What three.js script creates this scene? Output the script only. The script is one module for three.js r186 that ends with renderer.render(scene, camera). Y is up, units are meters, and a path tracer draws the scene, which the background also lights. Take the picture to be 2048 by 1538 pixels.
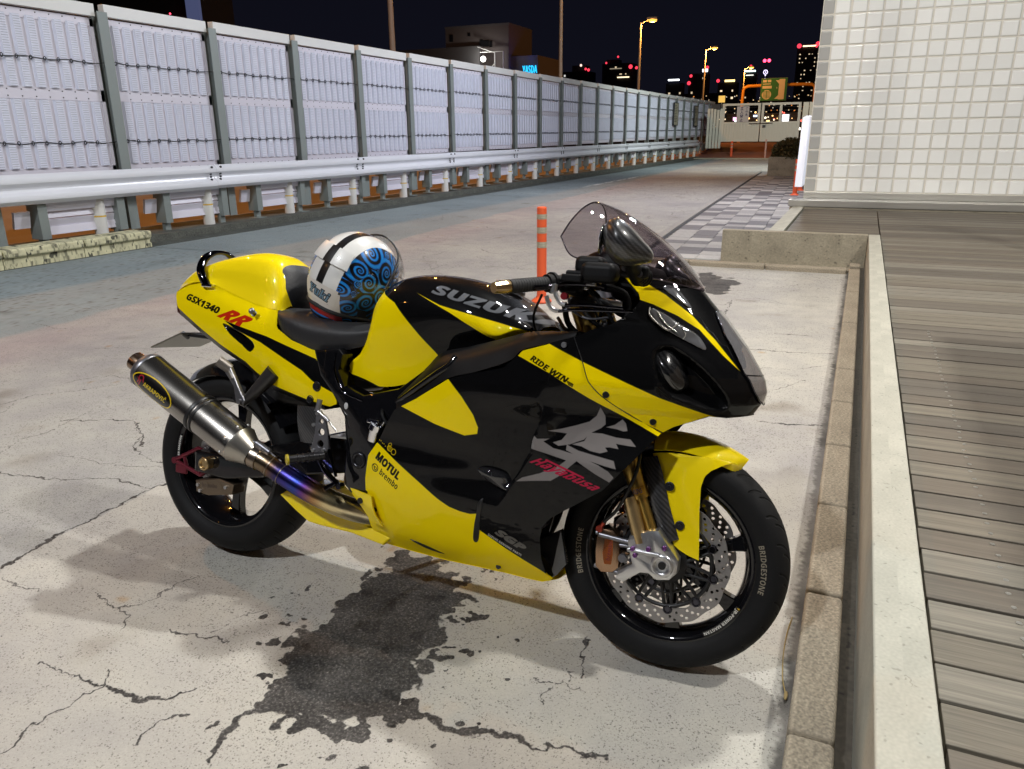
import * as THREE from 'three';
import { mergeGeometries, toCreasedNormals } from 'three/addons/utils/BufferGeometryUtils.js';
import { RoundedBoxGeometry } from 'three/addons/geometries/RoundedBoxGeometry.js';
import { RectAreaLightUniformsLib } from 'three/addons/lights/RectAreaLightUniformsLib.js';
import { TextGeometry } from 'three/addons/geometries/TextGeometry.js';
import { FontLoader } from 'three/addons/loaders/FontLoader.js';
import { ImprovedNoise } from 'three/addons/math/ImprovedNoise.js';

RectAreaLightUniformsLib.init();
// ---------------------------------------------------------------- camera, sky, moon, exposure
const scene = new THREE.Scene();
const camera = new THREE.PerspectiveCamera(53.48, 1024 / 769, 0.05, 3000);
camera.position.set(0, 1.3593, 0);
camera.up.set(-0.117477, 0.950761, -0.286799);
camera.lookAt(-0.387266, 1.3593 - 0.309794, -0.868362);
const renderer = new THREE.WebGLRenderer({ antialias: true });
renderer.setSize(1024, 769);
renderer.toneMapping = THREE.LinearToneMapping;
renderer.toneMappingExposure = 1;
renderer.shadowMap.enabled = true;
{
  const w = 64, h = 32, d = new Float32Array(w * h * 4);
  for (let j = 0; j < h; j++) for (let i = 0; i < w; i++) {
    const e = Math.max(0, (j + 0.5) / h * 2 - 1), k = (j * w + i) * 4, g = 0.55 + 0.45 * Math.pow(1 - e, 4);   // a faint even town glow, stronger to the horizon
    d[k] = 0.0050 * g; d[k + 1] = 0.0052 * g; d[k + 2] = 0.0100 * g; d[k + 3] = 1;
  }
  const t = new THREE.DataTexture(d, w, h, THREE.RGBAFormat, THREE.FloatType);
  t.mapping = THREE.EquirectangularReflectionMapping; t.magFilter = t.minFilter = THREE.LinearFilter; t.needsUpdate = true;
  scene.background = t; scene.environment = t;
}
const moon = new THREE.DirectionalLight(0xcfd8ff, 0.02);
moon.name = 'moon'; moon.position.set(-30, 60, -20); moon.castShadow = true;
Object.assign(moon.shadow.camera, { left: -25, right: 25, top: 25, bottom: -25, near: 1, far: 150 });
scene.add(moon);

// ---------------------------------------------------------------- helpers
let seed = 7;
const rnd = () => { seed = (seed + 0x6d2b79f5) | 0; let t = Math.imul(seed ^ (seed >>> 15), 1 | seed); t = (t + Math.imul(t ^ (t >>> 7), 61 | t)) ^ t; return ((t ^ (t >>> 14)) >>> 0) / 4294967296; };
const rr = (a, b) => a + (b - a) * rnd();
const V = (x, y, z) => new THREE.Vector3(x, y, z);
const lerp = (a, b, t) => a + (b - a) * t, clamp = (x, a = 0, b = 1) => Math.min(b, Math.max(a, x));
const smooth = (a, b, x) => { const t = clamp((x - a) / (b - a)); return t * t * (3 - 2 * t); };
const interp = (x, xs, ys) => { if (x <= xs[0]) return ys[0]; for (let i = 1; i < xs.length; i++) if (x <= xs[i]) return lerp(ys[i - 1], ys[i], (x - xs[i - 1]) / (xs[i] - xs[i - 1])); return ys[ys.length - 1]; };
const perlin = new ImprovedNoise();
const noise = (x, y, s = 0) => perlin.noise(x + 31.7, y + 17.3, s * 9.13 + 0.37);
const fbm = (x, y, o = 4, s = 0) => { let a = 0, k = 0.5; for (let i = 0; i < o; i++) { a += k * noise(x, y, s + i); x *= 2.03; y *= 2.03; k *= 0.5; } return a; };
const used = new Map();
function numbered(n) { const k = used.get(n) ?? 0; used.set(n, k + 1); return k ? n + '_' + String(k).padStart(3, '0') : n; }
const flag = (o) => { o.castShadow = o.receiveShadow = true; return o; };
function mesh(name, geo, mat, parent) { const m = flag(new THREE.Mesh(geo, mat)); m.name = parent ? name : numbered(name); if (parent) { const n = parent.children.filter((c) => c.name === name || c.name.startsWith(name + '_0') || c.name.startsWith(name + '_1') || c.name.startsWith(name + '_2')).length; if (n) m.name = name + '_' + String(n).padStart(3, '0'); } (parent ?? scene).add(m); return m; }
function tag(o, label, category, group) { o.userData.label = label; o.userData.category = category; if (group) o.userData.group = group; return o; }
function thing(name, label, category, pos = [0, 0, 0], turn = 0, group) { const g = new THREE.Group(); g.name = numbered(name); g.position.set(...pos); g.rotation.y = turn; scene.add(g); return tag(g, label, category, group); }
function struct(name, geo, mat) { const m = mesh(name, geo, mat); m.userData.kind = 'structure'; return m; }
const merge = (list) => { const l = list.map((g) => { const q = g.index ? g.toNonIndexed() : g; for (const k of Object.keys(q.attributes)) if (!['position', 'normal', 'uv'].includes(k)) q.deleteAttribute(k); return q; }); return l.length === 1 ? l[0] : mergeGeometries(l); };
const box = (w, h, d, x = 0, y = 0, z = 0, r = 0) => { const g = r ? new RoundedBoxGeometry(w, h, d, 2, r) : new THREE.BoxGeometry(w, h, d); return g.translate(x, y, z); };
const cyl = (r1, r2, h, n = 20, x = 0, y = 0, z = 0) => new THREE.CylinderGeometry(r1, r2, h, n).translate(x, y, z);
function rod(a, b, r1, r2 = r1, n = 14) {
  const A = a.isVector3 ? a : V(...a), B = b.isVector3 ? b : V(...b), d = B.clone().sub(A), g = new THREE.CylinderGeometry(r2, r1, d.length(), n);
  return g.applyQuaternion(new THREE.Quaternion().setFromUnitVectors(V(0, 1, 0), d.clone().normalize())).translate(...A.clone().add(B).multiplyScalar(0.5).toArray());
}
const tube = (pts, r, seg = 40, n = 10, tension = 0.5) => new THREE.TubeGeometry(new THREE.CatmullRomCurve3(pts.map((p) => V(...p)), false, 'catmullrom', tension), seg, r, n);
function extrude(pts, depth, bevel = 0.002, holes = []) {
  const s = new THREE.Shape(pts.map((p) => new THREE.Vector2(...p)));
  for (const [x, y, r, n = 14] of holes) { const h = new THREE.Path(); h.absarc(x, y, r, 0, Math.PI * 2); s.holes.push(h); }
  return new THREE.ExtrudeGeometry(s, { depth, bevelEnabled: bevel > 0, bevelSize: bevel, bevelThickness: bevel, bevelSegments: 2, curveSegments: 12 });
}
const std = (o) => new THREE.MeshStandardMaterial(o);
const phys = (o) => new THREE.MeshPhysicalMaterial(o);
const lin = (r, g, b) => new THREE.Color().setRGB(r, g, b);
// a texture from a function (u, v) -> [r, g, b] in sRGB 0..1 (colour) or 0..1 grey
function paint(w, h, f, colour = true) {
  const d = new Uint8Array(w * h * 4);
  for (let j = 0; j < h; j++) for (let i = 0; i < w; i++) { const c = f((i + 0.5) / w, (j + 0.5) / h), k = (j * w + i) * 4; if (colour) { d[k] = clamp(c[0]) * 255; d[k + 1] = clamp(c[1]) * 255; d[k + 2] = clamp(c[2]) * 255; } else d[k] = d[k + 1] = d[k + 2] = clamp(c) * 255; d[k + 3] = 255; }
  const t = new THREE.DataTexture(d, w, h); t.magFilter = THREE.LinearFilter; t.minFilter = THREE.LinearMipmapLinearFilter; t.generateMipmaps = true; t.wrapS = t.wrapT = THREE.RepeatWrapping;
  if (colour) t.colorSpace = THREE.SRGBColorSpace; t.needsUpdate = true; return t;
}
function canvasTexture(w, h, draw, colour = true) { const c = document.createElement('canvas'); c.width = w; c.height = h; draw(c.getContext('2d'), w, h); const t = new THREE.CanvasTexture(c); if (colour) t.colorSpace = THREE.SRGBColorSpace; t.anisotropy = 8; return t; }
function inPoly(x, z, p) { let c = false; for (let i = 0, j = p.length - 1; i < p.length; j = i++) { const [a, b] = p[i], [d, e] = p[j]; if (b > z !== e > z && x < (d - a) * (z - b) / (e - b) + a) c = !c; } return c; }
function segDist(x, z, a, b) { const dx = b[0] - a[0], dz = b[1] - a[1], t = clamp(((x - a[0]) * dx + (z - a[1]) * dz) / (dx * dx + dz * dz + 1e-12)); return Math.hypot(x - a[0] - dx * t, z - a[1] - dz * t); }
function polyDist(x, z, p) { let d = 1e9; for (let i = 0; i < p.length; i++) d = Math.min(d, segDist(x, z, p[i], p[(i + 1) % p.length])); return inPoly(x, z, p) ? -d : d; }
const font = await new FontLoader().loadAsync('fonts/droid/droid_sans_bold.typeface.json');

// ---------------------------------------------------------------- lamps of the place (all stand outside the frame unless said otherwise)
// a pole with an LED head: the glowing face and a rectangular light of its size just below it
const M_pole = std({ color: lin(0.30, 0.31, 0.32), metalness: 0.3, roughness: 0.5 });
const M_glow = (c, k) => std({ color: 0x111111, emissive: c, emissiveIntensity: k });
function ledPole(base, head, aim, colour, intensity, label, size = [0.4, 0.28], name = 'floodlight_pole') {
  const t = thing(name, label, 'lamp post', [base[0], base[2] ?? 0, base[1]]), y0 = base[2] ?? 0;
  const dx = head[0] - base[0], dz = head[2] - base[1], hy = head[1] - y0;
  mesh('pole', merge([cyl(0.06, 0.09, hy, 16, 0, hy / 2, 0), cyl(0.2, 0.2, 0.03, 16, 0, 0.015, 0)]), M_pole, t);
  mesh('arm', rod([0, hy - 0.1, 0], [dx, hy + 0.12, dz], 0.04, 0.03), M_pole, t);
  const dir = V(...aim).sub(V(...head)).normalize(), q = new THREE.Quaternion().setFromUnitVectors(V(0, -1, 0), dir), off = (k) => V(dx, hy, dz).addScaledVector(dir, k);
  const hd = mesh('lamp_head', box(size[0] + 0.06, 0.1, size[1] + 0.06), M_pole, t); hd.position.copy(off(-0.06)); hd.quaternion.copy(q);
  const gl = mesh('lamp_panel', new THREE.BoxGeometry(size[0], 0.01, size[1]), M_glow(colour, 40), t); gl.position.copy(off(0)); gl.quaternion.copy(q);
  const l = new THREE.RectAreaLight(colour, intensity, size[0], size[1]); l.name = 'lamp_light'; l.position.copy(off(0.02)); l.quaternion.copy(q).multiply(new THREE.Quaternion().setFromAxisAngle(V(1, 0, 0), -Math.PI / 2)); t.add(l);
  return t;
}
ledPole([1.9, -7.2], [-0.35, 8.6, -6.0], [-0.7, 0, -4.5], new THREE.Color(1.0, 0.99, 0.95), 1550, 'grey floodlight pole on the deck by the glass block wall');
ledPole([4.2, -3.2], [3.4, 6.6, -3.0], [0, 0, -3], new THREE.Color(1.0, 0.96, 0.90), 880, 'grey floodlight pole standing on the wooden deck');
ledPole([-2.2, 7.4], [-3.2, 8.5, 4.6], [-6, 1, -5], new THREE.Color(0.93, 0.96, 1.0), 1900, 'grey floodlight pole on the pavement behind the viewer');
ledPole([0.2, -17.5, 4.75], [-1.0, 6.6, -17.2], [-9, 1.2, -15], new THREE.Color(0.86, 0.90, 1.0), 1300, 'floodlight on a short mast on the building roof, nearer one', [0.5, 0.35], 'roof_floodlight');
ledPole([0.2, -33], [-1.6, 7.2, -31], [-6, 1.2, -42], new THREE.Color(0.90, 0.99, 0.97), 3000, 'grey floodlight pole beside the road beyond the glass block wall');

// ---------------------------------------------------------------- ground
const PATCH = [[-1.311,-1.737],[-1.314,-1.645],[-1.287,-1.521],[-1.343,-1.441],[-1.307,-1.381],[-1.265,-1.302],[-1.240,-1.229],[-1.227,-1.173],[-1.142,-1.164],[-1.126,-1.186],[-1.038,-1.209],[-0.994,-1.201],[-0.951,-1.214],[-0.903,-1.255],[-0.879,-1.298],[-0.906,-1.336],[-0.902,-1.400],[-0.910,-1.471],[-0.966,-1.508],[-0.940,-1.572],[-0.949,-1.666],[-0.986,-1.630],[-0.984,-1.746],[-0.946,-1.762],[-0.986,-1.823],[-1.065,-1.885],[-1.149,-1.949],[-1.246,-1.953],[-1.293,-1.983],[-1.322,-1.906],[-1.264,-1.843],[-1.302,-1.797]];
const PATCH2 = [[-1.433,-7.858],[-1.317,-7.998],[-1.038,-7.644],[-0.957,-7.259],[-0.973,-6.924],[-1.089,-6.831],[-1.258,-7.143]];
const CRACKS = [
[3,[[-2.480,-1.346],[-2.494,-1.474],[-2.513,-1.580],[-2.501,-1.730],[-2.507,-1.854],[-2.508,-1.989],[-2.490,-2.053],[-2.464,-2.267],[-2.461,-2.581]]],
[2,[[-2.515,-1.986],[-2.597,-1.998],[-2.702,-2.001],[-2.797,-1.977],[-2.874,-1.929],[-3.012,-1.887],[-3.152,-1.860],[-3.491,-1.837]]],
[1,[[-4.119,-2.432],[-4.102,-2.620],[-4.003,-2.708],[-3.921,-2.810],[-3.818,-2.963]]],
[1,[[-3.448,-1.988],[-3.534,-2.141],[-3.496,-2.262],[-3.546,-2.414],[-3.570,-2.557]]],
[1,[[-4.155,-3.383],[-4.198,-3.575],[-4.081,-3.650],[-4.152,-3.761],[-4.157,-3.862]]],
[1,[[-3.921,-3.568],[-3.713,-3.537],[-3.544,-3.581]]],
[1,[[-4.657,-3.459],[-4.440,-3.574],[-4.219,-3.594]]],
[1,[[-4.528,-2.703],[-4.468,-2.791]]],
[2,[[-1.673,-0.811],[-1.694,-0.923],[-1.667,-1.037],[-1.665,-1.073],[-1.696,-1.126]]],
[2,[[-1.665,-1.073],[-1.812,-1.076],[-1.901,-1.071]]],
[3,[[-1.653,-1.069],[-1.523,-1.081],[-1.471,-1.095],[-1.438,-1.158]]],
[2,[[-1.414,-0.973],[-1.434,-1.035],[-1.367,-1.088]]],
[2,[[-1.694,-1.324],[-1.587,-1.327],[-1.488,-1.352]]],
[1,[[-1.567,-1.358],[-1.548,-1.445],[-1.500,-1.503]]],
[1,[[-2.057,-1.367],[-1.925,-1.345],[-1.856,-1.399],[-1.866,-1.476],[-1.834,-1.571]]],
[1,[[-1.925,-1.345],[-1.857,-1.326],[-1.822,-1.259]]],
[3,[[-1.211,-0.988],[-1.237,-1.049],[-1.249,-1.122],[-1.222,-1.167]]],
[1,[[-2.423,-1.308],[-2.330,-1.303],[-2.235,-1.303]]],
[3,[[-0.899,-1.331],[-0.812,-1.310],[-0.727,-1.300],[-0.624,-1.341],[-0.548,-1.324],[-0.468,-1.355],[-0.379,-1.361]]],
[2,[[-0.563,-1.765],[-0.543,-1.690],[-0.513,-1.586]]],
[1,[[-0.632,-1.554],[-0.580,-1.553],[-0.540,-1.556],[-0.496,-1.552]]],
[1,[[-0.582,-1.538],[-0.584,-1.467]]],
[1,[[-0.547,-1.610],[-0.551,-1.570]]],
[1,[[-0.360,-7.044],[-0.089,-7.080]]],
[1,[[-0.715,-6.677],[-0.509,-6.692]]],
[2,[[-0.439,-5.597],[-0.192,-5.619]]],
[2,[[-0.541,-5.106],[-0.328,-5.113],[-0.042,-5.177]]],
[2,[[-0.324,-3.733],[-0.205,-3.745],[-0.044,-3.782]]],
[2,[[-1.135,-6.491],[-0.919,-6.445],[-0.893,-6.675],[-0.853,-5.795],[-0.920,-5.858]]],
[1,[[-0.303,-4.275],[-0.163,-4.530]]],
[1,[[-6.821,-8.754],[-6.758,-9.376],[-6.508,-9.787]]],
[1,[[-7.027,-6.751],[-7.056,-7.623]]],
[1,[[-3.453,-5.673],[-3.271,-5.981],[-3.351,-6.756]]],
[1,[[-2.702,-7.005],[-2.721,-7.803],[-2.428,-6.826]]],
[1,[[-6.599,-4.684],[-5.976,-4.757]]],
[1,[[-6.946,-4.306],[-6.870,-4.836],[-6.233,-5.501]]],
];
// more fine cracks, wandering at random over the slabs
for (let i = 0; i < 170; i++) { let x = rr(-8, -0.3), z = rr(-16, -2.2), a = rr(0, 7); const p = [[x, z]]; for (let k = 0; k < 6; k++) { a += rr(-0.8, 0.8); x += Math.cos(a) * 0.13; z += Math.sin(a) * 0.13; p.push([x, z]); } CRACKS.push([rnd() < 0.2 ? 2 : 1, p]); }
const BX = [-60, -52.6, -35.3, -25.2, -19, -14, -10.4, -8.6, -5.1, -3.4, 0, 10], BV = [-8.6, -8.05, -7.05, -6.61, -6.21, -6.07, -5.89, -5.76, -5.665, -5.575, -5.5, -5.4];
// crack lookup on a 0.25 m grid
const cell = new Map();
for (const [w, p] of CRACKS) for (let i = 1; i < p.length; i++) {
  const a = p[i - 1], b = p[i];
  for (let x = Math.floor((Math.min(a[0], b[0]) - 0.06) / 0.25); x <= Math.floor((Math.max(a[0], b[0]) + 0.06) / 0.25); x++) for (let z = Math.floor((Math.min(a[1], b[1]) - 0.06) / 0.25); z <= Math.floor((Math.max(a[1], b[1]) + 0.06) / 0.25); z++) { const k = x + ',' + z; (cell.get(k) ?? cell.set(k, []).get(k)).push([w, a, b]); }
}
// slow noise fields are kept on a 2.5 cm lattice and read between its points
const FIELDS = [];
function field(fn, step) {
  const f = { fn, step, a: null }; FIELDS.push(f);
  return (x, z) => { const p = (x - f.x0) / f.s, q = (z - f.z0) / f.s, i = p | 0, j = q | 0, u = p - i, v = q - j, k = j * f.n + i, A = f.a, t = A[k] + (A[k + 1] - A[k]) * u, w = A[k + f.n] + (A[k + f.n + 1] - A[k + f.n]) * u; return t + (w - t) * v; };
}
function layFields(x0, x1, z0, z1, pixel) {
  for (const f of FIELDS) { f.s = Math.max(f.step, pixel * 1.5); f.x0 = x0 - f.s; f.z0 = z0 - f.s; f.n = Math.ceil((x1 - x0) / f.s) + 4; const m = Math.ceil((z1 - z0) / f.s) + 4; f.a = new Float32Array(f.n * m); for (let j = 0; j < m; j++) for (let i = 0; i < f.n; i++) f.a[j * f.n + i] = f.fn(f.x0 + i * f.s, f.z0 + j * f.s); }
}
const F_blue = field((x, z) => smooth(-0.05, 0.05, interp(z, BX, BV) - x + fbm(x * 2.5, z * 2.5, 3, 2) * 0.12), 0.03), F_big = field((x, z) => fbm(x * 0.6, z * 0.6, 4, 1), 0.1), F_mid = field((x, z) => fbm(x * 5, z * 5, 3, 3), 0.03);
const F_pink = field((x, z) => smooth(0.8, 0.05, Math.abs(x - interp(z, BX, BV) - 0.35)) * (0.4 + 0.9 * Math.max(0, fbm(x * 1.3, z * 1.3, 3, 8) + 0.3)), 0.08);
const F_wear = field((x, z) => 0.02 + 0.30 * fbm(x * 1.1 + 4, z * 1.1, 3, 12) + 0.10 * fbm(x * 9, z * 9, 2, 4), 0.02), F_st = field((x, z) => smooth(0.24, 0.5, fbm(x * 2.2, z * 2.2, 4, 41)), 0.04), F_ru = field((x, z) => smooth(0.42, 0.52, fbm(x * 7 + 3, z * 7, 3, 47)), 0.02);
const F_spot = field((x, z) => fbm(x * 5.5, z * 5.5, 4, 61) + noise(x * 24, z * 24, 62) * 0.1, 0.008), F_dirt = field((x, z) => fbm(x * 4, z * 14, 4, 71), 0.015), F_wob = field((x, z) => fbm(x * 6, z * 6, 3, 5) * 0.035, 0.02);
const F_p1 = field((x, z) => { if (x < -2 || x > -0.4 || z < -2.6 || z > -0.8) return -9; const d0 = polyDist(x, z, PATCH), d = d0 + fbm(x * 16, z * 16, 5, 51) * 0.13; return Math.max(-d, fbm(x * 15, z * 15, 4, 57) - 0.12 - Math.max(0, d0) * 1.25) + noise(x * 75, z * 75, 58) * 0.008; }, 0.004);
const F_p2 = field((x, z) => x < -1.9 || x > -0.5 || z < -8.7 || z > -6.2 ? 9 : polyDist(x, z, PATCH2) + fbm(x * 6, z * 6, 4, 53) * 0.30, 0.02);
const F_ag = field((x, z) => fbm(x * 8, z * 8, 3, 95), 0.02), F_cw = field((x, z) => fbm(x * 9, z * 9, 2, 88), 0.02);
// colour (sRGB) and height of the worn pavement at a point of the world
function pavement(x, z) {
  const blue = F_blue(x, z), big = F_big(x, z), mid = F_mid(x, z);
  let r = 0.675 + big * 0.12 + mid * 0.07, g = 0.662 + big * 0.12 + mid * 0.07, b = 0.634 + big * 0.09 + mid * 0.05;
  const pink = F_pink(x, z) * (1 - blue);
  r += pink * 0.012; g -= pink * 0.016; b -= pink * 0.012;
  const bl = blue * (0.85 + 0.4 * mid);
  r = lerp(r, 0.585 + big * 0.10, bl); g = lerp(g, 0.618 + big * 0.10, bl); b = lerp(b, 0.612 + big * 0.10, bl);
  if (x < -2.5 + F_wob(x, z)) { r -= 0.07; g -= 0.06; b -= 0.045; }
  // the paint is worn through in fine dark specks, more of them in places
  let hgt = 0.75;
  const wear = F_wear(x, z), sp = noise(x * 150, z * 150, 21) * 0.44 + noise(x * 340, z * 340, 22) * 0.60 + noise(x * 40, z * 40, 23) * 0.16;
  const dark = smooth(0.25 - wear * 0.55, 0.46 - wear * 0.55, sp);
  r = lerp(r, 0.33, dark * 0.8); g = lerp(g, 0.32, dark * 0.8); b = lerp(b, 0.30, dark * 0.8); hgt -= dark * 0.18;
  const grain = noise(x * 330, z * 330, 31) * 0.045; r += grain; g += grain; b += grain;
  // rust and oil stains
  const st = F_st(x, z), ru = F_ru(x, z); r -= st * 0.10; g -= st * 0.11; b -= st * 0.12; r -= ru * 0.02; g -= ru * 0.09; b -= ru * 0.16;
  // bare asphalt where the coat has broken away
  let bare = smooth(0.585, 0.60, F_spot(x, z));
  if (x > -1.9 && x < -0.5 && z > -2.5 && z < -0.9) bare = Math.max(bare, smooth(-0.006, 0.006, F_p1(x, z)));
  if (x > -1.8 && x < -0.6 && z > -8.6 && z < -6.3) bare = Math.max(bare, smooth(0.02, -0.02, F_p2(x, z)));
  const kerbDirt = z < -1.2 && z > -8.8 && x > -0.4 ? smooth(0.040, 0.012, -x + F_dirt(x, z) * 0.022 + noise(x * 60, z * 60, 72) * 0.012 - 0.004) * (0.6 + 1.2 * Math.max(0, F_mid(x, z) + 0.1)) : 0;
  const c = cell.get(Math.floor(x / 0.25) + ',' + Math.floor(z / 0.25));
  if (c) {
    const jx = x + fbm(x * 26, z * 26, 4, 81) * 0.034, jz = z + fbm(x * 26, z * 26, 4, 85) * 0.034;
    for (const [w, a, e] of c) { const d = segDist(jx, jz, a, e), wd = (w === 3 ? 0.0062 : w === 2 ? 0.0030 : 0.0017) * (0.45 + 2.4 * Math.max(0, F_cw(x, z) + 0.22)) + noise(x * 90, z * 90, 83) * 0.0012; bare = Math.max(bare, smooth(wd * 1.35, wd * 0.75, d) * (w === 1 ? 0.75 : 1)); }
  }
  if (bare > 0) {
    const ag = noise(x * 120, z * 120, 91), ag2 = noise(x * 260, z * 260, 93), a = 0.225 + ag * 0.12 + Math.max(0, ag2 - 0.1) * 0.34 + F_ag(x, z) * 0.16 - 0.08 * smooth(0.34, 0.42, noise(x * 14, z * 14, 96));
    r = lerp(r, a * 1.03, bare); g = lerp(g, a, bare); b = lerp(b, a * 0.97, bare); hgt = lerp(hgt, 0.35 + ag * 0.25, bare);
  }
  if (x > -7.12 && x < -6.86 && z < -20.6 && z > -27.2) { const w = smooth(0.10, 0.04, Math.abs(x + 6.99)) * smooth(-0.12, 0.1, fbm(x * 9, z * 3, 3, 33)); r = lerp(r, 0.85, w); g = lerp(g, 0.86, w); b = lerp(b, 0.84, w); }
  r = lerp(r, 0.20, kerbDirt * 0.75); g = lerp(g, 0.19, kerbDirt * 0.75); b = lerp(b, 0.18, kerbDirt * 0.75);
  return [r, g, b, hgt];
}
function pavementSheet(name, x0, x1, z0, z1, w, h, y, bump) {   // z0 < z1; the picture's first row is the far edge
  const col = new Uint8Array(w * h * 4), hei = bump ? new Uint8Array(w * h * 4) : null;
  layFields(x0, x1, z0, z1, (x1 - x0) / w);
  for (let j = 0; j < h; j++) for (let i = 0; i < w; i++) {
    const c = pavement(x0 + (x1 - x0) * (i + 0.5) / w, z1 + (z0 - z1) * (j + 0.5) / h), k = (j * w + i) * 4;
    for (let n = 0; n < 3; n++) { col[k + n] = clamp(c[n]) * 255; if (hei) hei[k + n] = clamp(c[3]) * 255; }
    col[k + 3] = 255; if (hei) hei[k + 3] = 255;
  }
  const mk = (d, s) => { const t = new THREE.DataTexture(d, w, h); t.magFilter = THREE.LinearFilter; t.minFilter = THREE.LinearMipmapLinearFilter; t.generateMipmaps = true; if (s) t.colorSpace = THREE.SRGBColorSpace; t.anisotropy = 16; t.needsUpdate = true; return t; };
  const g = new THREE.PlaneGeometry(x1 - x0, z1 - z0).rotateX(-Math.PI / 2).translate((x0 + x1) / 2, y, (z0 + z1) / 2);
  const m = std({ map: mk(col, true), roughness: 0.82, ...(hei ? { bumpMap: mk(hei, false), bumpScale: 0.004 } : {}) });
  return struct(name, g, m);
}
const M_asphalt = std({ color: lin(0.06, 0.06, 0.065), roughness: 0.9 });
struct('ground', new THREE.PlaneGeometry(3000, 3000).rotateX(-Math.PI / 2).translate(0, -0.012, -800), M_asphalt);
pavementSheet('road', -9.6, 6.0, -52, 3, 768, 1536, -0.004, false);
pavementSheet('pavement', -3.4, 0.06, -3.3, -0.6, 2048, 1600, 0, true);
pavementSheet('pavement', -5.8, 0.06, -7.4, -3.3, 1536, 1200, 0, true);
pavementSheet('pavement', -5.8, -3.4, -3.3, -0.6, 640, 720, 0, false);
pavementSheet('pavement', -9.0, 0.06, -17, -7.4, 1200, 1200, 0, false);

// ---------------------------------------------------------------- paver area with its border
const M_tiles = [[0.50, 0.50, 0.49], [0.60, 0.60, 0.585], [0.21, 0.215, 0.235], [0.165, 0.17, 0.19], [0.42, 0.42, 0.42]].map((c, i) => std({ color: lin(...c), roughness: 0.75, map: paint(128, 128, (u, v) => { const k = 0.86 + 0.10 * noise(u * 40, v * 40, i) + 0.14 * noise(u * 64, v * 64, i + 4) + 0.08 * fbm(u * 6, v * 6, 3, i); return [k, k, k]; }) }));
{
  const area = struct('paved_area', extrude([[-0.86, 8.8], [-2.34, 8.8], [-2.55, 12], [-2.86, 18], [-3.42, 30.8], [-0.86, 30.8]].reverse(), 0.012, 0).rotateX(-Math.PI / 2).translate(0, -0.010, 0), std({ color: lin(0.05, 0.05, 0.055), roughness: 0.9 }));
  const edge = (z) => interp(z, [-31, -18, -12, -8.7], [-3.5, -2.86, -2.55, -2.34]);
  const rest = [[], [], [], [], []]; let n = 0;
  const cw = 0.3, rl = 0.305;
  const base = [0, 1].map(() => new RoundedBoxGeometry(cw - 0.006, 0.02, rl - 0.006, 1, 0.003));
  for (let j = 0; j < 70; j++) for (let i = 0; i < 9; i++) {
    const z = -8.95 - j * rl, x = edge(z) + 0.12 + (i + 0.5) * cw;
    if (x > -0.82 && z > -12.3) continue; if (x > -1.05) continue;
    const darkP = ((i * 2 + j * 3 + Math.floor(j / 2)) % 5 < 2) ? 0.75 : 0.12, k = rnd() < darkP ? (rnd() < 0.5 ? 2 : 3) : [0, 1, 4][Math.floor(rnd() * 3)];
    if (n < 290) { const m = mesh('paver', base[0], M_tiles[k], area); m.position.set(x, 0.006 + rr(-0.0015, 0.0015), z); n++; }
    else rest[k].push(base[0].clone().translate(x, 0.006, z));
  }
  rest.forEach((l, k) => { if (l.length) { const m = mesh('far_pavers', merge(l), M_tiles[k], area); m.userData.kind = 'stuff'; } });
  const M_kerb = std({ color: lin(0.42, 0.41, 0.39), roughness: 0.85, map: M_tiles[0].map });
  for (let z = -8.75; z > -30; z -= 1.0) { const a = edge(z), b = edge(z - 1), g = box(0.11, 0.03, 0.994, 0, 0.012, -0.5); g.rotateY(Math.atan2(a - b, 1)); const m = mesh('border_stone', g, M_kerb, area); m.position.set((a), 0, z); }
}
// ---------------------------------------------------------------- kerb, low walls, deck
const concrete = (r, g, b, s, k = 1) => paint(256, 256, (u, v) => { const n = 1 + 0.16 * fbm(u * 4, v * 4, 4, s) * k + 0.10 * noise(u * 60, v * 60, s + 2) * k - 0.22 * k * smooth(0.45, 0.6, noise(u * 34, v * 34, s + 3)) - 0.10 * k * smooth(0.2, 0.5, fbm(u * 3 + 2, v * 3, 4, s + 5)); return [r * n, g * n, b * n]; });
// boxes with uv in metres so that patterns keep their real size
function boxM(w, h, d, x, y, z, s = 1, r = 0) {
  const g = box(w, h, d, 0, 0, 0, r), p = g.attributes.position, n = g.attributes.normal, uv = g.attributes.uv, o = rnd() * 7;
  for (let i = 0; i < p.count; i++) { const ax = Math.abs(n.getX(i)), ay = Math.abs(n.getY(i)), az = Math.abs(n.getZ(i)); if (ax >= ay && ax >= az) uv.setXY(i, p.getZ(i) * s + o, p.getY(i) * s); else if (ay >= az) uv.setXY(i, p.getZ(i) * s + o, p.getX(i) * s); else uv.setXY(i, p.getX(i) * s + o, p.getY(i) * s); }
  return g.translate(x, y, z);
}
const M_conc = std({ roughness: 0.88, map: paint(512, 512, (u, v) => { const n = 1 + 0.12 * fbm(u * 5, v * 5, 5, 3) + 0.05 * noise(u * 130, v * 130, 5) - 0.14 * smooth(0.5, 0.62, noise(u * 70, v * 70, 6)), ck = smooth(0.006, 0.002, Math.abs(fbm(u * 5 + 3, v * 5, 5, 8))) * smooth(0.05, 0.25, fbm(u * 3, v * 3, 3, 9)) * 0.3; return [0.70 * n * (1 - ck), 0.695 * n * (1 - ck), 0.645 * n * (1 - ck)]; }) });
const M_conc2 = std({ map: concrete(0.60, 0.57, 0.50, 7), roughness: 0.9 });
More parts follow.
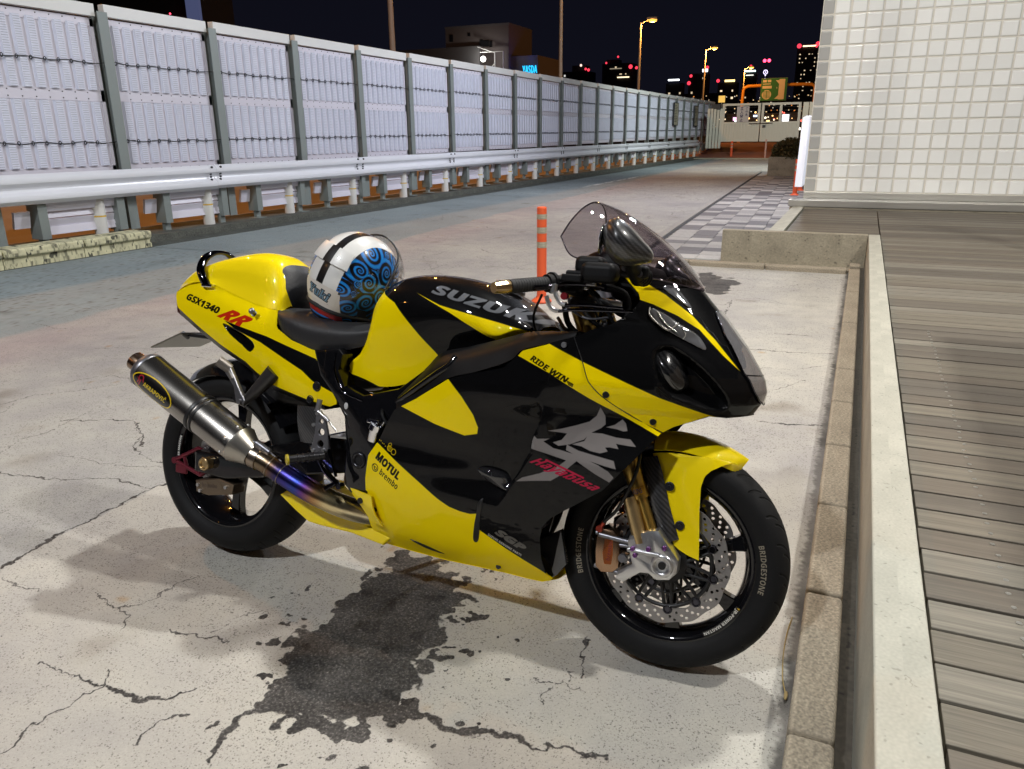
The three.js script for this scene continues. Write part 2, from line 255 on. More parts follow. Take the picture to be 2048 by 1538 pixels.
const M_kerbst = std({ map: paint(256, 256, (u, v) => { const n = 1 + 0.20 * noise(u * 70, v * 70, 5) + 0.22 * noise(u * 120, v * 120, 6) + 0.16 * fbm(u * 4, v * 4, 4, 7); return [0.60 * n, 0.56 * n, 0.49 * n]; }), roughness: 0.92 });
const M_dirt = std({ map: concrete(0.26, 0.24, 0.21, 11, 2), roughness: 0.95 });
const kerb = thing('stone_kerb', 'long granite kerb of end-to-end stones along the low wall in front of the motorcycle', 'kerb', [0, 0, 0]);
for (let z = -0.3; z > -8.2; z -= 0.6) { const l = Math.min(0.6, z + 8.3) - 0.008; mesh('kerb_stone', boxM(0.1, 0.13, l, 0.042, 0.036 + rr(-0.002, 0.002), z - 0.3, 1.6, 0.014), M_kerbst, kerb); }
const kerb2 = thing('stone_kerb', 'short flat kerb across the foot of the low end wall', 'kerb', [0, 0, 0]);
for (let x = -0.02; x > -2.3; x -= 0.8) mesh('kerb_stone', boxM(0.79, 0.1, 0.12, x - 0.4, 0.004, -8.42, 1.6, 0.02), M_kerbst, kerb2);
struct('gutter', boxM(0.06, 0.04, 9, 0.112, 0.0, -4.2, 1.2), M_dirt);
struct('gutter', boxM(2.4, 0.03, 0.22, -1.15, 0.0, -8.59, 1.2), M_kerbst);
const wall1 = thing('low_concrete_wall', 'low concrete wall with a pale flat top running between kerb and wooden deck', 'wall');
mesh('wall_body', boxM(0.108, 0.5, 9.6, 0.188, 0.11, -3.95, 1.1, 0.006), M_conc, wall1);
const wall2 = thing('low_concrete_wall', 'low concrete end wall standing across the parking bay', 'wall');
mesh('wall_body', boxM(1.46, 0.5, 0.11, -0.6, 0.109, -8.757, 1.1, 0.006), M_conc2, wall2);
const wall3 = thing('low_concrete_wall', 'short strip of concrete edging left of the deck, behind the end wall', 'wall');
mesh('wall_body', boxM(0.155, 0.5, 3.1, -0.785, 0.108, -10.37, 1.1, 0.006), M_conc, wall3);
// wooden deck
const grain = (s, t) => paint(512, 64, (u, v) => { const f = fbm(u * 9, v * 26, 4, s) * 0.20 + noise(u * 40, v * 60, s + 3) * 0.10 + noise(u * 4, v * 5, s + 7) * 0.12, d = 1 + f; return [t[0] * d, t[1] * d, t[2] * d]; });
const M_wood = [[0.45, 0.425, 0.375], [0.395, 0.37, 0.33], [0.475, 0.455, 0.41], [0.415, 0.385, 0.34], [0.38, 0.357, 0.32]].map((t, i) => std({ map: grain(i * 11, t), roughness: 0.72, bumpMap: null }));
{
  struct('deck_underside', merge([box(5.4, 0.1, 12.2, 2.96, 0.16, -6.0), box(0.95, 0.1, 3.1, -0.23, 0.16, -10.4)]), std({ color: lin(0.02, 0.018, 0.015), roughness: 1 }));
  const deck = new THREE.Group(); deck.name = 'wooden_deck'; deck.userData.kind = 'structure'; scene.add(deck);
  const bw = 0.1235, gp = 0.010, g1 = [0, 1, 2].map(() => { const g = new RoundedBoxGeometry(3.0, 0.03, bw - gp, 1, 0.0025); return g; });
  let i = 0; const screws = [];
  for (let z = -0.25; z > -11.9; z -= bw, i++) {
    const m = mesh('board', g1[i % 3], M_wood[Math.floor(rnd() * 5)], deck); m.position.set(0.254 + 1.5 + rr(-0.002, 0.002), 0.312 + rr(-0.0012, 0.0012), z); if (rnd() < 0.5) m.rotation.y = Math.PI;
    if (z < -8.85) { const b = mesh('board', new RoundedBoxGeometry(0.94, 0.03, bw - gp, 1, 0.0025), M_wood[Math.floor(rnd() * 5)], deck); b.position.set(-0.228, 0.312 + rr(-0.001, 0.001), z); }
    if (z > -4.6) for (const s of [-0.03, 0.03]) screws.push(new THREE.CylinderGeometry(0.0062, 0.0062, 0.002, 10).translate(0.43 + rr(-0.004, 0.004), 0.3275, z + s));
  }
  const s = mesh('deck_screws', merge(screws), std({ color: lin(0.55, 0.54, 0.5), metalness: 0.9, roughness: 0.35 }), deck); s.userData.kind = 'stuff';
}
{ // unseen box added outside the frame to shade the right side of the boards
  const t = thing('added_shade_box', 'long timber box added unseen on the deck right of the view to shade the boards', 'planter', [1.30, 0.327, -2.0]);
  mesh('planter_box', merge([box(0.04, 1.25, 4.4, -0.23, 0.625, 0), box(0.04, 1.25, 4.4, 0.23, 0.625, 0), box(0.42, 1.25, 0.04, 0, 0.625, 2.18), box(0.42, 1.25, 0.04, 0, 0.625, -2.18), box(0.42, 0.04, 4.3, 0, 1.15, 0)]), M_wood[0], t);
}
// ---------------------------------------------------------------- glass block wall
const M_steel = std({ color: lin(0.70, 0.68, 0.63), metalness: 0.85, roughness: 0.34 });
{
  const w = thing('glass_block_wall', 'white glass block wall of the building on steel plinth at the deck end', 'wall', [0, 0, 0]);
  const grout = std({ color: lin(0.78, 0.75, 0.66), roughness: 0.85 }), rim = phys({ color: lin(0.80, 0.79, 0.74), roughness: 0.25, clearcoat: 0.5 });
  const glass = phys({ emissive: lin(1, 0.97, 0.90), emissiveIntensity: 0.14, color: lin(0.86, 0.87, 0.84), roughness: 0.16, clearcoat: 1, clearcoatRoughness: 0.03 }), dull = phys({ color: lin(0.50, 0.50, 0.475), roughness: 0.2, clearcoat: 1, clearcoatRoughness: 0.04 });  // even glow added to the faces stands in for light from inside
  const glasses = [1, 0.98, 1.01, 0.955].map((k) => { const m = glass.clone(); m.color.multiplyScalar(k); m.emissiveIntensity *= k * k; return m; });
  mesh('wall_core', box(4.4, 3.9, 0.3, 1.44, 2.47, -12.481), grout, w);
  mesh('side_wall', box(0.24, 3.9, 9, -0.643, 2.47, -17.17), grout, w);
  const bg = new RoundedBoxGeometry(0.190, 0.187, 0.05, 2, 0.010), fg = new RoundedBoxGeometry(0.173, 0.170, 0.022, 5, 0.010), bg0 = new RoundedBoxGeometry(0.150, 0.187, 0.05, 2, 0.02);
  for (let j = 0; j < 15; j++) for (let i = 0; i < 15; i++) {
    const x = i ? -0.605 + (i - 0.5) * 0.2 + (i > 1 ? 0.012 : 0) : -0.682, y = 0.54 + (j + 0.5) * 0.197, off = (i === 13 && j === 8);
    const b = mesh('glass_block', i ? bg : bg0, i && !off ? rim : dull, w); b.position.set(x, y, -12.35); b.rotation.set(rr(-0.006, 0.006), rr(-0.006, 0.006), 0);
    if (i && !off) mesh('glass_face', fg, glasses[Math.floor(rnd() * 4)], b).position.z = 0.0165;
  }
  mesh('plinth', box(4.42, 0.09, 0.05, 1.45, 0.492, -12.345, 0.004), M_steel, w);
  const st = thing('steel_step', 'long brushed steel step along the foot of the glass block wall', 'step');
  mesh('step_body', box(4.5, 0.09, 0.34, 1.32, 0.40, -12.13, 0.004), M_steel, st);
  mesh('step_base', box(4.46, 0.35, 0.3, 1.32, 0.175, -12.12), M_conc2, st);
  const sg = thing('light_sign', 'white glowing sign board hung on the left side of the glass block wall', 'sign');
  const s = new THREE.Shape([[-12.42, 0.60], [-13.88, 0.60], [-13.54, 1.62], [-12.66, 1.58]].map(([z, y]) => new THREE.Vector2(-z, y)));
  mesh('sign_box', new THREE.ExtrudeGeometry(s, { depth: 0.1, bevelEnabled: false }).rotateY(Math.PI / 2).translate(-0.90, 0, 0), std({ color: lin(0.7, 0.7, 0.75), emissive: new THREE.Color(0.8, 0.86, 1.0), emissiveIntensity: 0.42 }), sg);
  const l = new THREE.RectAreaLight(new THREE.Color(0.8, 0.86, 1.0), 0.8, 1.4, 1.0); l.name = 'sign_light'; l.position.set(-0.915, 1.1, -13.17); l.rotation.y = -Math.PI / 2; sg.add(l);
}
// building volume behind the glass blocks and the canopy above it, outside the frame
{
  const b = thing('building', 'pale building behind the glass block wall', 'building');
  mesh('wall', box(8, 3.2, 6, 7.7, 1.6, -15.5), M_conc, b); mesh('roof', box(12.4, 0.3, 9.4, 5.4, 4.6, -17.2), M_conc2, b);
}
// ---------------------------------------------------------------- orange guide posts and planter
const M_orange = std({ color: lin(0.78, 0.11, 0.03), roughness: 0.5 }), M_tape = std({ color: lin(0.42, 0.40, 0.34), roughness: 0.4, map: concrete(0.95, 0.93, 0.88, 77, 1.6) });
function guidePost(x, z, h, r, label, tapes, mat = M_orange) {
  const t = thing('guide_post', label, 'bollard', [x, 0, z], 0);
  const p = [[0, 0], [r * 2.1, 0], [r * 2.1, 0.018], [r * 1.25, 0.04], [r, 0.06], [r, h - 0.022], [r * 0.99, h - 0.02], [r * 0.99, h - 0.016], [r, h - 0.013], [r * 0.95, h - 0.003], [r * 0.82, h], [0, h]];
  mesh('post', new THREE.LatheGeometry(p.map((q) => new THREE.Vector2(...q)), 28), mat, t);
  for (const [a, b] of tapes) mesh('reflective_band', new THREE.CylinderGeometry(r + 0.0012, r + 0.0012, b - a, 28, 1, true).translate(0, (a + b) / 2, 0), M_tape, t);
}
guidePost(-2.39, -6.0, 0.8, 0.041, 'orange guide post with reflective bands standing behind the motorcycle tank', [[0.70, 0.742], [0.585, 0.635], [0.465, 0.515]]);
guidePost(-1.36, -19.0, 0.8, 0.05, 'orange guide post with a wide foot beside the white glowing sign', [[0.66, 0.71], [0.54, 0.59]]);
guidePost(-1.36, -20.6, 0.8, 0.05, 'farther orange guide post half hidden by the white glowing sign', [[0.66, 0.71], [0.54, 0.59]]);
guidePost(-9.3, -42.3, 0.95, 0.06, 'orange guide post near the guard rail at the far end of the fence', [[0.75, 0.82], [0.6, 0.67]]);
guidePost(-7.1, -47.5, 0.95, 0.07, 'orange guide post in front of the left leaf of the white gate', [[0.75, 0.82], [0.6, 0.67]]);
guidePost(-5.1, -46.5, 1.05, 0.05, 'thin pale post in front of the middle of the white gate', [[0.85, 0.9]], std({ color: lin(0.55, 0.33, 0.27), roughness: 0.6 }));
{
  const t = thing('concrete_planter', 'square concrete planter holding a clipped bush by the paved area', 'planter', [-2.25, 0, -28.0]);
  mesh('planter_box', merge([box(1.28, 0.62, 0.07, 0, 0.31, 0.5, 0.01), box(1.28, 0.62, 0.07, 0, 0.31, -0.5, 0.01), box(0.07, 0.62, 0.94, -0.605, 0.31, 0), box(0.07, 0.62, 0.94, 0.605, 0.31, 0)]), M_conc2, t);
  mesh('soil', box(1.12, 0.05, 0.92, 0, 0.52, 0), std({ color: lin(0.03, 0.022, 0.015), roughness: 1 }), t);
  const b = thing('clipped_bush', 'round clipped green bush growing in the concrete planter', 'bush', [-2.15, 0.55, -28.0]);
  mesh('stem', merge([rod([0, 0, 0], [0.1, 0.35, 0], 0.03, 0.015), rod([-0.2, 0, 0.1], [-0.3, 0.3, 0.1], 0.02, 0.01), rod([0.25, 0, -0.1], [0.3, 0.35, 0], 0.02, 0.01)]), std({ color: lin(0.06, 0.04, 0.025), roughness: 1 }), b);
  const leaf = new THREE.PlaneGeometry(0.045, 0.028), N = 9000, im = new THREE.InstancedMesh(leaf, std({ color: lin(0.075, 0.075, 0.03), roughness: 0.7, side: THREE.DoubleSide }), N), q = new THREE.Object3D(), c = new THREE.Color();
  for (let i = 0; i < N; i++) { let x, y, z; do { x = rr(-1, 1); y = rr(0, 1); z = rr(-1, 1); } while (x * x + y * y * y * 0.9 + z * z > 1 || rnd() > x * x + y * y + z * z); const w = 1 + 0.14 * noise(x * 3, y * 3 + z * 2); q.position.set(x * 0.74 * w, y * 0.66 * w, z * 0.6 * w); q.rotation.set(rr(0, 6), rr(0, 6), rr(0, 6)); q.scale.setScalar(rr(0.7, 1.4)); q.updateMatrix(); im.setMatrixAt(i, q.matrix); const k = rr(0.5, 1.4); im.setColorAt(i, c.setRGB(k * (1 + rr(0, 0.5)), k, k * 0.8)); }
  im.name = 'foliage'; im.userData.kind = 'stuff'; flag(im); b.add(im);
}
// ---------------------------------------------------------------- noise fence
const M_green = std({ color: lin(0.23, 0.26, 0.25), metalness: 0.15, roughness: 0.55 }), M_white = std({ color: lin(0.66, 0.64, 0.72), roughness: 0.34 }), M_cap = std({ color: lin(0.70, 0.70, 0.68), roughness: 0.4 }), M_wire = std({ color: lin(0.03, 0.032, 0.035), roughness: 0.5 });
const slits = paint(16, 64, (u, v) => { const s = (v * 4) % 1, on = u > 0.14 && u < 0.86; return on ? (s < 0.30 ? 0.15 : s < 0.52 ? 1 : 0.6) : 0.6; }, false);
const slitsC = paint(16, 64, (u, v) => { const s = (v * 4) % 1, on = u > 0.14 && u < 0.86; const k = on && s < 0.20 ? 0.76 : 1; return [k * 0.83, k * 0.84, k * 0.90]; });
const M_rib = std({ map: slitsC, roughness: 0.24, bumpMap: slits, bumpScale: 0.003 });
const FX = -9.3, fy = (z) => 0.0066 * (-z - 8);
{
  const f = thing('noise_barrier_fence', 'tall white corrugated noise barrier fence with grey steel posts along the road', 'fence');
  const ribGeo = (len) => { const g = extrude([[-0.062, 0], [-0.046, 0.036], [0.046, 0.036], [0.062, 0]], len, 0); g.rotateX(-Math.PI / 2); const p = g.attributes.position, uv = g.attributes.uv; for (let i = 0; i < p.count; i++) uv.setXY(i, (p.getX(i) + 0.055) / 0.11, p.getY(i) / 0.11); return g.rotateY(-Math.PI / 2); };
  const rib = ribGeo(0.80), post = merge([box(0.012, 2.75, 0.15, 0.10, 0, 0), box(0.16, 2.75, 0.01, 0.02, 0, 0), box(0.012, 2.75, 0.15, -0.06, 0, 0)]);
  const bolts = [];
  for (let i = -2; i < 24; i++) {
    const z = -7.75 - i * 1.9, y = fy(z), zc = z - 0.95, L = 1.74;
    const p = mesh('fence_post', post, M_green, f); p.position.set(FX + 0.02, 1.55 + y, z);
    const pn = mesh('fence_panel', merge([box(0.03, 1.92, L, 0, 0, 0), box(0.012, 0.10, L, 0.02, 0.905, 0), box(0.012, 0.14, L, 0.02, 0.02, 0), box(0.012, 0.10, L, 0.02, -0.905, 0), box(0.012, 1.9, 0.05, 0.02, 0, L / 2 - 0.025), box(0.012, 1.9, 0.05, 0.02, 0, -L / 2 + 0.025)]), M_white, f); pn.position.set(FX, 1.90 + y, zc);
    const ribs = [];
    for (let k = 0; k < 9; k++) for (const h of [0.085, -0.855]) {
      const q = (4 - k) * 0.178;
      if (i < 9 && i > -2) { const r = mesh('panel_rib', rib, M_rib, pn); r.position.set(0.014, h, q); } else ribs.push(rib.clone().translate(0.014, h, q));
    }
    if (ribs.length) { const r = mesh('panel_ribs', merge(ribs), M_rib, pn); r.userData.kind = 'stuff'; }
    const cp = mesh('top_rail', box(0.1, 0.15, L + 0.02, 0.03, 0, 0, 0.006), M_cap, f); cp.position.set(FX, 2.95 + y, zc);
    for (const [h, s] of [[0.42, 1], [-0.56, -1]]) {
      const pts = []; for (let k = 0; k <= 10; k++) pts.push([0.05 + 0.012 * Math.abs(Math.sin(k * 1.3)), h + 0.012 * Math.sin(k * 2.1 + i) + (k === 0 ? 0.03 * s : 0), 0.95 - k * 0.19]);
      const w = mesh('safety_wire', merge([tube(pts, 0.006, 24, 5), ...[0, 1, 2, 3, 4, 5, 6, 7, 8].map((k) => new THREE.TorusGeometry(0.022, 0.006, 5, 10).translate(0.055, h, (4 - k) * 0.178 + 0.089))]), M_wire, f); w.position.set(FX, 1.90 + y, zc);
    }
    for (let k = 0; k < 9; k++) for (const h of [0.93, 0.055, -0.02, -0.93]) bolts.push(new THREE.CylinderGeometry(0.008, 0.008, 0.006, 6).rotateZ(Math.PI / 2).translate(FX + 0.028, 1.9 + y + h, zc + (4 - k) * 0.178 + 0.089));
    // lower noise panel with its brackets, seen below the guard rail
    const lp = mesh('lower_panel', merge([box(0.03, 0.13, 1.02, 0.05, 0.18, 0).rotateZ(-0.25), box(0.03, 0.13, 1.02, 0.05, 0.06, 0).rotateZ(0.3), box(0.03, 0.13, 1.02, 0.05, -0.05, 0).rotateZ(-0.35), box(0.03, 0.10, 1.02, 0.02, -0.15, 0).rotateZ(0.2)]), M_white, f); lp.position.set(FX + 0.08, 0.44 + y, zc - 0.12);
    for (const d of [0.53, -0.53]) { const b = mesh('bracket', merge([box(0.2, 0.42, 0.12, 0, 0, 0), box(0.06, 0.2, 0.1, 0, -0.22, d > 0 ? -0.02 : 0.02), box(0.2, 0.012, 0.2, 0.03, -0.325, 0)]), M_green, f); b.position.set(FX + 0.13, 0.42 + y * 0.7, zc - 0.12 + d * 1.06); }
    const sp = mesh('small_panel', box(0.04, 0.2, 0.2, 0, 0, 0).rotateZ(-0.2), M_white, f); sp.position.set(FX + 0.1, 0.46 + y, zc + 0.64);
  }
  const bm = mesh('fence_bolts', merge(bolts), M_wire, f); bm.userData.kind = 'stuff';
}
{ // signs fixed to the fence far away
  for (const [z, l] of [[-41.7, 'upright notice board fixed to the fence, nearer of two'], [-47.0, 'upright notice board fixed to the fence close to the gate']]) {
    const t = thing('notice_board', l, 'sign', [FX + 0.12, 1.85, z]);
    mesh('board', box(0.05, 1.05, 0.9, 0, 0.5, 0, 0.01), std({ color: lin(0.55, 0.54, 0.48), roughness: 0.6, map: canvasTexture(128, 160, (c, w, h) => { c.fillStyle = '#ddd9c8'; c.fillRect(0, 0, w, h); c.fillStyle = '#4a4a46'; for (let i = 0; i < 11; i++) c.fillRect(12, 14 + i * 12, 60 + (i * 37) % 44, 4); }) }), t);
    mesh('frame', merge([box(0.07, 1.09, 0.04, 0, 0.5, 0.46), box(0.07, 1.09, 0.04, 0, 0.5, -0.46), box(0.07, 0.04, 0.9, 0, 1.04, 0), box(0.07, 0.04, 0.9, 0, -0.04, 0)]), M_wire, t);
  }
}
// ---------------------------------------------------------------- guard rail and the concrete base of the fence
{
  const g = thing('guard_rail', 'white double-wave steel guard rail in front of the noise barrier fence', 'guard rail');
  const M_rail = std({ color: lin(0.74, 0.75, 0.80), roughness: 0.30, metalness: 0.0 });
  const prof = [[0, 0.17], [0.03, 0.175], [0.075, 0.13], [0.082, 0.10], [0.075, 0.07], [0.02, 0.022], [0.012, 0], [0.02, -0.022], [0.075, -0.07], [0.082, -0.10], [0.075, -0.13], [0.03, -0.175], [0, -0.17], [0.026, -0.168], [0.07, -0.125], [0.076, -0.10], [0.07, -0.075], [0.014, -0.024], [0.006, 0], [0.014, 0.024], [0.07, 0.075], [0.076, 0.10], [0.07, 0.125], [0.026, 0.168]];
  for (let i = -1; i < 11; i++) {
    const z0 = -5.4 - i * 3.8, beam = extrude(prof, 3.86, 0).rotateY(0); const m = mesh('rail_beam', toCreasedNormals(beam, 0.5), M_rail, g); m.position.set(-9.04 + (i % 2) * 0.004, 0.80 + 0.0012 * (-z0), z0 - 3.83);
    const b = mesh('rail_bolt', merge([[-0.09, 0.14], [0.09, 0.14], [-0.1, 0.04], [0.1, 0.04], [-0.1, 0.0], [0.1, 0.0], [-0.09, -0.04], [0.09, -0.04]].map(([d, h]) => new THREE.CylinderGeometry(0.016, 0.016, 0.02, 10).rotateZ(Math.PI / 2).translate(Math.abs(h) > 0.1 ? 0.06 : 0.03, h, d))), M_wire, g); b.position.set(-9.02, 0.80 + 0.0012 * (-z0), z0 + 0.03);
  }
  const M_post = std({ color: lin(0.7, 0.69, 0.66), roughness: 0.4 }), M_band = std({ color: lin(0.65, 0.42, 0.05), roughness: 0.5 });
  for (let i = -2; i < 24; i++) { const z = -7.2 - i * 1.9, y = fy(z); const p = mesh('rail_post', merge([cyl(0.085, 0.085, 0.66, 20, 0, 0.33, 0), box(0.22, 0.015, 0.3, 0, 0.02, 0)]), M_post, g); p.position.set(-9.17, 0.07, z); mesh('yellow_band', cyl(0.0865, 0.0865, 0.02, 20, 0, 0.33, 0), M_band, p); }
}
struct('fence_base', (() => { const g = boxM(1.0, 0.2, 60, -9.35, 0.0, -30, 0.8); return g; })(), std({ map: concrete(0.34, 0.345, 0.32, 17, 2), roughness: 0.9 }));
struct('road_edge', boxM(0.35, 0.012, 60, -8.68, -0.002, -30, 0.8), std({ map: concrete(0.30, 0.31, 0.29, 27, 2.2), roughness: 0.9 }));
{
  const t = thing('painted_kerb', 'cream painted concrete kerb with flaking paint at the near end of the fence', 'kerb');
  const M_cream = std({ roughness: 0.8, map: paint(512, 128, (u, v) => { const f = fbm(u * 12, v * 5, 6, 61) + 0.10 * noise(u * 90, v * 40, 63), m = Math.min(1, 0.8 * smooth(0.26, 0.31, f) + 0.5 * smooth(0.02, 0.3, fbm(u * 34, v * 4, 5, 66)) + 0.5 * smooth(0.014, 0.0, Math.abs(fbm(u * 9, v * 5, 4, 69)))); const c = [0.80, 0.78, 0.64], d = [0.20, 0.20, 0.17]; return [0, 1, 2].map((k) => lerp(c[k], d[k], m) * (1 + 0.2 * f)); }) });
  for (let i = 0; i < 3; i++) { mesh('kerb_stone', boxM(0.34, 0.10, 0.985, -8.64, 0.17, -6.9 + i * 1.0 , 0.6, 0.03), M_cream, t); mesh('kerb_face', boxM(0.3, 0.13, 0.99, -8.66, 0.055, -6.9 + i * 1.0, 0.6), M_cream, t); }
}
// road behind the fence, part of the orange sodium glow put into its colour
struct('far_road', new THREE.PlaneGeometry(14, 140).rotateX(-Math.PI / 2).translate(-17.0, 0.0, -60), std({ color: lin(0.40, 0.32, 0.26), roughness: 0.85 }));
const SOD = new THREE.Color(1.0, 0.42, 0.08);
function sodiumLamp(x, z, h, label, power = 110) {
  const t = thing('street_lamp', label, 'street lamp', [x, 0, z], 0, 'sodium street lamps along the road behind the fence');
  const M = std({ color: lin(0.34, 0.30, 0.26), roughness: 0.6 });
  mesh('pole', merge([cyl(0.07, 0.12, h, 14, 0, h / 2, 0), rod([0, h - 0.06, 0], [0.5, h + 0.12, 0.1], 0.05, 0.04)]), M, t);
  mesh('lamp_head', box(0.75, 0.16, 0.36, 0.85, h + 0.22, 0.1, 0.05), M, t);
  const gl = mesh('lamp_glass', new THREE.SphereGeometry(0.26, 18, 12).scale(1.25, 0.6, 0.8).translate(0.88, h + 0.10, 0.1), M_glow(new THREE.Color(1.0, 0.44, 0.07), 2.0), t);
  const l = new THREE.PointLight(SOD, power); l.name = 'lamp_light'; l.position.set(0.88, h - 0.14, 0.1); l.shadow.radius = 6; l.castShadow = true; t.add(l);
}
sodiumLamp(-16, -25.6, 11, 'sodium street lamp whose pole rises behind the fence left of the pale building');
sodiumLamp(-16, -42.9, 12, 'sodium street lamp whose pole is lit orange right of the blue sign');
sodiumLamp(-16, -59.5, 9.1, 'glowing sodium street lamp, tallest of the three whole ones in view');
sodiumLamp(-16, -85, 9.5, 'glowing sodium street lamp, second from the left of the three in view', 260);
sodiumLamp(-16, -113, 9.6, 'glowing sodium street lamp, smallest and nearest to the green sign', 260);
sodiumLamp(-16, -7, 11, 'sodium street lamp behind the near end of the fence, out of view', 140);
sodiumLamp(-14.5, 9, 11, 'sodium street lamp beside the road behind the viewer', 14);

{ // small things on the ground
  const t = thing('dry_stalk', 'thin yellow dry plant stalk lying against the granite kerb beside the front wheel', 'stalk', [-0.03, 0.004, -1.9]);
  mesh('stalk', tube([[-0.005, 0, -0.19], [-0.012, 0.004, -0.10], [-0.013, 0.004, 0.0], [-0.006, 0.003, 0.10], [0.006, 0.003, 0.16]], 0.0017, 40, 6), std({ color: lin(0.36, 0.27, 0.10), roughness: 0.8 }), t);
  mesh('seed_head', new THREE.SphereGeometry(1, 12, 8).scale(0.005, 0.004, 0.018).translate(0.008, 0.004, 0.17), std({ color: lin(0.30, 0.22, 0.09), roughness: 0.9 }), t);
  const d = thing('drain_cover', 'square greenish steel cover set in the paving behind the low end wall', 'cover', [-1.15, 0.018, -9.75]);
  mesh('plate', box(0.44, 0.012, 0.56, 0, 0.004, 0, 0.004), std({ color: lin(0.26, 0.28, 0.25), metalness: 0.3, roughness: 0.6 }), d);
}
// ---------------------------------------------------------------- ramp and gate at the end of the road
struct('ramp', (() => { const s = new THREE.Shape([[46, -0.01], [60, -0.01], [60, 0.75], [52, 0.55], [47, 0.05]].map((p) => new THREE.Vector2(...p))); return new THREE.ExtrudeGeometry(s, { depth: 11, bevelEnabled: false }).rotateY(Math.PI / 2).translate(-11, 0, 0); })(), std({ color: lin(0.28, 0.10, 0.065), roughness: 0.9 }));
struct('ramp_kerb', box(9, 0.09, 0.3, -5.5, 0.03, -45.6), M_conc2);
{
  const M_gate = std({ color: lin(0.62, 0.61, 0.52), roughness: 0.45 }), M_g2 = std({ color: lin(0.72, 0.70, 0.58), roughness: 0.45 });
  const Z = -48;
  for (const [x0, x1, lab, n] of [[-7.85, -5.72, 'left leaf of the white steel gate with a notice board in its window', 12], [-5.66, -3.55, 'right leaf of the white steel gate with two barred windows', 12]]) {
    const t = thing('gate_leaf', lab, 'gate', [0, 0, Z], 0), w = x1 - x0, c = (x0 + x1) / 2, d = x0 < -6;
    mesh('gate_frame', merge([box(w, 0.12, 0.08, c, 2.95, 0), box(w, 0.12, 0.08, c, 1.94, 0), box(w, 0.1, 0.08, c, 0.97, 0), box(0.14, 1.9, 0.08, x0 + 0.07, 1.95, 0.002), box(0.14, 1.9, 0.08, x1 - 0.07, 1.95, 0.002), ...(d ? [] : [box(0.14, 0.9, 0.08, -4.62, 2.45, 0.002)])]), M_gate, t);
    for (let i = 0; i < n; i++) mesh('gate_rib', box((w - 0.28) / n - 0.05, 0.88, 0.05, x0 + 0.14 + (i + 0.5) * (w - 0.28) / n, 1.45, 0.01, 0.008), M_gate, t);
    mesh('gate_sheet', box(w - 0.2, 0.9, 0.02, c, 1.45, -0.02), M_gate, t);
    for (let i = 0; i < 5; i++) mesh('window_bar', box(w - 0.28, 0.012, 0.012, c, 2.1 + i * 0.17, 0), M_wire, t);
    if (!d) { mesh('lock', box(0.18, 0.14, 0.06, x0 + 0.2, 1.75, 0.06, 0.01), M_wire, t); mesh('bolt_bar', rod([-6.3, 1.9, 0.09], [-5.0, 1.92, 0.09], 0.02), M_wire, t); }
  }
  // notice: four large characters and a smaller row, drawn stroke by stroke
  const nt = thing('gate_notice', 'white notice with dark vertical lettering hung on the left gate leaf', 'sign', [-6.68, 2.42, Z + 0.07]);
  const tex = canvasTexture(256, 320, (c, w, h) => {
    c.fillStyle = '#b9b5b2'; c.fillRect(0, 0, w, h); c.strokeStyle = '#2b2350'; c.lineWidth = 9; c.lineCap = 'round';
    const st = (x, y, s, strokes) => { for (const p of strokes) { c.beginPath(); p.forEach(([a, b], i) => (i ? c.lineTo(x + a * s, y + b * s) : c.moveTo(x + a * s, y + b * s))); c.stroke(); } };
    const tachi = [[[5, 0], [5, 1.5]], [[1.5, 2], [8.5, 2]], [[3, 3.5], [4, 7.5]], [[7, 3.5], [6, 7.5]], [[0.5, 9], [9.5, 9]]];
    const iri = [[[3.5, 0.5], [5, 1], [4.8, 4], [3, 7.5], [0.5, 9.5]], [[4.9, 3], [7, 7], [9.5, 9.5]]];
    const kin = [[[1, 1.5], [4.5, 1.5]], [[2.8, 0], [2.8, 4]], [[2.8, 1.6], [0.8, 3.6]], [[5.3, 1.5], [9.2, 1.5]], [[7.2, 0], [7.2, 4]], [[7.2, 1.6], [9.3, 3.6]], [[2.5, 5], [7.5, 5]], [[1, 6.6], [9, 6.6]], [[5, 6.6], [5, 9.8]], [[3, 7.6], [1.8, 9.2]], [[7, 7.6], [8.2, 9.2]]];
    const tome = [[[5, 0.5], [5, 9]], [[5, 4.2], [8.5, 4.2]], [[2, 3.6], [2, 9]], [[0.5, 9], [9.5, 9]]];
    const ko = [[[1.5, 1.5], [8, 1.5], [6.5, 3]], [[1.5, 6], [2, 8.5], [8.5, 8.5]]], no = [[[5.5, 2], [4.5, 7], [2, 8], [1, 5], [4, 2], [8, 2.5], [9, 6], [6.5, 9]]], saki = [[[3, 0], [2, 2.5]], [[2.2, 2], [8, 2]], [[5, 0], [5, 4.5]], [[0.8, 4.6], [9.2, 4.6]], [[3.6, 4.8], [3, 7.5], [1, 9.6]], [[6, 4.8], [6, 9], [9.3, 9], [9.4, 7.8]]];
    [tachi, iri, kin, tome].forEach((k, i) => st(70, 12 + i * 77, 6.6, k)); c.lineWidth = 7; [ko, no, saki].forEach((k, i) => st(178, 14 + i * 66, 5.2, k));
  });
  const nm = mesh('notice_board', box(0.68, 0.86, 0.02), std({ color: 0xffffff, map: tex, roughness: 0.6 }), nt);
  const pl = thing('gate_side_wall', 'white ribbed side wall left of the gate where the guard rail ends', 'wall', [0, 0, Z]);
  for (let i = 0; i < 5; i++) mesh('wall_rib', box(0.14, 2.2, 0.1, -8.55 + i * 0.16, 1.65, 0.1 * (4 - i), 0.01), M_gate, pl);
  mesh('dark_box', box(0.5, 0.3, 0.3, -8.2, 2.85, 0.1, 0.02), M_wire, pl);
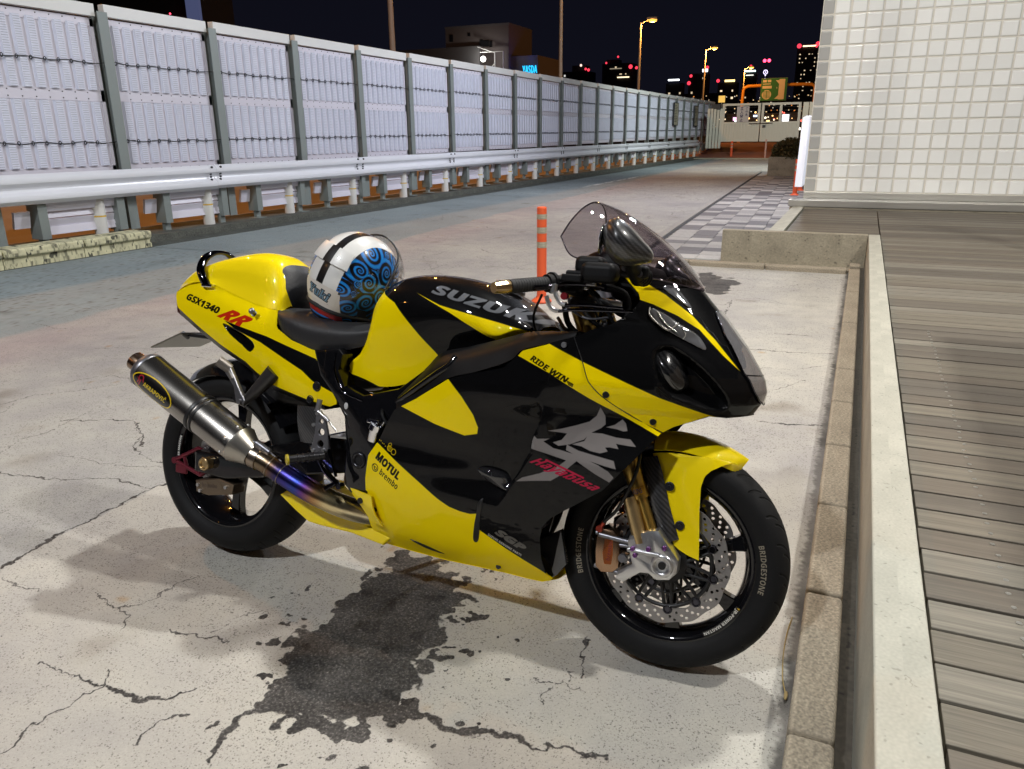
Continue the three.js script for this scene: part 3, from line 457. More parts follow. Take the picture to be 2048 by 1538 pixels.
  const pr = thing('gate_side_wall', 'white ribbed side wall right of the gate beside the bush', 'wall', [0, 0, Z]);
  for (let i = 0; i < 5; i++) mesh('wall_rib', box(0.3, 2.4, 0.1, -3.3 + i * 0.34, 1.8, 0.04 * (i % 2), 0.01), M_g2, pr);
}
// ---------------------------------------------------------------- gantry sign beyond the gate
{
  const Z = -90, t = thing('sign_gantry', 'orange steel gantry frame carrying the green road sign', 'gantry', [0, 0, Z]), M = std({ color: lin(0.55, 0.24, 0.02), roughness: 0.5 });
  mesh('gantry_frame', merge([tube([[-12.8, 0, 0], [-12.7, 4.5, 0], [-12.66, 5.85, 0], [-12.2, 6.15, 0], [-9, 6.2, 0], [-5.9, 6.15, 0], [-5.5, 5.9, 0], [-5.45, 4, 0], [-5.45, 0, 0]], 0.17, 60, 10, 0.2)]), M, t);
  const s = thing('road_sign', 'green road sign with white arrow and route panel on the orange gantry', 'sign', [-9.55, 5.75, Z + 0.3]);
  mesh('sign_panel', box(2.6, 2.2, 0.06), std({ roughness: 0.5, map: canvasTexture(256, 216, (c, w, h) => {
    c.fillStyle = '#1c6b34'; c.fillRect(0, 0, w, h); c.fillStyle = '#c9c2b8'; c.fillRect(176, 10, 58, 196); c.beginPath(); c.moveTo(140, 20); c.lineTo(180, 20); c.lineTo(180, 60); c.fill(); c.beginPath(); c.moveTo(140, 200); c.lineTo(180, 160); c.lineTo(180, 200); c.fill();
    c.font = 'bold 26px sans-serif'; c.fillText('1', 150, 104); c.fillRect(14, 14, 40, 24); c.fillRect(62, 14, 34, 24); c.fillRect(14, 50, 80, 8); c.fillRect(14, 72, 92, 26); c.beginPath(); c.arc(60, 158, 46, 0, 7); c.fill(); c.strokeStyle = '#1c6b34'; c.lineWidth = 5; for (let i = 0; i < 6; i++) { c.beginPath(); c.moveTo(24, 128 + i * 12); c.lineTo(96, 126 + i * 12); c.stroke(); } c.beginPath(); c.moveTo(60, 116); c.lineTo(60, 200); c.stroke();
  }) }), s);
  mesh('sign_back', box(2.64, 2.24, 0.04, 0, 0, -0.06), M_green, s);
  const w = thing('warning_sign', 'small yellow lit sign standing behind the left end of the gate', 'sign', [-9.1, 0, -55]);
  mesh('sign_panel', box(0.42, 0.42, 0.05, 0, 3.55, 0), std({ color: lin(0.7, 0.5, 0.1), emissive: lin(1, 0.62, 0.15), emissiveIntensity: 0.7 }), w); mesh('pole', cyl(0.04, 0.04, 3.4, 8, 0, 1.7, -0.04), M_green, w);
}
// ---------------------------------------------------------------- buildings and the lit skyline
function tower(name, label, x0, x1, top, z, o = {}) {
  const w = x1 - x0, t = thing(name, label, 'building', [(x0 + x1) / 2, 0, z]), dep = o.depth ?? w * 0.7;
  mesh('wall', merge([box(w, top, dep, 0, top / 2, 0), ...(o.steps ?? []).map(([a, b, c]) => box(b - a, c, dep * 0.6, (a + b) / 2, top + c / 2, 0))]), std({ color: lin(...(o.color ?? [0.03, 0.03, 0.033])), roughness: 0.7 }), t);
  const wins = [], wy = o.pitch ?? 3.2, wx = o.wx ?? 2.6;
  for (let y = (o.from ?? 14); y < top - 1.5; y += wy) for (let x = -w / 2 + 1; x < w / 2 - 0.6; x += wx) if (rnd() < (o.lit ?? 0.3)) wins.push(new THREE.BoxGeometry(wx * rr(0.2, 0.5), wy * rr(0.16, 0.3), 0.1).translate(x + wx * 0.3, y, dep / 2 + 0.06));
  if (wins.length) { const m = mesh('lit_windows', merge(wins), M_glow(new THREE.Color(...(o.glow ?? [1, 0.78, 0.5])), o.k ?? 0.7), t); m.userData.kind = 'stuff'; }
  for (const [x, y, r, c] of o.lights ?? []) { const a = (x0 + x1) / 2; mesh('warning_light', new THREE.SphereGeometry(r ?? 0.6, 8, 6).translate(x - a, y, dep / 2), M_glow(c ?? new THREE.Color(1, 0.05, 0.09), 1.6), t); }
  for (const [a, b, y, hh, c, k] of o.strips ?? []) mesh('light_strip', box(b - a, hh, 0.4, (a + b) / 2 - (x0 + x1) / 2, y, dep / 2 + 0.2), M_glow(new THREE.Color(...c), k ?? 3), t);
  return t;
}
tower('office_tower', 'dark far building with a stepped roof and red lamps, leftmost on the skyline', -149, -132, 32, -400, { lit: 0.12, steps: [[-1, 6, 3]], lights: [[-149, 32.6, 0.7], [-136, 34.8, 0.6, new THREE.Color(1, 0.7, 0.6)], [-133.5, 33, 0.6], [-132, 32.5, 0.7]], glow: [0.95, 0.95, 0.9], from: 27 });
tower('office_tower', 'dark far tower with warm window rows behind the second street lamp', -125, -110, 35, -400, { lit: 0.25, steps: [[-6, 0, 2]], lights: [[-123, 35.4, 0.5], [-117, 38, 0.5], [-110.5, 33.2, 1.0], [-107.5, 32.6, 0.7]], strips: [[-121, -115, 32.6, 0.4, [0.6, 0.5, 0.35], 0.5], [-117, -111, 28.5, 0.5, [1, 0.8, 0.5], 2]] });
tower('office_block', 'low far block with a white lit strip on its roof', -93, -85, 25, -400, { lit: 0.2, strips: [[-92, -86.6, 26.5, 0.7, [0.9, 0.95, 1], 4]] });
tower('office_tower', 'far tower with a bright white sign box and two red lamps', -82, -73, 29, -400, { lit: 0.22, lights: [[-81, 28, 0.7], [-81.8, 24.8, 0.9], [-73.5, 31.5, 0.8]], strips: [[-75.6, -73.2, 30.2, 1.2, [0.95, 0.98, 1], 5]] });
tower('office_block', 'far block with a golden lit roof strip', -68, -59, 24.5, -400, { lit: 0.5, lights: [[-68, 25.4, 0.8]], strips: [[-64.8, -60.2, 25.2, 0.9, [1, 0.72, 0.25], 3]], k: 1.3, from: 8 });
tower('office_tower', 'dark far tower crowned by pale green light', -57, -50.5, 28.5, -400, { lit: 0.35, strips: [[-56.5, -51.2, 29.2, 0.7, [0.7, 0.95, 0.9], 3], [-55.5, -52, 27.4, 0.3, [0.9, 0.9, 0.8], 2]], lights: [[-53.5, 31.2, 0.7]], from: 8 });
tower('apartment_tower', 'tall dark apartment tower with many lit windows beside the glass block wall', -33.5, -22, 38, -400, { lit: 0.30, pitch: 1.7, wx: 1.3, lights: [[-32.8, 38.8, 1.0], [-25, 39.4, 0.9], [-25.4, 38.4, 0.6]], strips: [[-31.2, -25, 38.6, 0.5, [1, 0.55, 0.3], 4]], k: 0.95, from: 8 });
tower('office_block', 'long low dark block full of small lights behind the gantry', -60, -34, 17, -420, { lit: 0.35, pitch: 2.4, wx: 2.2, k: 1.0, from: 5 });
tower('office_block', 'grey low block behind the far end of the fence', -104, -72, 21, -430, { lit: 0.1, color: [0.05, 0.05, 0.05], from: 8 });
{ const t = thing('broadcast_mast', 'slim lattice mast lit violet with two red lamps on top', 'mast', [-46.9, 0, -400]); mesh('mast_body', rod([-0.4, 0, 0], [-0.1, 31, 0], 0.5, 0.25), std({ color: lin(0.05, 0.05, 0.05) }), t);
  const M = M_glow(new THREE.Color(0.75, 0.68, 1.0), 2.5); for (let i = 0; i < 9; i++) mesh('mast_light', new THREE.SphereGeometry(0.28, 8, 6).translate(-0.2 + i * 0.03, 17 + i * 1.45, 0.6), i < 2 ? M_glow(new THREE.Color(1, 0.7, 0.2), 2.5) : M, t); mesh('ring_light', new THREE.TorusGeometry(0.9, 0.14, 6, 20).translate(0, 28.6, 0.6), M, t);
  for (const x of [-0.9, 1.1]) mesh('warning_light', new THREE.SphereGeometry(0.75, 8, 6).translate(x, 33.6, 0), M_glow(new THREE.Color(1, 0.05, 0.12), 6), t); }
{ // pale building with the blue sign
  const M = std({ color: lin(0.12, 0.10, 0.098), roughness: 0.9 }), M2 = std({ color: lin(0.11, 0.105, 0.11), roughness: 0.9 }), t = thing('factory_building', 'dim pale factory building with a stair lamp and the blue lit sign', 'building', [0, 0, -100]);
  mesh('wall', merge([box(9.4, 15.2, 8, -49.3, 7.6, -4)]), M, t); mesh('wing_wall', box(24, 12.8, 6, -60.6, 6.4, -2.4), M2, t); mesh('low_wall', box(3.9, 11.4, 8, -42.7, 5.7, -4.6), M, t); mesh('roof_parapet', box(9.5, 0.25, 8.1, -49.3, 15.32, -4), M2, t);
  const dark = std({ color: lin(0.012, 0.012, 0.014), roughness: 0.3 });
  for (const [x, y, w, h] of [[-53.1, 14.0, 0.5, 0.9], [-50.4, 14.3, 0.4, 0.4], [-48.6, 13.2, 0.5, 0.8], [-47.9, 13.1, 0.9, 0.8], [-47.2, 13.0, 0.4, 0.8]]) mesh('window', box(w, h, 0.1, x, y, 0.02), dark, t);
  for (const [x, y, w, h] of [[-57.5, 11.2, 0.6, 0.5], [-56.3, 11.2, 0.5, 0.5], [-54.2, 11, 0.3, 1.1], [-53.1, 11.1, 0.3, 0.4]]) mesh('window', box(w, h, 0.1, x, y, 0.62), dark, t);
  mesh('stair', merge([box(2.2, 0.08, 0.08, -47.1, 11.9, 1.2).rotateZ(0), box(0.08, 4, 0.08, -46.1, 9.9, 1.2), box(0.08, 4, 0.08, -44.9, 9.9, 1.2), box(1.2, 0.08, 0.08, -45.5, 11.9, 1.2), rod([-48.6, 12.6, 1.2], [-46.1, 11.8, 1.2], 0.05), rod([-48, 8.8, 1.2], [-46.2, 10.4, 1.2], 0.05)]), std({ color: lin(0.6, 0.6, 0.6) }), t);
  mesh('stair_lamp', new THREE.SphereGeometry(0.36, 12, 8).translate(-47.6, 11.05, 1.6), M_glow(new THREE.Color(1, 0.98, 0.9), 6), t);
  const l = new THREE.PointLight(new THREE.Color(1, 0.98, 0.9), 22); l.name = 'stair_light'; l.position.set(-47.6, 11.05, 2.3); l.shadow.radius = 10; t.add(l);
  const s = thing('roof_sign', 'glowing cyan YASDA sign on the low end of the factory building', 'sign', [-42.2, 9.1, -99]);
  mesh('letters', new TextGeometry('YASDA', { font, size: 0.72, depth: 0.08, curveSegments: 4 }).scale(0.66, 1.3, 1), M_glow(new THREE.Color(0.02, 0.55, 1.0), 1.6), s);
  const b = new THREE.PointLight(new THREE.Color(0.05, 0.15, 1), 12); b.name = 'sign_light'; b.position.set(0.9, 0.5, 0.7); b.shadow.radius = 10; s.add(b);
  const d = thing('dark_building', 'dark building behind the near end of the fence with a dim glass stair', 'building', [0, 0, -60]);
  mesh('wall', box(16, 17, 6, -68.6, 8.5, -4), std({ color: lin(0.02, 0.017, 0.018), roughness: 0.8 }), d); mesh('stair_glass', box(1.6, 3, 0.3, -59.0, 13.4, 0.0), std({ color: lin(0.05, 0.06, 0.12), emissive: lin(0.10, 0.12, 0.25), emissiveIntensity: 0.55 }), d); mesh('warning_light', new THREE.SphereGeometry(0.08, 8, 6).translate(-62.0, 12.7, 0), M_glow(new THREE.Color(1, 0.05, 0.1), 5), d);
}
// queue of cars seen through the gate windows
{
  const body = extrude([[-2.1, 0.3], [2.1, 0.3], [2.15, 0.75], [1.5, 0.9], [0.9, 1.42], [-1.1, 1.42], [-1.75, 0.95], [-2.15, 0.85]], 1.6, 0.06), wheel = new THREE.CylinderGeometry(0.32, 0.32, 0.2, 14).rotateX(Math.PI / 2);
  body.translate(0, 0, -0.8);
  const cols = ['white', 'dark blue', 'silver', 'black', 'pale grey', 'red', 'white', 'grey', 'dark'];
  const rgb = [[0.7, 0.7, 0.7], [0.03, 0.04, 0.12], [0.4, 0.4, 0.42], [0.02, 0.02, 0.02], [0.5, 0.5, 0.5], [0.35, 0.03, 0.03], [0.7, 0.7, 0.7], [0.2, 0.2, 0.2], [0.04, 0.04, 0.05]];
  struct('far_bridge', box(60, 1.2, 16, -18, 0.6, -118), std({ color: lin(0.05, 0.05, 0.055), roughness: 0.9 }));
  const words = ['leftmost', 'second', 'third', 'fourth', 'fifth', 'sixth', 'seventh', 'eighth', 'rightmost'];
  for (let i = 0; i < 9; i++) {
    const t = thing('distant_car', words[i] + ' car from the left of the far queue seen through the gate windows, ' + cols[i], 'car', [-17.2 + i * 1.05, 1.2, -112 - (i % 3) * 3], i % 2 ? 1.15 : -1.2, 'cars queueing beyond the gate');
    mesh('body', body, phys({ color: lin(...rgb[i]), roughness: 0.3, clearcoat: 1 }), t);
    for (const [x, z] of [[1.3, 0.75], [-1.3, 0.75], [1.3, -0.75], [-1.3, -0.75]]) mesh('wheel', wheel.clone().translate(x, 0.32, z), M_asphalt, t);
    for (const z of [0.55, -0.55]) { mesh('headlight', new THREE.SphereGeometry(0.15, 8, 6).translate(2.2, 0.72, z), M_glow(new THREE.Color(1, 0.92, 0.75), 6), t); mesh('tail_light', new THREE.SphereGeometry(0.14, 8, 6).translate(-2.2, 0.82, z), M_glow(new THREE.Color(1, 0.08, 0.05), 3), t); }
  }
  const dist = thing('shop_building', 'low bright shop building with white and pink signs beyond the gate', 'building', [-13, 0, -135]);
  mesh('wall', box(16, 4.4, 4, 0, 2.2, 0), std({ color: lin(0.05, 0.05, 0.06), roughness: 0.8 }), dist);
  for (const [x, y, w, h, c] of [[-6.2, 3.6, 1.6, 0.5, [1, 0.5, 0.75]], [-5.4, 2.7, 0.9, 0.4, [1, 0.8, 0.9]], [-3.6, 4.0, 0.6, 0.3, [0.7, 0.8, 1]], [-1.6, 3.2, 0.5, 0.3, [1, 0.7, 0.3]], [1.0, 3.4, 1.0, 1.5, [1, 1, 1]], [1.6, 2.6, 2.4, 0.4, [1, 0.95, 0.9]], [3.8, 3.5, 0.5, 0.9, [0.8, 1, 0.9]], [5.2, 3.9, 0.9, 0.4, [1, 0.1, 0.15]], [-2.6, 2.4, 0.5, 0.3, [0.6, 0.7, 1]], [4.4, 2.5, 1.4, 0.25, [1, 0.9, 0.8]]]) mesh('lit_sign', box(w, h, 0.1, x, y, 2.06), M_glow(new THREE.Color(...c), 2.2), dist);
  for (let i = 0; i < 46; i++) mesh('small_lamp', new THREE.SphereGeometry(rr(0.06, 0.16), 8, 6).translate(rr(-7.8, 7.8), rr(1.5, 4.6), 2.1), M_glow([new THREE.Color(1, 0.55, 0.2), new THREE.Color(1, 0.12, 0.08), new THREE.Color(0.9, 0.95, 1), new THREE.Color(1, 0.85, 0.6)][i % 4], 3), dist);
}
{ // rows of tiny lights low on the far shore
  const l = [[], [], []]; for (let i = 0; i < 260; i++) { const x = rr(-100, -24), y = 4 + 14 * Math.pow(rnd(), 1.6); l[i % 3].push(new THREE.BoxGeometry(rr(0.2, 0.55), rr(0.2, 0.4), 0.2).translate(x, y, -380 + rr(-6, 6))); }
  const t = thing('shore_lights', 'band of many tiny warm lights low along the far skyline', 'lights'); ['#ffd9a0', '#fff3dd', '#ff9a4a'].forEach((c, i) => { const m = mesh('tiny_lights', merge(l[i]), M_glow(new THREE.Color(c), 1.2), t); m.userData.kind = 'stuff'; });
}
// ================================================================ THE MOTORCYCLE (x forward, y up, z to its right side; it leans on its side stand)
const bike = thing('motorcycle', 'black and yellow sports motorcycle leaning on its side stand beside the stone kerb', 'motorcycle');
{
  const psi = -0.0129114, phi = 0.2274, H = V(Math.cos(psi), 0, -Math.sin(psi)), R0 = H.clone().cross(V(0, 1, 0)), U = V(0, 1, 0).multiplyScalar(Math.cos(phi)).addScaledVector(R0, -Math.sin(phi)), R = H.clone().cross(U);
  bike.quaternion.setFromRotationMatrix(new THREE.Matrix4().makeBasis(H, U, R)); bike.position.set(-1.83632, 0.003, -1.75881);
}
const WB = 1.4883, RF = 0.300, RR = 0.318;
// ---- materials of the bike
const M_black = phys({ color: lin(0.005, 0.005, 0.006), roughness: 0.25, specularIntensity: 0.1, clearcoat: 1, clearcoatRoughness: 0.02 });
const M_yellow = phys({ color: lin(0.90, 0.68, 0.003), roughness: 0.4, specularIntensity: 0.2, clearcoat: 1, clearcoatRoughness: 0.025 });
const M_satin = std({ color: lin(0.008, 0.008, 0.009), roughness: 0.40 }), M_plastic = phys({ color: lin(0.007, 0.007, 0.0075), roughness: 0.5, specularIntensity: 0.3 });
const M_alu = std({ color: lin(0.62, 0.62, 0.63), metalness: 0.95, roughness: 0.30 }), M_chrome = std({ color: lin(0.8, 0.8, 0.82), metalness: 1, roughness: 0.07 }), M_bolt = std({ color: lin(0.05, 0.05, 0.055), metalness: 0.8, roughness: 0.3 });
const M_gold = std({ color: lin(0.62, 0.40, 0.10), metalness: 0.95, roughness: 0.28 }), M_gold2 = std({ color: lin(0.55, 0.40, 0.20), metalness: 0.9, roughness: 0.32 }), M_gun = std({ color: lin(0.22, 0.22, 0.24), metalness: 0.85, roughness: 0.38 });
const M_darkchrome = std({ color: lin(0.07, 0.07, 0.085), metalness: 1, roughness: 0.08 });
const M_rubber = std({ color: lin(0.016, 0.016, 0.017), roughness: 0.7 }), M_seat = std({ color: lin(0.014, 0.014, 0.016), roughness: 0.52, bumpMap: paint(128, 128, (u, v) => 0.5 + 0.5 * noise(u * 50, v * 50, 3), false), bumpScale: 0.0006 });
const weave = paint(64, 64, (u, v) => { const a = Math.floor(u * 8), b = Math.floor(v * 8), o = (a + b) % 4 < 2; const k = (o ? 0.5 + 0.5 * Math.sin(v * 8 * Math.PI) ** 2 : 0.5 + 0.5 * Math.sin(u * 8 * Math.PI) ** 2) * (o ? 0.30 : 0.16); return [k, k, k * 1.03]; });
const M_carbon = phys({ map: weave, roughness: 0.35, clearcoat: 1, clearcoatRoughness: 0.03 });
const repeatMap = (m, a, b) => { const c = m.clone(); c.map = m.map.clone(); c.map.repeat.set(a, b); c.map.needsUpdate = true; return c; };
// ---- geometry tools
const poly = (pts) => { const L = [0]; for (let i = 1; i < pts.length; i++) L.push(L[i - 1] + Math.hypot(...pts[i].map((q, k) => q - pts[i - 1][k]))); return (t) => { const s = clamp(t) * L[L.length - 1]; let i = 1; while (i < L.length - 1 && L[i] < s) i++; const u = (s - L[i - 1]) / (L[i] - L[i - 1] || 1); return pts[i].map((q, k) => lerp(pts[i - 1][k], q, u)); }; };
const smoothPts = (pts, n = 40, closed = false) => new THREE.CatmullRomCurve3(pts.map(([x, y, z = 0]) => V(x, y, z)), closed, 'centripetal').getSpacedPoints(n).map((p) => [p.x, p.y, p.z]);
function coons(b, t, l, r) { const [B, T, L, R] = [b, t, l, r].map(poly), [p00, p10, p01, p11] = [b[0], b[b.length - 1], t[0], t[t.length - 1]]; return (u, v, su = u) => { const x = B(su), y = T(su), c = L(v), d = R(v); return [0, 1].map((k) => (1 - v) * x[k] + v * y[k] + (1 - su) * c[k] + su * d[k] - ((1 - su) * (1 - v) * p00[k] + su * (1 - v) * p10[k] + (1 - su) * v * p01[k] + su * v * p11[k])); }; }
const liveryUV = (p) => [(p[0] + 0.35) / 2.048, (p[1] - 0.15) / 0.9];
// sheet of points P[j][i] -> geometry; t > 0 gives it thickness towards its back
function sheet(P, { uv = liveryUV, flip = false, t = 0, closed = false } = {}) {
  const m = P.length, n = P[0].length, pos = [], tex = [], idx = [];
  for (const row of P) for (const p of row) { pos.push(p[0], p[1], p[2]); }
  P.forEach((row, j) => row.forEach((p, i) => tex.push(...uv(p, i / (n - 1), j / (m - 1)))));
  const tri = (a, b, c) => (flip ? idx.push(a, c, b) : idx.push(a, b, c));
  for (let j = 0; j < m - 1; j++) for (let i = 0; i < n - 1; i++) { const a = j * n + i; tri(a, a + 1, a + n + 1); tri(a, a + n + 1, a + n); }
  const g = new THREE.BufferGeometry(); g.setAttribute('position', new THREE.Float32BufferAttribute(pos, 3)); g.setAttribute('uv', new THREE.Float32BufferAttribute(tex, 2)); g.setIndex(idx); g.computeVertexNormals();
  if (closed) { const N = g.attributes.normal; for (let j = 0; j < m; j++) { const a = j * n, b = a + n - 1, v = V(N.getX(a) + N.getX(b), N.getY(a) + N.getY(b), N.getZ(a) + N.getZ(b)).normalize(); N.setXYZ(a, v.x, v.y, v.z); N.setXYZ(b, v.x, v.y, v.z); } }
  if (!t) return g;
  const N = g.attributes.normal, back = pos.map((q, k) => q - t * N.array[k]), p2 = [], u2 = [], rim = [];
  for (let i = 0; i < n; i++) rim.push(i); for (let j = 1; j < m; j++) rim.push(j * n + n - 1); for (let i = n - 2; i >= 0; i--) rim.push((m - 1) * n + i); for (let j = m - 2; j >= 0; j--) rim.push(j * n);
  const out = g.toNonIndexed(), inn = new THREE.BufferGeometry(); inn.setAttribute('position', new THREE.Float32BufferAttribute(back, 3)); inn.setAttribute('uv', g.attributes.uv.clone()); inn.setIndex(idx.map((_, k) => idx[k % 3 === 1 ? k + 1 : k % 3 === 2 ? k - 1 : k])); inn.computeVertexNormals();
  for (let k = 0; k < rim.length - 1; k++) { const a = rim[k], b = rim[k + 1], q = (s, i) => p2.push(s[i * 3], s[i * 3 + 1], s[i * 3 + 2]), w = (i) => u2.push(tex[i * 2], tex[i * 2 + 1]); const order = flip ? [[pos, a], [pos, b], [back, a], [pos, b], [back, b], [back, a]] : [[pos, a], [back, a], [pos, b], [pos, b], [back, a], [back, b]]; for (const [s, i] of order) { q(s, i); w(i); } }
  const e = new THREE.BufferGeometry(); e.setAttribute('position', new THREE.Float32BufferAttribute(p2, 3)); e.setAttribute('uv', new THREE.Float32BufferAttribute(u2, 2)); e.computeVertexNormals();
  return mergeGeometries([out, inn.toNonIndexed(), e]);
}
function mirrored(g) { const q = g.clone(); q.scale(1, 1, -1); if (q.index) { const a = q.index.array; for (let i = 0; i < a.length; i += 3) { const t = a[i + 1]; a[i + 1] = a[i + 2]; a[i + 2] = t; } } else for (const at of Object.values(q.attributes)) { const s = at.itemSize; for (let i = 0; i < at.count; i += 3) for (let k = 0; k < s; k++) { const a = (i + 1) * s + k, b = (i + 2) * s + k, t = at.array[a]; at.array[a] = at.array[b]; at.array[b] = t; } } if (q.attributes.normal) { /* scale() already turned the normals */ } return q; }
// smooth net through control points: rows of [x, y, z]
function net(rows, nu, nv) { const R = rows.map((r) => new THREE.CatmullRomCurve3(r.map((p) => V(...p)), false, 'centripetal')), P = []; const cols = []; for (let i = 0; i <= nu; i++) cols.push(new THREE.CatmullRomCurve3(R.map((c) => c.getPoint(i / nu)), false, 'centripetal')); for (let j = 0; j <= nv; j++) P.push(cols.map((c) => c.getPoint(j / nv).toArray())); return P; }
// star-shaped patch lying on a surface z = W(x, y), lifted by off (and domed in its middle)
function surfPatch(pts, W, off = 0.002, dome = 0, rings = 8, n = 48) {
  const o = smoothPts(pts, n, true).slice(0, n), cx = o.reduce((s, p) => s + p[0], 0) / n, cy = o.reduce((s, p) => s + p[1], 0) / n, P = [];
  for (let k = 0; k <= rings; k++) { const f = k / rings, row = []; for (let i = 0; i <= n; i++) { const p = o[i % n], x = cx + (p[0] - cx) * f, y = cy + (p[1] - cy) * f; row.push([x, y, W(x, y) + (k === rings ? -0.004 : off) + dome * (1 - f * f)]); } P.push(row); }
  return sheet(P, { flip: true, closed: true, uv: (p) => [p[0] * 40, p[1] * 40] });
}
// ---- the livery, drawn in metres of the side view; flat print and paint colours only
const KA = [[[1.321,0.695],[1.332,0.674],[1.335,0.653],[1.325,0.642],[1.301,0.627],[1.289,0.610],[1.270,0.601],[1.256,0.594],[1.229,0.587],[1.214,0.594],[1.235,0.603],[1.246,0.620],[1.200,0.622],[1.230,0.630],[1.266,0.643],[1.297,0.656],[1.312,0.672]],
[[1.372,0.669],[1.381,0.660],[1.387,0.642],[1.378,0.640],[1.361,0.644],[1.336,0.646],[1.356,0.654]],
[[1.299,0.629],[1.330,0.630],[1.364,0.624],[1.397,0.623],[1.413,0.607],[1.393,0.607],[1.366,0.609],[1.374,0.597],[1.352,0.599],[1.342,0.597],[1.350,0.589],[1.332,0.582],[1.307,0.585],[1.285,0.593],[1.261,0.595],[1.290,0.607]],
[[1.249,0.593],[1.280,0.582],[1.326,0.575],[1.368,0.569],[1.377,0.550],[1.347,0.554],[1.297,0.563],[1.268,0.572],[1.249,0.579]],
[[1.167,0.607],[1.176,0.599],[1.207,0.603],[1.192,0.594],[1.217,0.580],[1.240,0.577],[1.276,0.571],[1.300,0.564],[1.333,0.554],[1.359,0.542],[1.373,0.528],[1.363,0.515],[1.328,0.530],[1.279,0.556],[1.264,0.541],[1.243,0.516],[1.215,0.495],[1.124,0.479],[1.140,0.492],[1.185,0.510],[1.232,0.536],[1.252,0.554],[1.220,0.560],[1.156,0.573]]];
const VENT = [[0.019,0.783],[0.113,0.761],[0.166,0.735],[0.170,0.722],[0.150,0.706],[0.113,0.724],[0.045,0.759]];
function drawLivery(c, w, h, text) {
  const X = (x) => (x + 0.35) * 1000, Y = (y) => (1.05 - y) * 1000, YEL = '#f3d704', BLK = '#0d0d0e';
  const path = (pts, smoothed) => { const p = smoothed ? smoothPts(pts, 80, true) : pts; c.beginPath(); p.forEach(([x, y], i) => (i ? c.lineTo(X(x), Y(y)) : c.moveTo(X(x), Y(y)))); c.closePath(); };
  const fill = (pts, s, sm) => { c.fillStyle = s; path(pts, sm); c.fill(); };
  const txt = (str, x, y, x2, y2, hh, style, colour, f = 'bold', stroke) => {
    c.save(); c.translate(X(x), Y(y)); c.rotate(-Math.atan2(y2 - y, x2 - x)); c.font = f + ' 100px sans-serif'; const L = Math.hypot(x2 - x, y2 - y) * 1000, wd = c.measureText(str).width; c.scale(L / wd, hh * 1000 / 72); if (style) c.transform(1, 0, style, 1, 0, 0);
    c.fillStyle = colour; c.fillText(str, 0, 0); if (stroke) { c.lineWidth = stroke; c.strokeStyle = colour; c.strokeText(str, 0, 0); } c.restore(); };
  c.fillStyle = BLK; c.fillRect(0, 0, w, h);
  fill([[-0.35, 0.5], [0.515, 0.5], [0.515, 0.66], [0.44, 1.05], [-0.35, 1.05]], YEL);
  fill([[0.028,0.793],[0.221,0.761],[0.412,0.712],[0.463,0.660],[0.483,0.621],[0.412,0.646],[0.370,0.673],[0.197,0.741],[0.079,0.771]], BLK);
  fill(VENT, BLK, true);
  fill([[0.500,0.683],[0.515,0.69],[0.515,0.87],[0.55,0.93],[0.60,0.935],[0.683,0.901],[0.823,0.764],[0.86,0.735],[0.74,0.672],[0.70,0.648],[0.634,0.653],[0.575,0.668]], YEL);
  fill([[0.746,0.934],[0.831,0.905],[1.090,0.857],[1.02,0.82],[0.99,0.826],[0.864,0.887]], YEL);
  fill([[0.765,0.624],[0.80,0.646],[0.912,0.721],[0.958,0.676],[0.990,0.632],[1.004,0.600],[1.002,0.583],[0.966,0.573],[0.877,0.592]], YEL);
  fill([[1.182,0.840],[1.273,0.802],[1.453,0.732],[1.565,0.698],[1.60,0.690],[1.58,0.65],[1.47,0.60],[1.458,0.636],[1.295,0.714],[1.202,0.765],[1.109,0.799],[1.13,0.835]], YEL);
  fill([[0.676,0.506],[0.889,0.385],[0.924,0.368],[0.955,0.361],[0.985,0.359],[1.016,0.367],[1.006,0.335],[1.003,0.322],[1.012,0.316],[1.175,0.230],[1.215,0.203],[1.2,0.10],[0.5,0.1],[0.58,0.42],[0.63,0.47]], YEL);
  fill([[1.300,1.045],[1.326,1.017],[1.378,1.004],[1.424,0.981],[1.495,0.934],[1.555,0.880],[1.621,0.809],[1.578,0.844],[1.516,0.902],[1.463,0.931],[1.403,0.954],[1.373,0.962],[1.355,0.965],[1.34,0.985]], YEL);
  if (!text) return;
  for (const k of KA) fill(k, '#7d7876');
  txt('SUZUKI', 0.790, 0.938, 1.092, 0.876, 0.024, -0.1, '#5f6165', 'bold', 6);
  txt('RIDE WIN', 1.141, 0.794, 1.240, 0.747, 0.014, -0.2, '#17150c', 'bold', 5); for (let i = 0; i < 3; i++) { c.fillStyle = '#17150c'; c.save(); c.translate(X(1.242 + i * 0.002), Y(0.7535 - i * 0.0042)); c.rotate(0.44); c.fillRect(0, 0, 18 - i * 3, 2.2); c.restore(); }
  txt('Hayabusa', 1.156, 0.537, 1.325, 0.487, 0.021, -0.6, '#b4133c', 'italic bold', 4); c.strokeStyle = '#b4133c'; c.lineWidth = 5; c.beginPath(); c.moveTo(X(1.20), Y(0.548)); c.lineTo(X(1.30), Y(0.516)); c.stroke();
  txt('MOTUL', 0.672, 0.462, 0.755, 0.412, 0.023, 0, '#17150c', 'bold', 9);
  c.strokeStyle = '#17150c'; c.lineWidth = 2.5; c.beginPath(); c.arc(X(0.672), Y(0.432), 11, 0, 7); c.stroke(); c.beginPath(); c.arc(X(0.673), Y(0.430), 4.5, 0, 7); c.stroke(); c.beginPath(); c.moveTo(X(0.667), Y(0.442)); c.lineTo(X(0.670), Y(0.428)); c.stroke();
  txt('brembo', 0.686, 0.418, 0.751, 0.382, 0.019, 0, '#17150c', 'bold', 0);
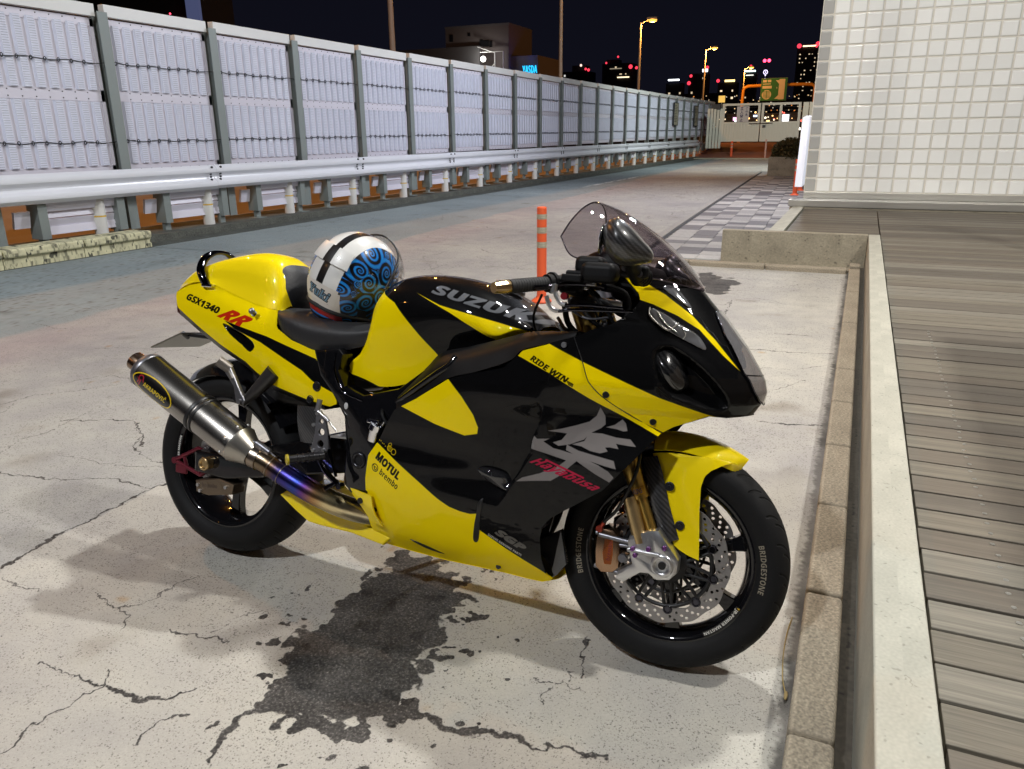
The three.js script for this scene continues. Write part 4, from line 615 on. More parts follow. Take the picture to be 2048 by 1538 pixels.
  c.strokeStyle = '#d6b60c'; c.lineWidth = 2.2; for (let i = 0; i < 5; i++) { c.fillStyle = '#d6b60c'; c.beginPath(); c.arc(X(0.684 + i * 0.0055), Y(0.514 - i * 0.0035 + (i % 2) * 0.002), 1.8, 0, 7); c.fill(); }
  c.beginPath(); c.ellipse(X(0.722), Y(0.496), 9, 7, 0.5, 0, 7); c.stroke(); c.beginPath(); c.ellipse(X(0.736), Y(0.489), 8, 8, 0, 0, 7); c.stroke(); c.beginPath(); c.ellipse(X(0.722), Y(0.507), 6, 4, -0.6, 0, 7); c.stroke(); for (const d of [-3, 1, 5]) { c.beginPath(); c.moveTo(X(0.720) + d, Y(0.502)); c.lineTo(X(0.718) + d, Y(0.490)); c.stroke(); }
  txt('SUZUKI GENUINE PARTS', 1.034, 0.306, 1.128, 0.262, 0.0075, 0, '#c9c7c2', 'bold', 0);
  txt('SGP', 1.056, 0.318, 1.132, 0.282, 0.020, -0.3, '#5f5c57', 'bold', 12);
  txt('GSX1340', -0.196, 0.848, -0.010, 0.812, 0.021, -0.25, '#1d1a0c', 'bold', 7); txt('RR', -0.016, 0.806, 0.098, 0.783, 0.036, -0.9, '#c02a10', 'bold', 8);
}
const liveryR = canvasTexture(2048, 900, (c, w, h) => drawLivery(c, w, h, true)), liveryL = canvasTexture(2048, 900, (c, w, h) => drawLivery(c, w, h, false));
const M_livR = phys({ map: liveryR, roughness: 0.4, specularIntensity: 0.03, clearcoat: 0.48, clearcoatRoughness: 0.022 }), M_livL = phys({ map: liveryL, roughness: 0.4, specularIntensity: 0.03, clearcoat: 0.48, clearcoatRoughness: 0.022 });
// ---- half widths of the bodywork
const NX = [0.60, 0.66, 0.685, 0.70, 0.73, 0.76, 0.79, 0.815, 0.87, 0.934, 0.995, 1.06, 1.1], NF = [1.60, 1.625, 1.636, 1.654, 1.671, 1.676, 1.668, 1.653, 1.615, 1.560, 1.502, 1.442, 1.39];
const noseX = (y) => interp(y, NX, NF), noseW0 = (y) => interp(y, [0.6, 0.66, 0.75, 0.83, 0.9, 0.96, 1.02, 1.1], [0.235, 0.245, 0.255, 0.255, 0.25, 0.235, 0.215, 0.19]);
const noseW = (x, y) => noseW0(y) * Math.sqrt(Math.min(1.15, Math.max(0, noseX(y) - x) / 0.42));
const DUCT = smoothPts([[1.428,0.842],[1.455,0.858],[1.497,0.842],[1.555,0.800],[1.600,0.748],[1.606,0.724],[1.585,0.710],[1.522,0.723],[1.470,0.745],[1.438,0.794]], 40, true).map((p) => [p[0], p[1]]);
const cowlW = (x, y) => { let z = noseW(x, y) + 0.0015 * smooth(0.05, 0.15, noseX(y) - x); if (x > 1.40 && x < 1.63 && y > 0.69 && y < 0.88) { const d = -polyDist(x, y, DUCT); if (d > 0) z -= 0.062 * smooth(0, 0.030, d); else z += 0.003 * smooth(-0.02, 0, d); } return z; };
const GX = [0.2, 0.6, 0.75, 0.9, 1.05, 1.2, 1.35, 1.47, 1.6], GB = [0.62, 0.86, 0.94, 1.0, 1.03, 1.02, 0.97, 0.9, 0.8], GY = [0.15, 0.2, 0.25, 0.35, 0.45, 0.55, 0.65, 0.75, 0.83, 0.9], GW = [0.075, 0.115, 0.16, 0.2, 0.222, 0.238, 0.25, 0.256, 0.25, 0.238];
const smoothInterp = (x, xs, ys) => { let s = 0; for (const d of [-1.5, -0.75, 0, 0.75, 1.5]) s += interp(x + d * 0.02, xs, ys); return s / 5; };
const fairW0 = (x, y) => { const b = smoothInterp(x, GX, GB) * smoothInterp(y, GY, GW), t = clamp((y - 0.55) / 0.12) * clamp((x - 1.12) / 0.12); return t ? lerp(b, noseW(x, Math.max(y, 0.6)), t) : b; };
const RIDGE_Y = [0.40, 0.438, 0.483, 0.556, 0.596, 0.621, 0.676, 0.69, 0.718], RIDGE_X = [1.075, 1.094, 1.119, 1.158, 1.164, 1.174, 1.186, 1.178, 1.102];
const fairW = (x, y) => {
  let z = fairW0(x, y);
  if (y > 0.39 && y < 0.73) { const d = interp(y, RIDGE_Y, RIDGE_X) - x, k = smooth(0.39, 0.47, y) * smooth(0.70, 0.63, y); if (d > 0 && d < 0.30) z -= 0.036 * k * smooth(0, 0.010, d) * Math.pow(1 - d / 0.30, 1.4); else if (d <= 0) z += 0.006 * k * smooth(-0.06, 0, d); }
  // waist between the side bulge and the upper panel, and the bulge of the yellow side
  z += 0.010 * smooth(0.62, 0.72, x) * smooth(1.0, 0.86, x) * smooth(0.16, 0.24, y) * smooth(0.50, 0.36, y) - 0.008 * smooth(0.58, 0.52, y) * smooth(0.46, 0.52, y) * smooth(1.06, 0.95, x);
  return z;
};
const tailC = (x) => interp(x, [-0.33, -0.31, -0.25, -0.2, -0.1, 0, 0.1, 0.2, 0.3, 0.4, 0.5], [0.02, 0.05, 0.075, 0.09, 0.115, 0.132, 0.147, 0.158, 0.165, 0.168, 0.165]);
const tailW = (x, y) => { const m = interp(x, [-0.3, 0, 0.2, 0.45], [0.83, 0.79, 0.74, 0.63]); let z = tailC(x) - (y > m ? (y - m) ** 2 * 2.6 : (y - m) ** 2 * 1.5); if (x > 0 && x < 0.2 && y > 0.69 && y < 0.8) { const d = -polyDist(x, y, VENT); if (d > 0) z -= 0.03 * smooth(0, 0.014, d); } return z; };
// ---- side fairings
{
  const top = [[0.743,0.611],[0.814,0.651],[0.913,0.716],[0.958,0.733],[1.072,0.765],[1.096,0.788],[1.120,0.813],[1.182,0.834],[1.213,0.848],[1.245,0.858]];
  const right = [[1.205,0.203],[1.191,0.214],[1.186,0.266],[1.186,0.329],[1.194,0.367],[1.217,0.395],[1.350,0.494],[1.430,0.598],[1.463,0.644],[1.392,0.680],[1.328,0.720],[1.296,0.751],[1.285,0.772],[1.273,0.802],[1.245,0.858]];
  const bottom = [[0.644,0.182],[0.761,0.178],[0.874,0.178],[1.064,0.186],[1.134,0.184],[1.178,0.186],[1.205,0.203]], left = [[0.644,0.182],[0.625,0.223],[0.624,0.276],[0.629,0.326],[0.632,0.393],[0.647,0.464],[0.676,0.506],[0.743,0.611]];
  const f = coons(bottom, top, left, right), P = [], nu = 150, nv = 130;
  for (let j = 0; j <= nv; j++) { const row = []; for (let i = 0; i <= nu; i++) { const [x, y] = f(i / nu, j / nv); row.push([x, y, fairW(x, y)]); } P.push(row); }
  const g = sheet(P, { t: 0.004 });
  const fr = mesh('side_fairing', g, M_livR, bike); mesh('side_fairing', mirrored(g), M_livL, bike);
  for (const [x, y] of [[1.046, 0.203], [0.66, 0.30]]) mesh('bolt', new THREE.CylinderGeometry(0.007, 0.007, 0.006, 14).rotateX(Math.PI / 2).translate(x, y, fairW(x, y) + 0.001), M_bolt, fr);
  mesh('bolt', new THREE.CylinderGeometry(0.007, 0.007, 0.006, 14).rotateX(Math.PI / 2).translate(1.225, 0.838, fairW(1.225, 0.838) + 0.001), M_alu, fr);
  mesh('vent', surfPatch([[1.027,0.420],[1.017,0.352],[0.998,0.268],[0.986,0.268],[0.993,0.318],[1.006,0.37],[1.015,0.41]], (x, y) => fairW(x, y), 0.0025, 0, 6, 40), M_satin, fr);
  mesh('vent', surfPatch([[0.76,0.232],[0.80,0.226],[0.86,0.208],[0.885,0.199],[0.86,0.199],[0.81,0.208]], fairW, 0.0022, 0, 5, 30), M_satin, fr);
  mesh('air_scoop', surfPatch([[1.000,0.490],[1.05,0.494],[1.088,0.482],[1.098,0.462],[1.096,0.44],[1.06,0.448],[1.02,0.468]], fairW, 0.010, 0.010, 8, 40), phys({ color: lin(0.02, 0.02, 0.022), roughness: 0.06, clearcoat: 1 }), fr);
  // belly closing the two sides
  const B = []; for (let i = 0; i <= 40; i++) { const x = lerp(0.60, 1.20, i / 40), y = poly(bottom)(clamp((x - 0.644) / 0.56))[1], z = fairW(Math.max(x, 0.644), y) - 0.002; B.push([-1, -0.5, 0, 0.5, 1].map((k) => [x, y - 0.02 * (1 - k * k), z * k])); }
  mesh('belly_pan', sheet(B, { uv: (p) => [0.4, 0.05], t: 0.003 }), M_yellow, bike);
  // rear tongue of the belly, under the exhaust
  mesh('belly_tongue', extrude([[0.277,0.263],[0.302,0.280],[0.351,0.281],[0.449,0.259],[0.580,0.230],[0.680,0.205],[0.66,0.186],[0.546,0.200],[0.434,0.200],[0.386,0.203],[0.335,0.229]], 0.2, 0.006).translate(0, 0, -0.09), M_yellow, bike);
  const tab = mesh('fairing_tab', sheet([[[0.577,0.352,0.176],[0.66,0.345,0.19]], [[0.583,0.335,0.174],[0.665,0.315,0.188]], [[0.605,0.312,0.17],[0.672,0.290,0.183]], [[0.645,0.262,0.16],[0.69,0.256,0.168]]], { uv: () => [0.01, 0.9], flip: true, t: 0.004 }), M_yellow, bike);
  mesh('bolt', new THREE.CylinderGeometry(0.009, 0.009, 0.008, 14).rotateX(Math.PI / 2).translate(0.618, 0.322, 0.180), M_bolt, tab);
  // dark duct inside the front edge with its plate
  mesh('oil_cooler_duct', merge([extrude([[1.150,0.30],[1.152,0.294],[1.213,0.336],[1.235,0.25],[1.211,0.215],[1.184,0.195],[1.155,0.22]], 0.01, 0.003).translate(0, 0, 0.098), extrude([[1.15,0.30],[1.17,0.30],[1.185,0.375],[1.165,0.37]], 0.19, 0.004).translate(0, 0, -0.095)]), phys({ color: lin(0.025, 0.025, 0.027), roughness: 0.08, clearcoat: 1 }), bike);
  mesh('radiator', merge([box(0.05, 0.34, 0.34, 1.14, 0.50, 0, 0.01), box(0.04, 0.14, 0.2, 1.12, 0.27, 0, 0.01)]), M_satin, bike);
  mesh('engine', merge([box(0.44, 0.34, 0.26, 0.86, 0.44, 0, 0.04), box(0.26, 0.2, 0.30, 0.71, 0.44, 0, 0.05), cyl(0.09, 0.09, 0.26, 28).rotateX(Math.PI / 2).translate(0.74, 0.38, 0.0), box(0.34, 0.22, 0.30, 0.98, 0.62, 0, 0.03)]), M_satin, bike);
}
// ---- nose
{
  const front = []; for (let i = 0; i <= 40; i++) { const y = lerp(0.700, 1.0, i / 40); front.push([noseX(y), y]); }
  const rear = [[1.463,0.644],[1.392,0.680],[1.328,0.720],[1.296,0.751],[1.285,0.772],[1.273,0.802],[1.245,0.858],[1.281,0.880],[1.324,0.898],[1.349,0.920],[1.367,0.944],[1.373,0.962],[1.366,0.978],[1.344,1.000],[1.326,1.015]];
  const bot = [[1.654,0.700],[1.60,0.692],[1.565,0.696],[1.487,0.661],[1.463,0.644]], top = [[1.4975,1.0],[1.45,1.008],[1.40,1.014],[1.326,1.015]];
  const f = coons(bot, top, front, rear), P = [], nu = 110, nv = 120;
  for (let j = 0; j <= nv; j++) { const row = []; for (let i = -nu; i <= nu; i++) { const s = Math.abs(i) / nu, [x, y] = f(0, j / nv, s * s * 0.55 + s * 0.45 * s); row.push([x, y, Math.sign(i) * cowlW(x, y)]); } P.push(row); }
  const g = sheet(P, { flip: true, t: 0.004 }); const n = mesh('front_cowl', g, M_livR, bike);
  for (const [x, y] of [[1.334, 0.728], [1.441, 0.670]]) mesh('bolt', merge([new THREE.CylinderGeometry(0.0072, 0.0072, 0.006, 16).rotateX(Math.PI / 2), new THREE.TorusGeometry(0.0072, 0.0016, 6, 16)]).rotateY(0.45).translate(x, y, noseW(x, y) + 0.0015), M_bolt, n);
  const bl = [[1.654,0.700],[1.60,0.692],[1.565,0.694],[1.487,0.660],[1.463,0.644]], U = []; for (const [x, y] of bl) { const z = noseW(x, y) - 0.003; U.push([-1, -0.4, 0, 0.4, 1].map((k) => [x, y + 0.012 * (1 - k * k), z * k])); }
  mesh('cowl_underside', sheet(U, { t: 0.003 }), M_satin, n);
  mesh('panel_seam', tube([[1.463,0.644],[1.392,0.680],[1.328,0.720],[1.296,0.751],[1.285,0.772],[1.273,0.802],[1.245,0.858]].map(([x, y]) => [x, y, cowlW(x, y) - 0.0002]), 0.0013, 60, 6), M_satin, n);
  // inside of the ram air duct and the round dark cover behind it
  mesh('duct_cover', surfPatch([[1.428,0.838],[1.448,0.852],[1.474,0.838],[1.499,0.800],[1.510,0.762],[1.494,0.745],[1.466,0.758],[1.438,0.798]], (x, y) => noseW(x, y) - 0.030, 0.016, 0.026, 12, 56), phys({ map: weave, color: lin(0.35, 0.35, 0.35), roughness: 0.2, clearcoat: 1, clearcoatRoughness: 0.05 }), n);
  // position and turn light in the side of the nose
  const lensM = phys({ color: lin(0.24, 0.24, 0.25), roughness: 0.05, metalness: 0.55, clearcoat: 1, clearcoatRoughness: 0.01 }), chromeLine = std({ color: lin(0.62, 0.60, 0.55), roughness: 0.25, metalness: 0.6 });
  const LENS = [[1.396,0.948],[1.403,0.925],[1.437,0.899],[1.491,0.872],[1.545,0.852],[1.522,0.885],[1.471,0.914],[1.433,0.935]];
  const sl = mesh('side_light', surfPatch(LENS, noseW, 0.0035, 0.003, 8, 60), lensM, n);
  const onN = (pts, o) => pts.map(([x, y]) => [x, y, noseW(x, y) + o]);
  mesh('lens_trim', merge([tube(onN([[1.399,0.946],[1.404,0.926],[1.437,0.901],[1.452,0.894]], 0.006), 0.0022, 24, 6), tube(onN([[1.452,0.894],[1.463,0.905],[1.470,0.914]], 0.007), 0.0016, 16, 6), tube(onN([[1.420,0.936],[1.440,0.912],[1.468,0.893]], 0.008), 0.0012, 16, 6), tube(onN([[1.478,0.907],[1.490,0.888],[1.487,0.876]], 0.007), 0.0012, 16, 6)]), chromeLine, sl);
  const sl2 = mesh('side_light', mirrored(surfPatch(LENS, noseW, 0.0035, 0.003, 8, 60)), lensM, n);
  // upper lens between stripe and centre, and the centre headlight
  mesh('upper_lens', surfPatch([[1.410,1.002],[1.434,1.006],[1.480,0.966],[1.493,0.948],[1.448,0.974]], noseW, 0.003, 0.002, 6, 36), lensM, n);
  const zl = (y) => interp(y, [0.729, 0.738, 0.76, 0.81, 0.89, 0.945, 0.952], [0.006, 0.036, 0.060, 0.074, 0.066, 0.044, 0.034]), Q = [], Q2 = [];
  for (let j = 0; j <= 40; j++) { const y = lerp(0.729, 0.952, j / 40), row = []; for (let i = -12; i <= 12; i++) { const z = zl(y) * i / 12; row.push([noseX(y) - 0.42 * (z / noseW0(y)) ** 2 + 0.006, y, z]); } Q.push(row); }
  const hl = mesh('headlight', sheet(Q, { uv: (p, u, v) => [u, v], flip: true }), phys({ color: lin(0.58, 0.56, 0.57), roughness: 0.05, metalness: 0.75, clearcoat: 1, clearcoatRoughness: 0.01 }), n);
  const edge = Q.map((r) => r[24]), edgeL = Q.map((r) => r[0]); mesh('lens_trim', merge([tube(edge, 0.0022, 60, 6), tube(edgeL, 0.0022, 60, 6), tube(Q[13].filter((_, i) => i % 3 === 0), 0.0015, 24, 6)]), M_darkchrome, hl);
  // dark instruments and inner panels seen through the screen
  mesh('dashboard', merge([box(0.10, 0.10, 0.24, 1.33, 1.005, 0, 0.03), box(0.12, 0.03, 0.14, 1.40, 0.985, 0, 0.01), new THREE.SphereGeometry(0.05, 20, 14).scale(1.3, 0.7, 0.9).translate(1.275, 1.045, 0.12), new THREE.SphereGeometry(0.05, 20, 14).scale(1.1, 0.8, 0.9).translate(1.26, 1.055, 0.03)]), M_plastic, bike);
  mesh('inner_panel', merge([sheet([onN([[1.25,0.852],[1.281,0.874],[1.324,0.892],[1.355,0.914],[1.371,0.944],[1.377,0.962]], -0.004), onN([[1.25,0.852],[1.281,0.874],[1.324,0.892],[1.355,0.914],[1.371,0.944],[1.377,0.962]], -0.004).map(([x, y, z]) => [x + 0.01, y - 0.02, z * 0.55])], { t: 0.003 })]), M_satin, bike);
}
// ---- windscreen
{
  const st = [[1.500,1.001,1.492,1.0,0.02], [1.455,1.058,1.432,1.012,0.100], [1.405,1.103,1.385,1.018,0.132], [1.345,1.146,1.335,1.024,0.150], [1.285,1.180,1.290,1.034,0.160], [1.240,1.200,1.245,1.046,0.168], [1.215,1.208,1.190,1.060,0.172], [1.196,1.213,1.158,1.104,0.166]];
  const P = st.map(([xc, yc, xs, ys, zs]) => { const row = []; for (let i = -16; i <= 16; i++) { const t = i / 16, a = Math.abs(t), z = zs * Math.sin(a * 1.35) / Math.sin(1.35) * Math.sign(t), q = (1 - Math.cos(a * 1.5)) / (1 - Math.cos(1.5)); row.push([lerp(xc, xs, q), lerp(yc, ys, q), z]); } return row; });
  const cols = []; for (let i = 0; i < 33; i++) cols.push(new THREE.CatmullRomCurve3(P.map((r) => V(...r[i])), false, 'centripetal'));
  const F = []; for (let j = 0; j <= 40; j++) F.push(cols.map((c) => c.getPoint(j / 40).toArray()));
  const ws = mesh('windscreen', sheet(F, { uv: (p, u, v) => [u, v], t: 0.003 }), phys({ color: lin(0.76, 0.73, 0.75), transmission: 1, thickness: 0, roughness: 0.0, ior: 1.45 }), bike);
  mesh('screen_edge', merge([tube(F[40].map((p) => p), 0.0022, 80, 6), tube(F.map((r) => r[32]), 0.002, 60, 6), tube(F.map((r) => r[0]), 0.002, 60, 6)]), phys({ color: lin(0.06, 0.05, 0.06), roughness: 0.1, clearcoat: 1 }), ws);
}
// ---- fuel tank
{
  const st = [[0.570,0.885,0.100,0.505,0.690], [0.582,0.922,0.135,0.525,0.676], [0.610,0.952,0.160,0.565,0.664], [0.660,0.979,0.173,0.634,0.655], [0.740,0.991,0.179,0.740,0.682], [0.840,0.986,0.181,0.832,0.752], [0.930,0.968,0.178,0.925,0.795], [1.000,0.940,0.172,1.000,0.823], [1.050,0.908,0.164,1.055,0.846], [1.090,0.872,0.150,1.092,0.852]];
  const rows = st.map(([x, yt, w, xb, yb]) => {
    const ym = Math.max(yt - 0.10, yb + 0.012), low = (t, k) => [lerp(x, xb, t), lerp(ym, yb, t), w * k];
    return [[x, yt, 0], [x, yt - 0.004, 0.36 * w], [x, yt - 0.020, 0.68 * w], [x, lerp(yt, ym, 0.52), 0.90 * w], [x, ym, w], low(0.35, 0.95), low(0.7, 0.845).map((q, k) => (k === 2 ? Math.max(q, 0.132) : q)), low(1, 0.80).map((q, k) => (k === 2 ? Math.max(q, 0.127) : q))];
  });
  const half = net(rows, 44, 70), full = half.map((r) => [...r.slice(1).reverse().map(([x, y, z]) => [x, y, -z]), ...r]);
  const capRow = (r, x, k) => r.map(([px, py, z]) => [lerp(px, x, 0.6) + 0.0, lerp(py, 0.80, 1 - k), z * k]);
  full.unshift(full[0].map(([x, y, z]) => [x + 0.03, lerp(y, 0.8, 0.9), z * 0.1]), full[0].map(([x, y, z]) => [x + 0.004, lerp(y, 0.8, 0.25), z * 0.75]));
  const tk = mesh('fuel_tank', sheet(full, { flip: true }), M_livR, bike);
  mesh('tank_cap', merge([cyl(0.045, 0.048, 0.008, 32, 0, 0, 0), new THREE.TorusGeometry(0.043, 0.004, 8, 32).rotateX(Math.PI / 2).translate(0, 0.004, 0), ...[0, 1, 2, 3, 4, 5].map((k) => cyl(0.004, 0.004, 0.006, 8, 0.037 * Math.cos(k), 0.006, 0.037 * Math.sin(k)))]).rotateZ(-0.35).translate(0.955, 0.968, 0), M_gun, tk);
}
// ---- seat, tail and hump
{
  const ol = [[0.225,0.852,0.095,0.846], [0.236,0.853,0.128,0.815], [0.265,0.852,0.148,0.775], [0.31,0.848,0.156,0.756], [0.38,0.838,0.158,0.738], [0.45,0.832,0.156,0.740], [0.52,0.830,0.150,0.752], [0.58,0.835,0.140,0.775], [0.615,0.843,0.118,0.815], [0.63,0.846,0.09,0.835]];
  const rows = ol.map(([x, yt, w, yb]) => [[x, yt, 0], [x, yt - 0.002, 0.55 * w], [x, yt - 0.010, 0.86 * w], [x, lerp(yt, yb, 0.38), w * 1.01], [x, lerp(yt, yb, 0.75), w * 1.0], [x, yb, w * 0.94]]);
  const half = net(rows, 36, 50), full = half.map((r) => [...r.slice(1).reverse().map(([x, y, z]) => [x, y, -z]), ...r]);
  mesh('seat', sheet(full, { flip: true, uv: (p) => [p[0] * 4, p[2] * 4] }), M_seat, bike);
  // tail side panels
  const low = [[-0.261,0.852],[-0.242,0.816],[-0.109,0.762],[-0.001,0.715],[0.124,0.672],[0.168,0.645],[0.235,0.614],[0.388,0.588],[0.476,0.577],[0.499,0.588]], up = [[-0.267,0.864],[-0.209,0.897],[-0.106,0.910],[-0.008,0.893],[0.093,0.866],[0.191,0.847],[0.232,0.842],[0.250,0.79],[0.313,0.759],[0.386,0.739],[0.425,0.732],[0.430,0.70],[0.483,0.625],[0.502,0.596]];
  const f = coons(low, up, [[-0.261,0.852],[-0.267,0.864]], [[0.499,0.588],[0.502,0.596]]), P = [];
  const Lo = poly(low), Up = poly(up); for (let j = 0; j <= 40; j++) { const row = []; for (let i = 0; i <= 130; i++) { const u = i / 130, v = j / 40; const xl = lerp(-0.262, 0.5, u); const yl = interp(xl, low.map((p) => p[0]), low.map((p) => p[1])), yu = interp(xl, up.map((p) => p[0]), up.map((p) => p[1])); const y = lerp(yl, yu, v); row.push([xl, y, tailW(xl, y)]); } P.push(row); }
  const g = sheet(P, { t: 0.004 }), tp = mesh('tail_fairing', g, M_livR, bike); mesh('tail_fairing', mirrored(g), M_livL, bike);
  for (const [x, y, r] of [[0.429, 0.632, 0.010], [0.404, 0.590, 0.008]]) mesh('bolt', merge([new THREE.CylinderGeometry(r, r, 0.006, 16).rotateX(Math.PI / 2), new THREE.TorusGeometry(r + 0.003, 0.002, 6, 20)]).translate(x, y, tailW(x, y) + 0.001), M_bolt, tp);
  mesh('strap_knob', merge([new THREE.CylinderGeometry(0.006, 0.006, 0.03, 14), new THREE.SphereGeometry(0.010, 16, 10).scale(1, 0.6, 1).translate(0, 0.018, 0), cyl(0.009, 0.009, 0.004, 14, 0, -0.01, 0)]).rotateX(Math.PI / 2 - 0.3).rotateY(0.5).translate(0.155, 0.829, tailW(0.155, 0.829) + 0.012), M_gun, tp);
  // hump over the rear seat
  const hs = [[-0.268,0.872,0.062,0.861], [-0.25,0.905,0.070,0.872], [-0.198,0.948,0.080,0.896], [-0.13,0.976,0.088,0.908], [-0.064,0.996,0.098,0.903], [0.037,1.017,0.114,0.880], [0.10,1.022,0.122,0.864], [0.15,1.016,0.127,0.854], [0.185,1.000,0.128,0.848], [0.212,0.965,0.124,0.845], [0.228,0.91,0.118,0.843], [0.236,0.86,0.11,0.842]];
  const hr = hs.map(([x, yt, w, yb]) => [[x, yt, 0], [x, yt - 0.004, 0.34 * w], [x, lerp(yt, yb, 0.14), 0.62 * w], [x, lerp(yt, yb, 0.42), 0.80 * w], [x, lerp(yt, yb, 0.76), 0.90 * w], [x, yb, w]]);
  const hh = net(hr, 40, 60), hf = hh.map((r) => [...r.slice(1).reverse().map(([x, y, z]) => [x, y, -z]), ...r]);
  mesh('seat_hump', sheet(hf, { flip: true, uv: () => [0.05, 0.9] }), M_yellow, bike);
  const pad = []; for (let j = 0; j <= 14; j++) { const row = []; for (let i = 0; i <= 24; i++) { const u = (i / 12 - 1), v = (j / 7 - 1), k = Math.sqrt(Math.max(0, 1 - Math.pow(Math.abs(u), 4))), q = v * k; const y = 0.920 + 0.068 * q, ph = u * 1.02, zm = interp(y, [0.845, 0.885, 0.94, 0.985, 1.0], [0.137, 0.128, 0.113, 0.095, 0.07]), xf = interp(y, [0.845, 0.91, 0.965, 1.0], [0.247, 0.240, 0.226, 0.200]) + 0.008 * (1 - q * q); row.push([xf - 0.085 * (1 - Math.cos(ph)), y, zm * Math.sin(ph)]); } pad.push(row); }
  mesh('back_pad', sheet(pad, { uv: (p) => [p[2] * 4, p[1] * 4], flip: true, t: 0.01 }), M_seat, bike);
  // dark underside, tail light and plate
  const U = []; for (let i = 0; i <= 20; i++) { const x = lerp(-0.258, 0.45, i / 20), y = interp(x, low.map((p) => p[0]), low.map((p) => p[1])), z = tailW(x, y) - 0.004; U.push([-1, -0.9, 0, 0.9, 1].map((k) => [x + (Math.abs(k) < 1 ? -0.006 : 0), y - (Math.abs(k) < 1 ? 0.016 : 0), z * k])); }
  mesh('undertail', sheet(U, { t: 0.003 }), M_satin, bike);
  mesh('tail_light', merge([extrude([[-0.272,0.850],[-0.262,0.852],[-0.235,0.81],[-0.245,0.79],[-0.264,0.80]], 0.10, 0.006).translate(0, 0, -0.05)]), phys({ color: lin(0.06, 0.008, 0.010), roughness: 0.12, clearcoat: 1 }), bike);
  const pl = mesh('licence_plate', new RoundedBoxGeometry(0.006, 0.15, 0.22, 2, 0.003).rotateZ(-1.15).translate(-0.27, 0.70, -0.01), std({ color: lin(0.16, 0.15, 0.12), roughness: 0.35 }), bike);
  mesh('plate_holder', merge([box(0.16, 0.012, 0.12, -0.17, 0.724, 0, 0.004), rod([-0.22, 0.715, 0.05], [-0.21, 0.73, 0.08], 0.008)]), M_satin, pl);
  // chromed grab rail
  const gr = [[-0.092, 0.895, 0.094], [-0.108, 0.918, 0.097], [-0.130, 0.950, 0.090], [-0.138, 0.982, 0.070], [-0.138, 1.006, 0.032], [-0.136, 1.012, -0.01], [-0.138, 1.002, -0.045], [-0.138, 0.982, -0.070], [-0.130, 0.95, -0.090], [-0.108, 0.918, -0.097], [-0.092, 0.895, -0.094]];
  const gg = tube(gr, 0.0135, 90, 16); { const p = gg.attributes.position; for (let i = 0; i < p.count; i++) { const z = Math.abs(p.getZ(i)), k = 0.55 + 0.45 * smooth(0.0, 0.085, z); const c = new THREE.CatmullRomCurve3(gr.map((q) => V(...q))).getPoint(Math.floor(i / 17) / 90); p.setXYZ(i, c.x + (p.getX(i) - c.x) * k * 1.15, c.y + (p.getY(i) - c.y) * k, c.z + (p.getZ(i) - c.z) * k); } gg.computeVertexNormals(); }
  const grail = mesh('grab_rail', gg, M_darkchrome, bike); mesh('mount', merge([new THREE.SphereGeometry(0.016, 18, 12).scale(1, 0.55, 1).translate(-0.104, 0.906, 0.093), box(0.045, 0.01, 0.03, -0.08, 0.898, 0.10, 0.004), new THREE.SphereGeometry(0.016, 18, 12).scale(1, 0.55, 1).translate(-0.104, 0.906, -0.093)]), M_chrome, grail);
}
// ---- steering: everything on the front fork is turned by the same small angle
const SA = V(-Math.sin(0.41888), Math.cos(0.41888), 0), SP = V(WB - 0.035 * Math.cos(0.41888), RF - 0.035 * Math.sin(0.41888), 0);
const steerM = new THREE.Matrix4().makeTranslation(SP).multiply(new THREE.Matrix4().makeRotationAxis(SA, 0.0363)).multiply(new THREE.Matrix4().makeTranslation(SP.clone().negate()));
const steer = (g) => g.applyMatrix4(steerM);
// ---- wheels
function tyreTexture(text, width) {
  return (colour) => canvasTexture(2048, 256, (c, w, h) => {
    const base = colour ? '#151516' : '#b0b0b0', cut = colour ? '#030303' : '#000';
    c.fillStyle = base; c.fillRect(0, 0, w, h);
    if (colour) { for (let i = 0; i < 5000; i++) { const k = 20 + rnd() * 16; c.fillStyle = `rgba(${k},${k},${k},0.5)`; c.fillRect(rnd() * w, rnd() * h, 3, 2); } }
    c.strokeStyle = cut; c.lineWidth = 6; c.lineCap = 'round';
    for (let i = 0; i < 24; i++) for (const s of [1, -1]) { const x = i * w / 24 + (s > 0 ? 0 : w / 48), y = h / 2; c.beginPath(); c.moveTo(x, y + s * 10); c.quadraticCurveTo(x + 26, y + s * 26, x + 34, y + s * 46); c.stroke(); c.beginPath(); c.moveTo(x + 44, y + s * 30); c.quadraticCurveTo(x + 62, y + s * 44, x + 66, y + s * 62); c.stroke(); }
    if (colour) for (const [u, v] of text) { c.save(); c.translate(u * w, (1 - v) * h); c.scale(-1, -1); c.font = 'bold 21px sans-serif'; c.fillStyle = '#8d8574'; c.scale(1.2, 1); c.textAlign = 'center'; c.fillText('BRIDGESTONE', 0, 8); c.restore(); }
  }, colour);
}
function wheelParts(w, r, rimR, prof, texts, steered) {
  const P = smoothPts(prof.map(([a, b]) => [a, b, 0]), 60).map(([a, b]) => new THREE.Vector2(a, b));
  const tyre = new THREE.LatheGeometry(P, 128).rotateX(Math.PI / 2), mk = tyreTexture(texts);
  return { tyre, mat: phys({ map: mk(true), roughness: 0.66, specularIntensity: 0.45, bumpMap: mk(false), bumpScale: 0.003 }) };
}
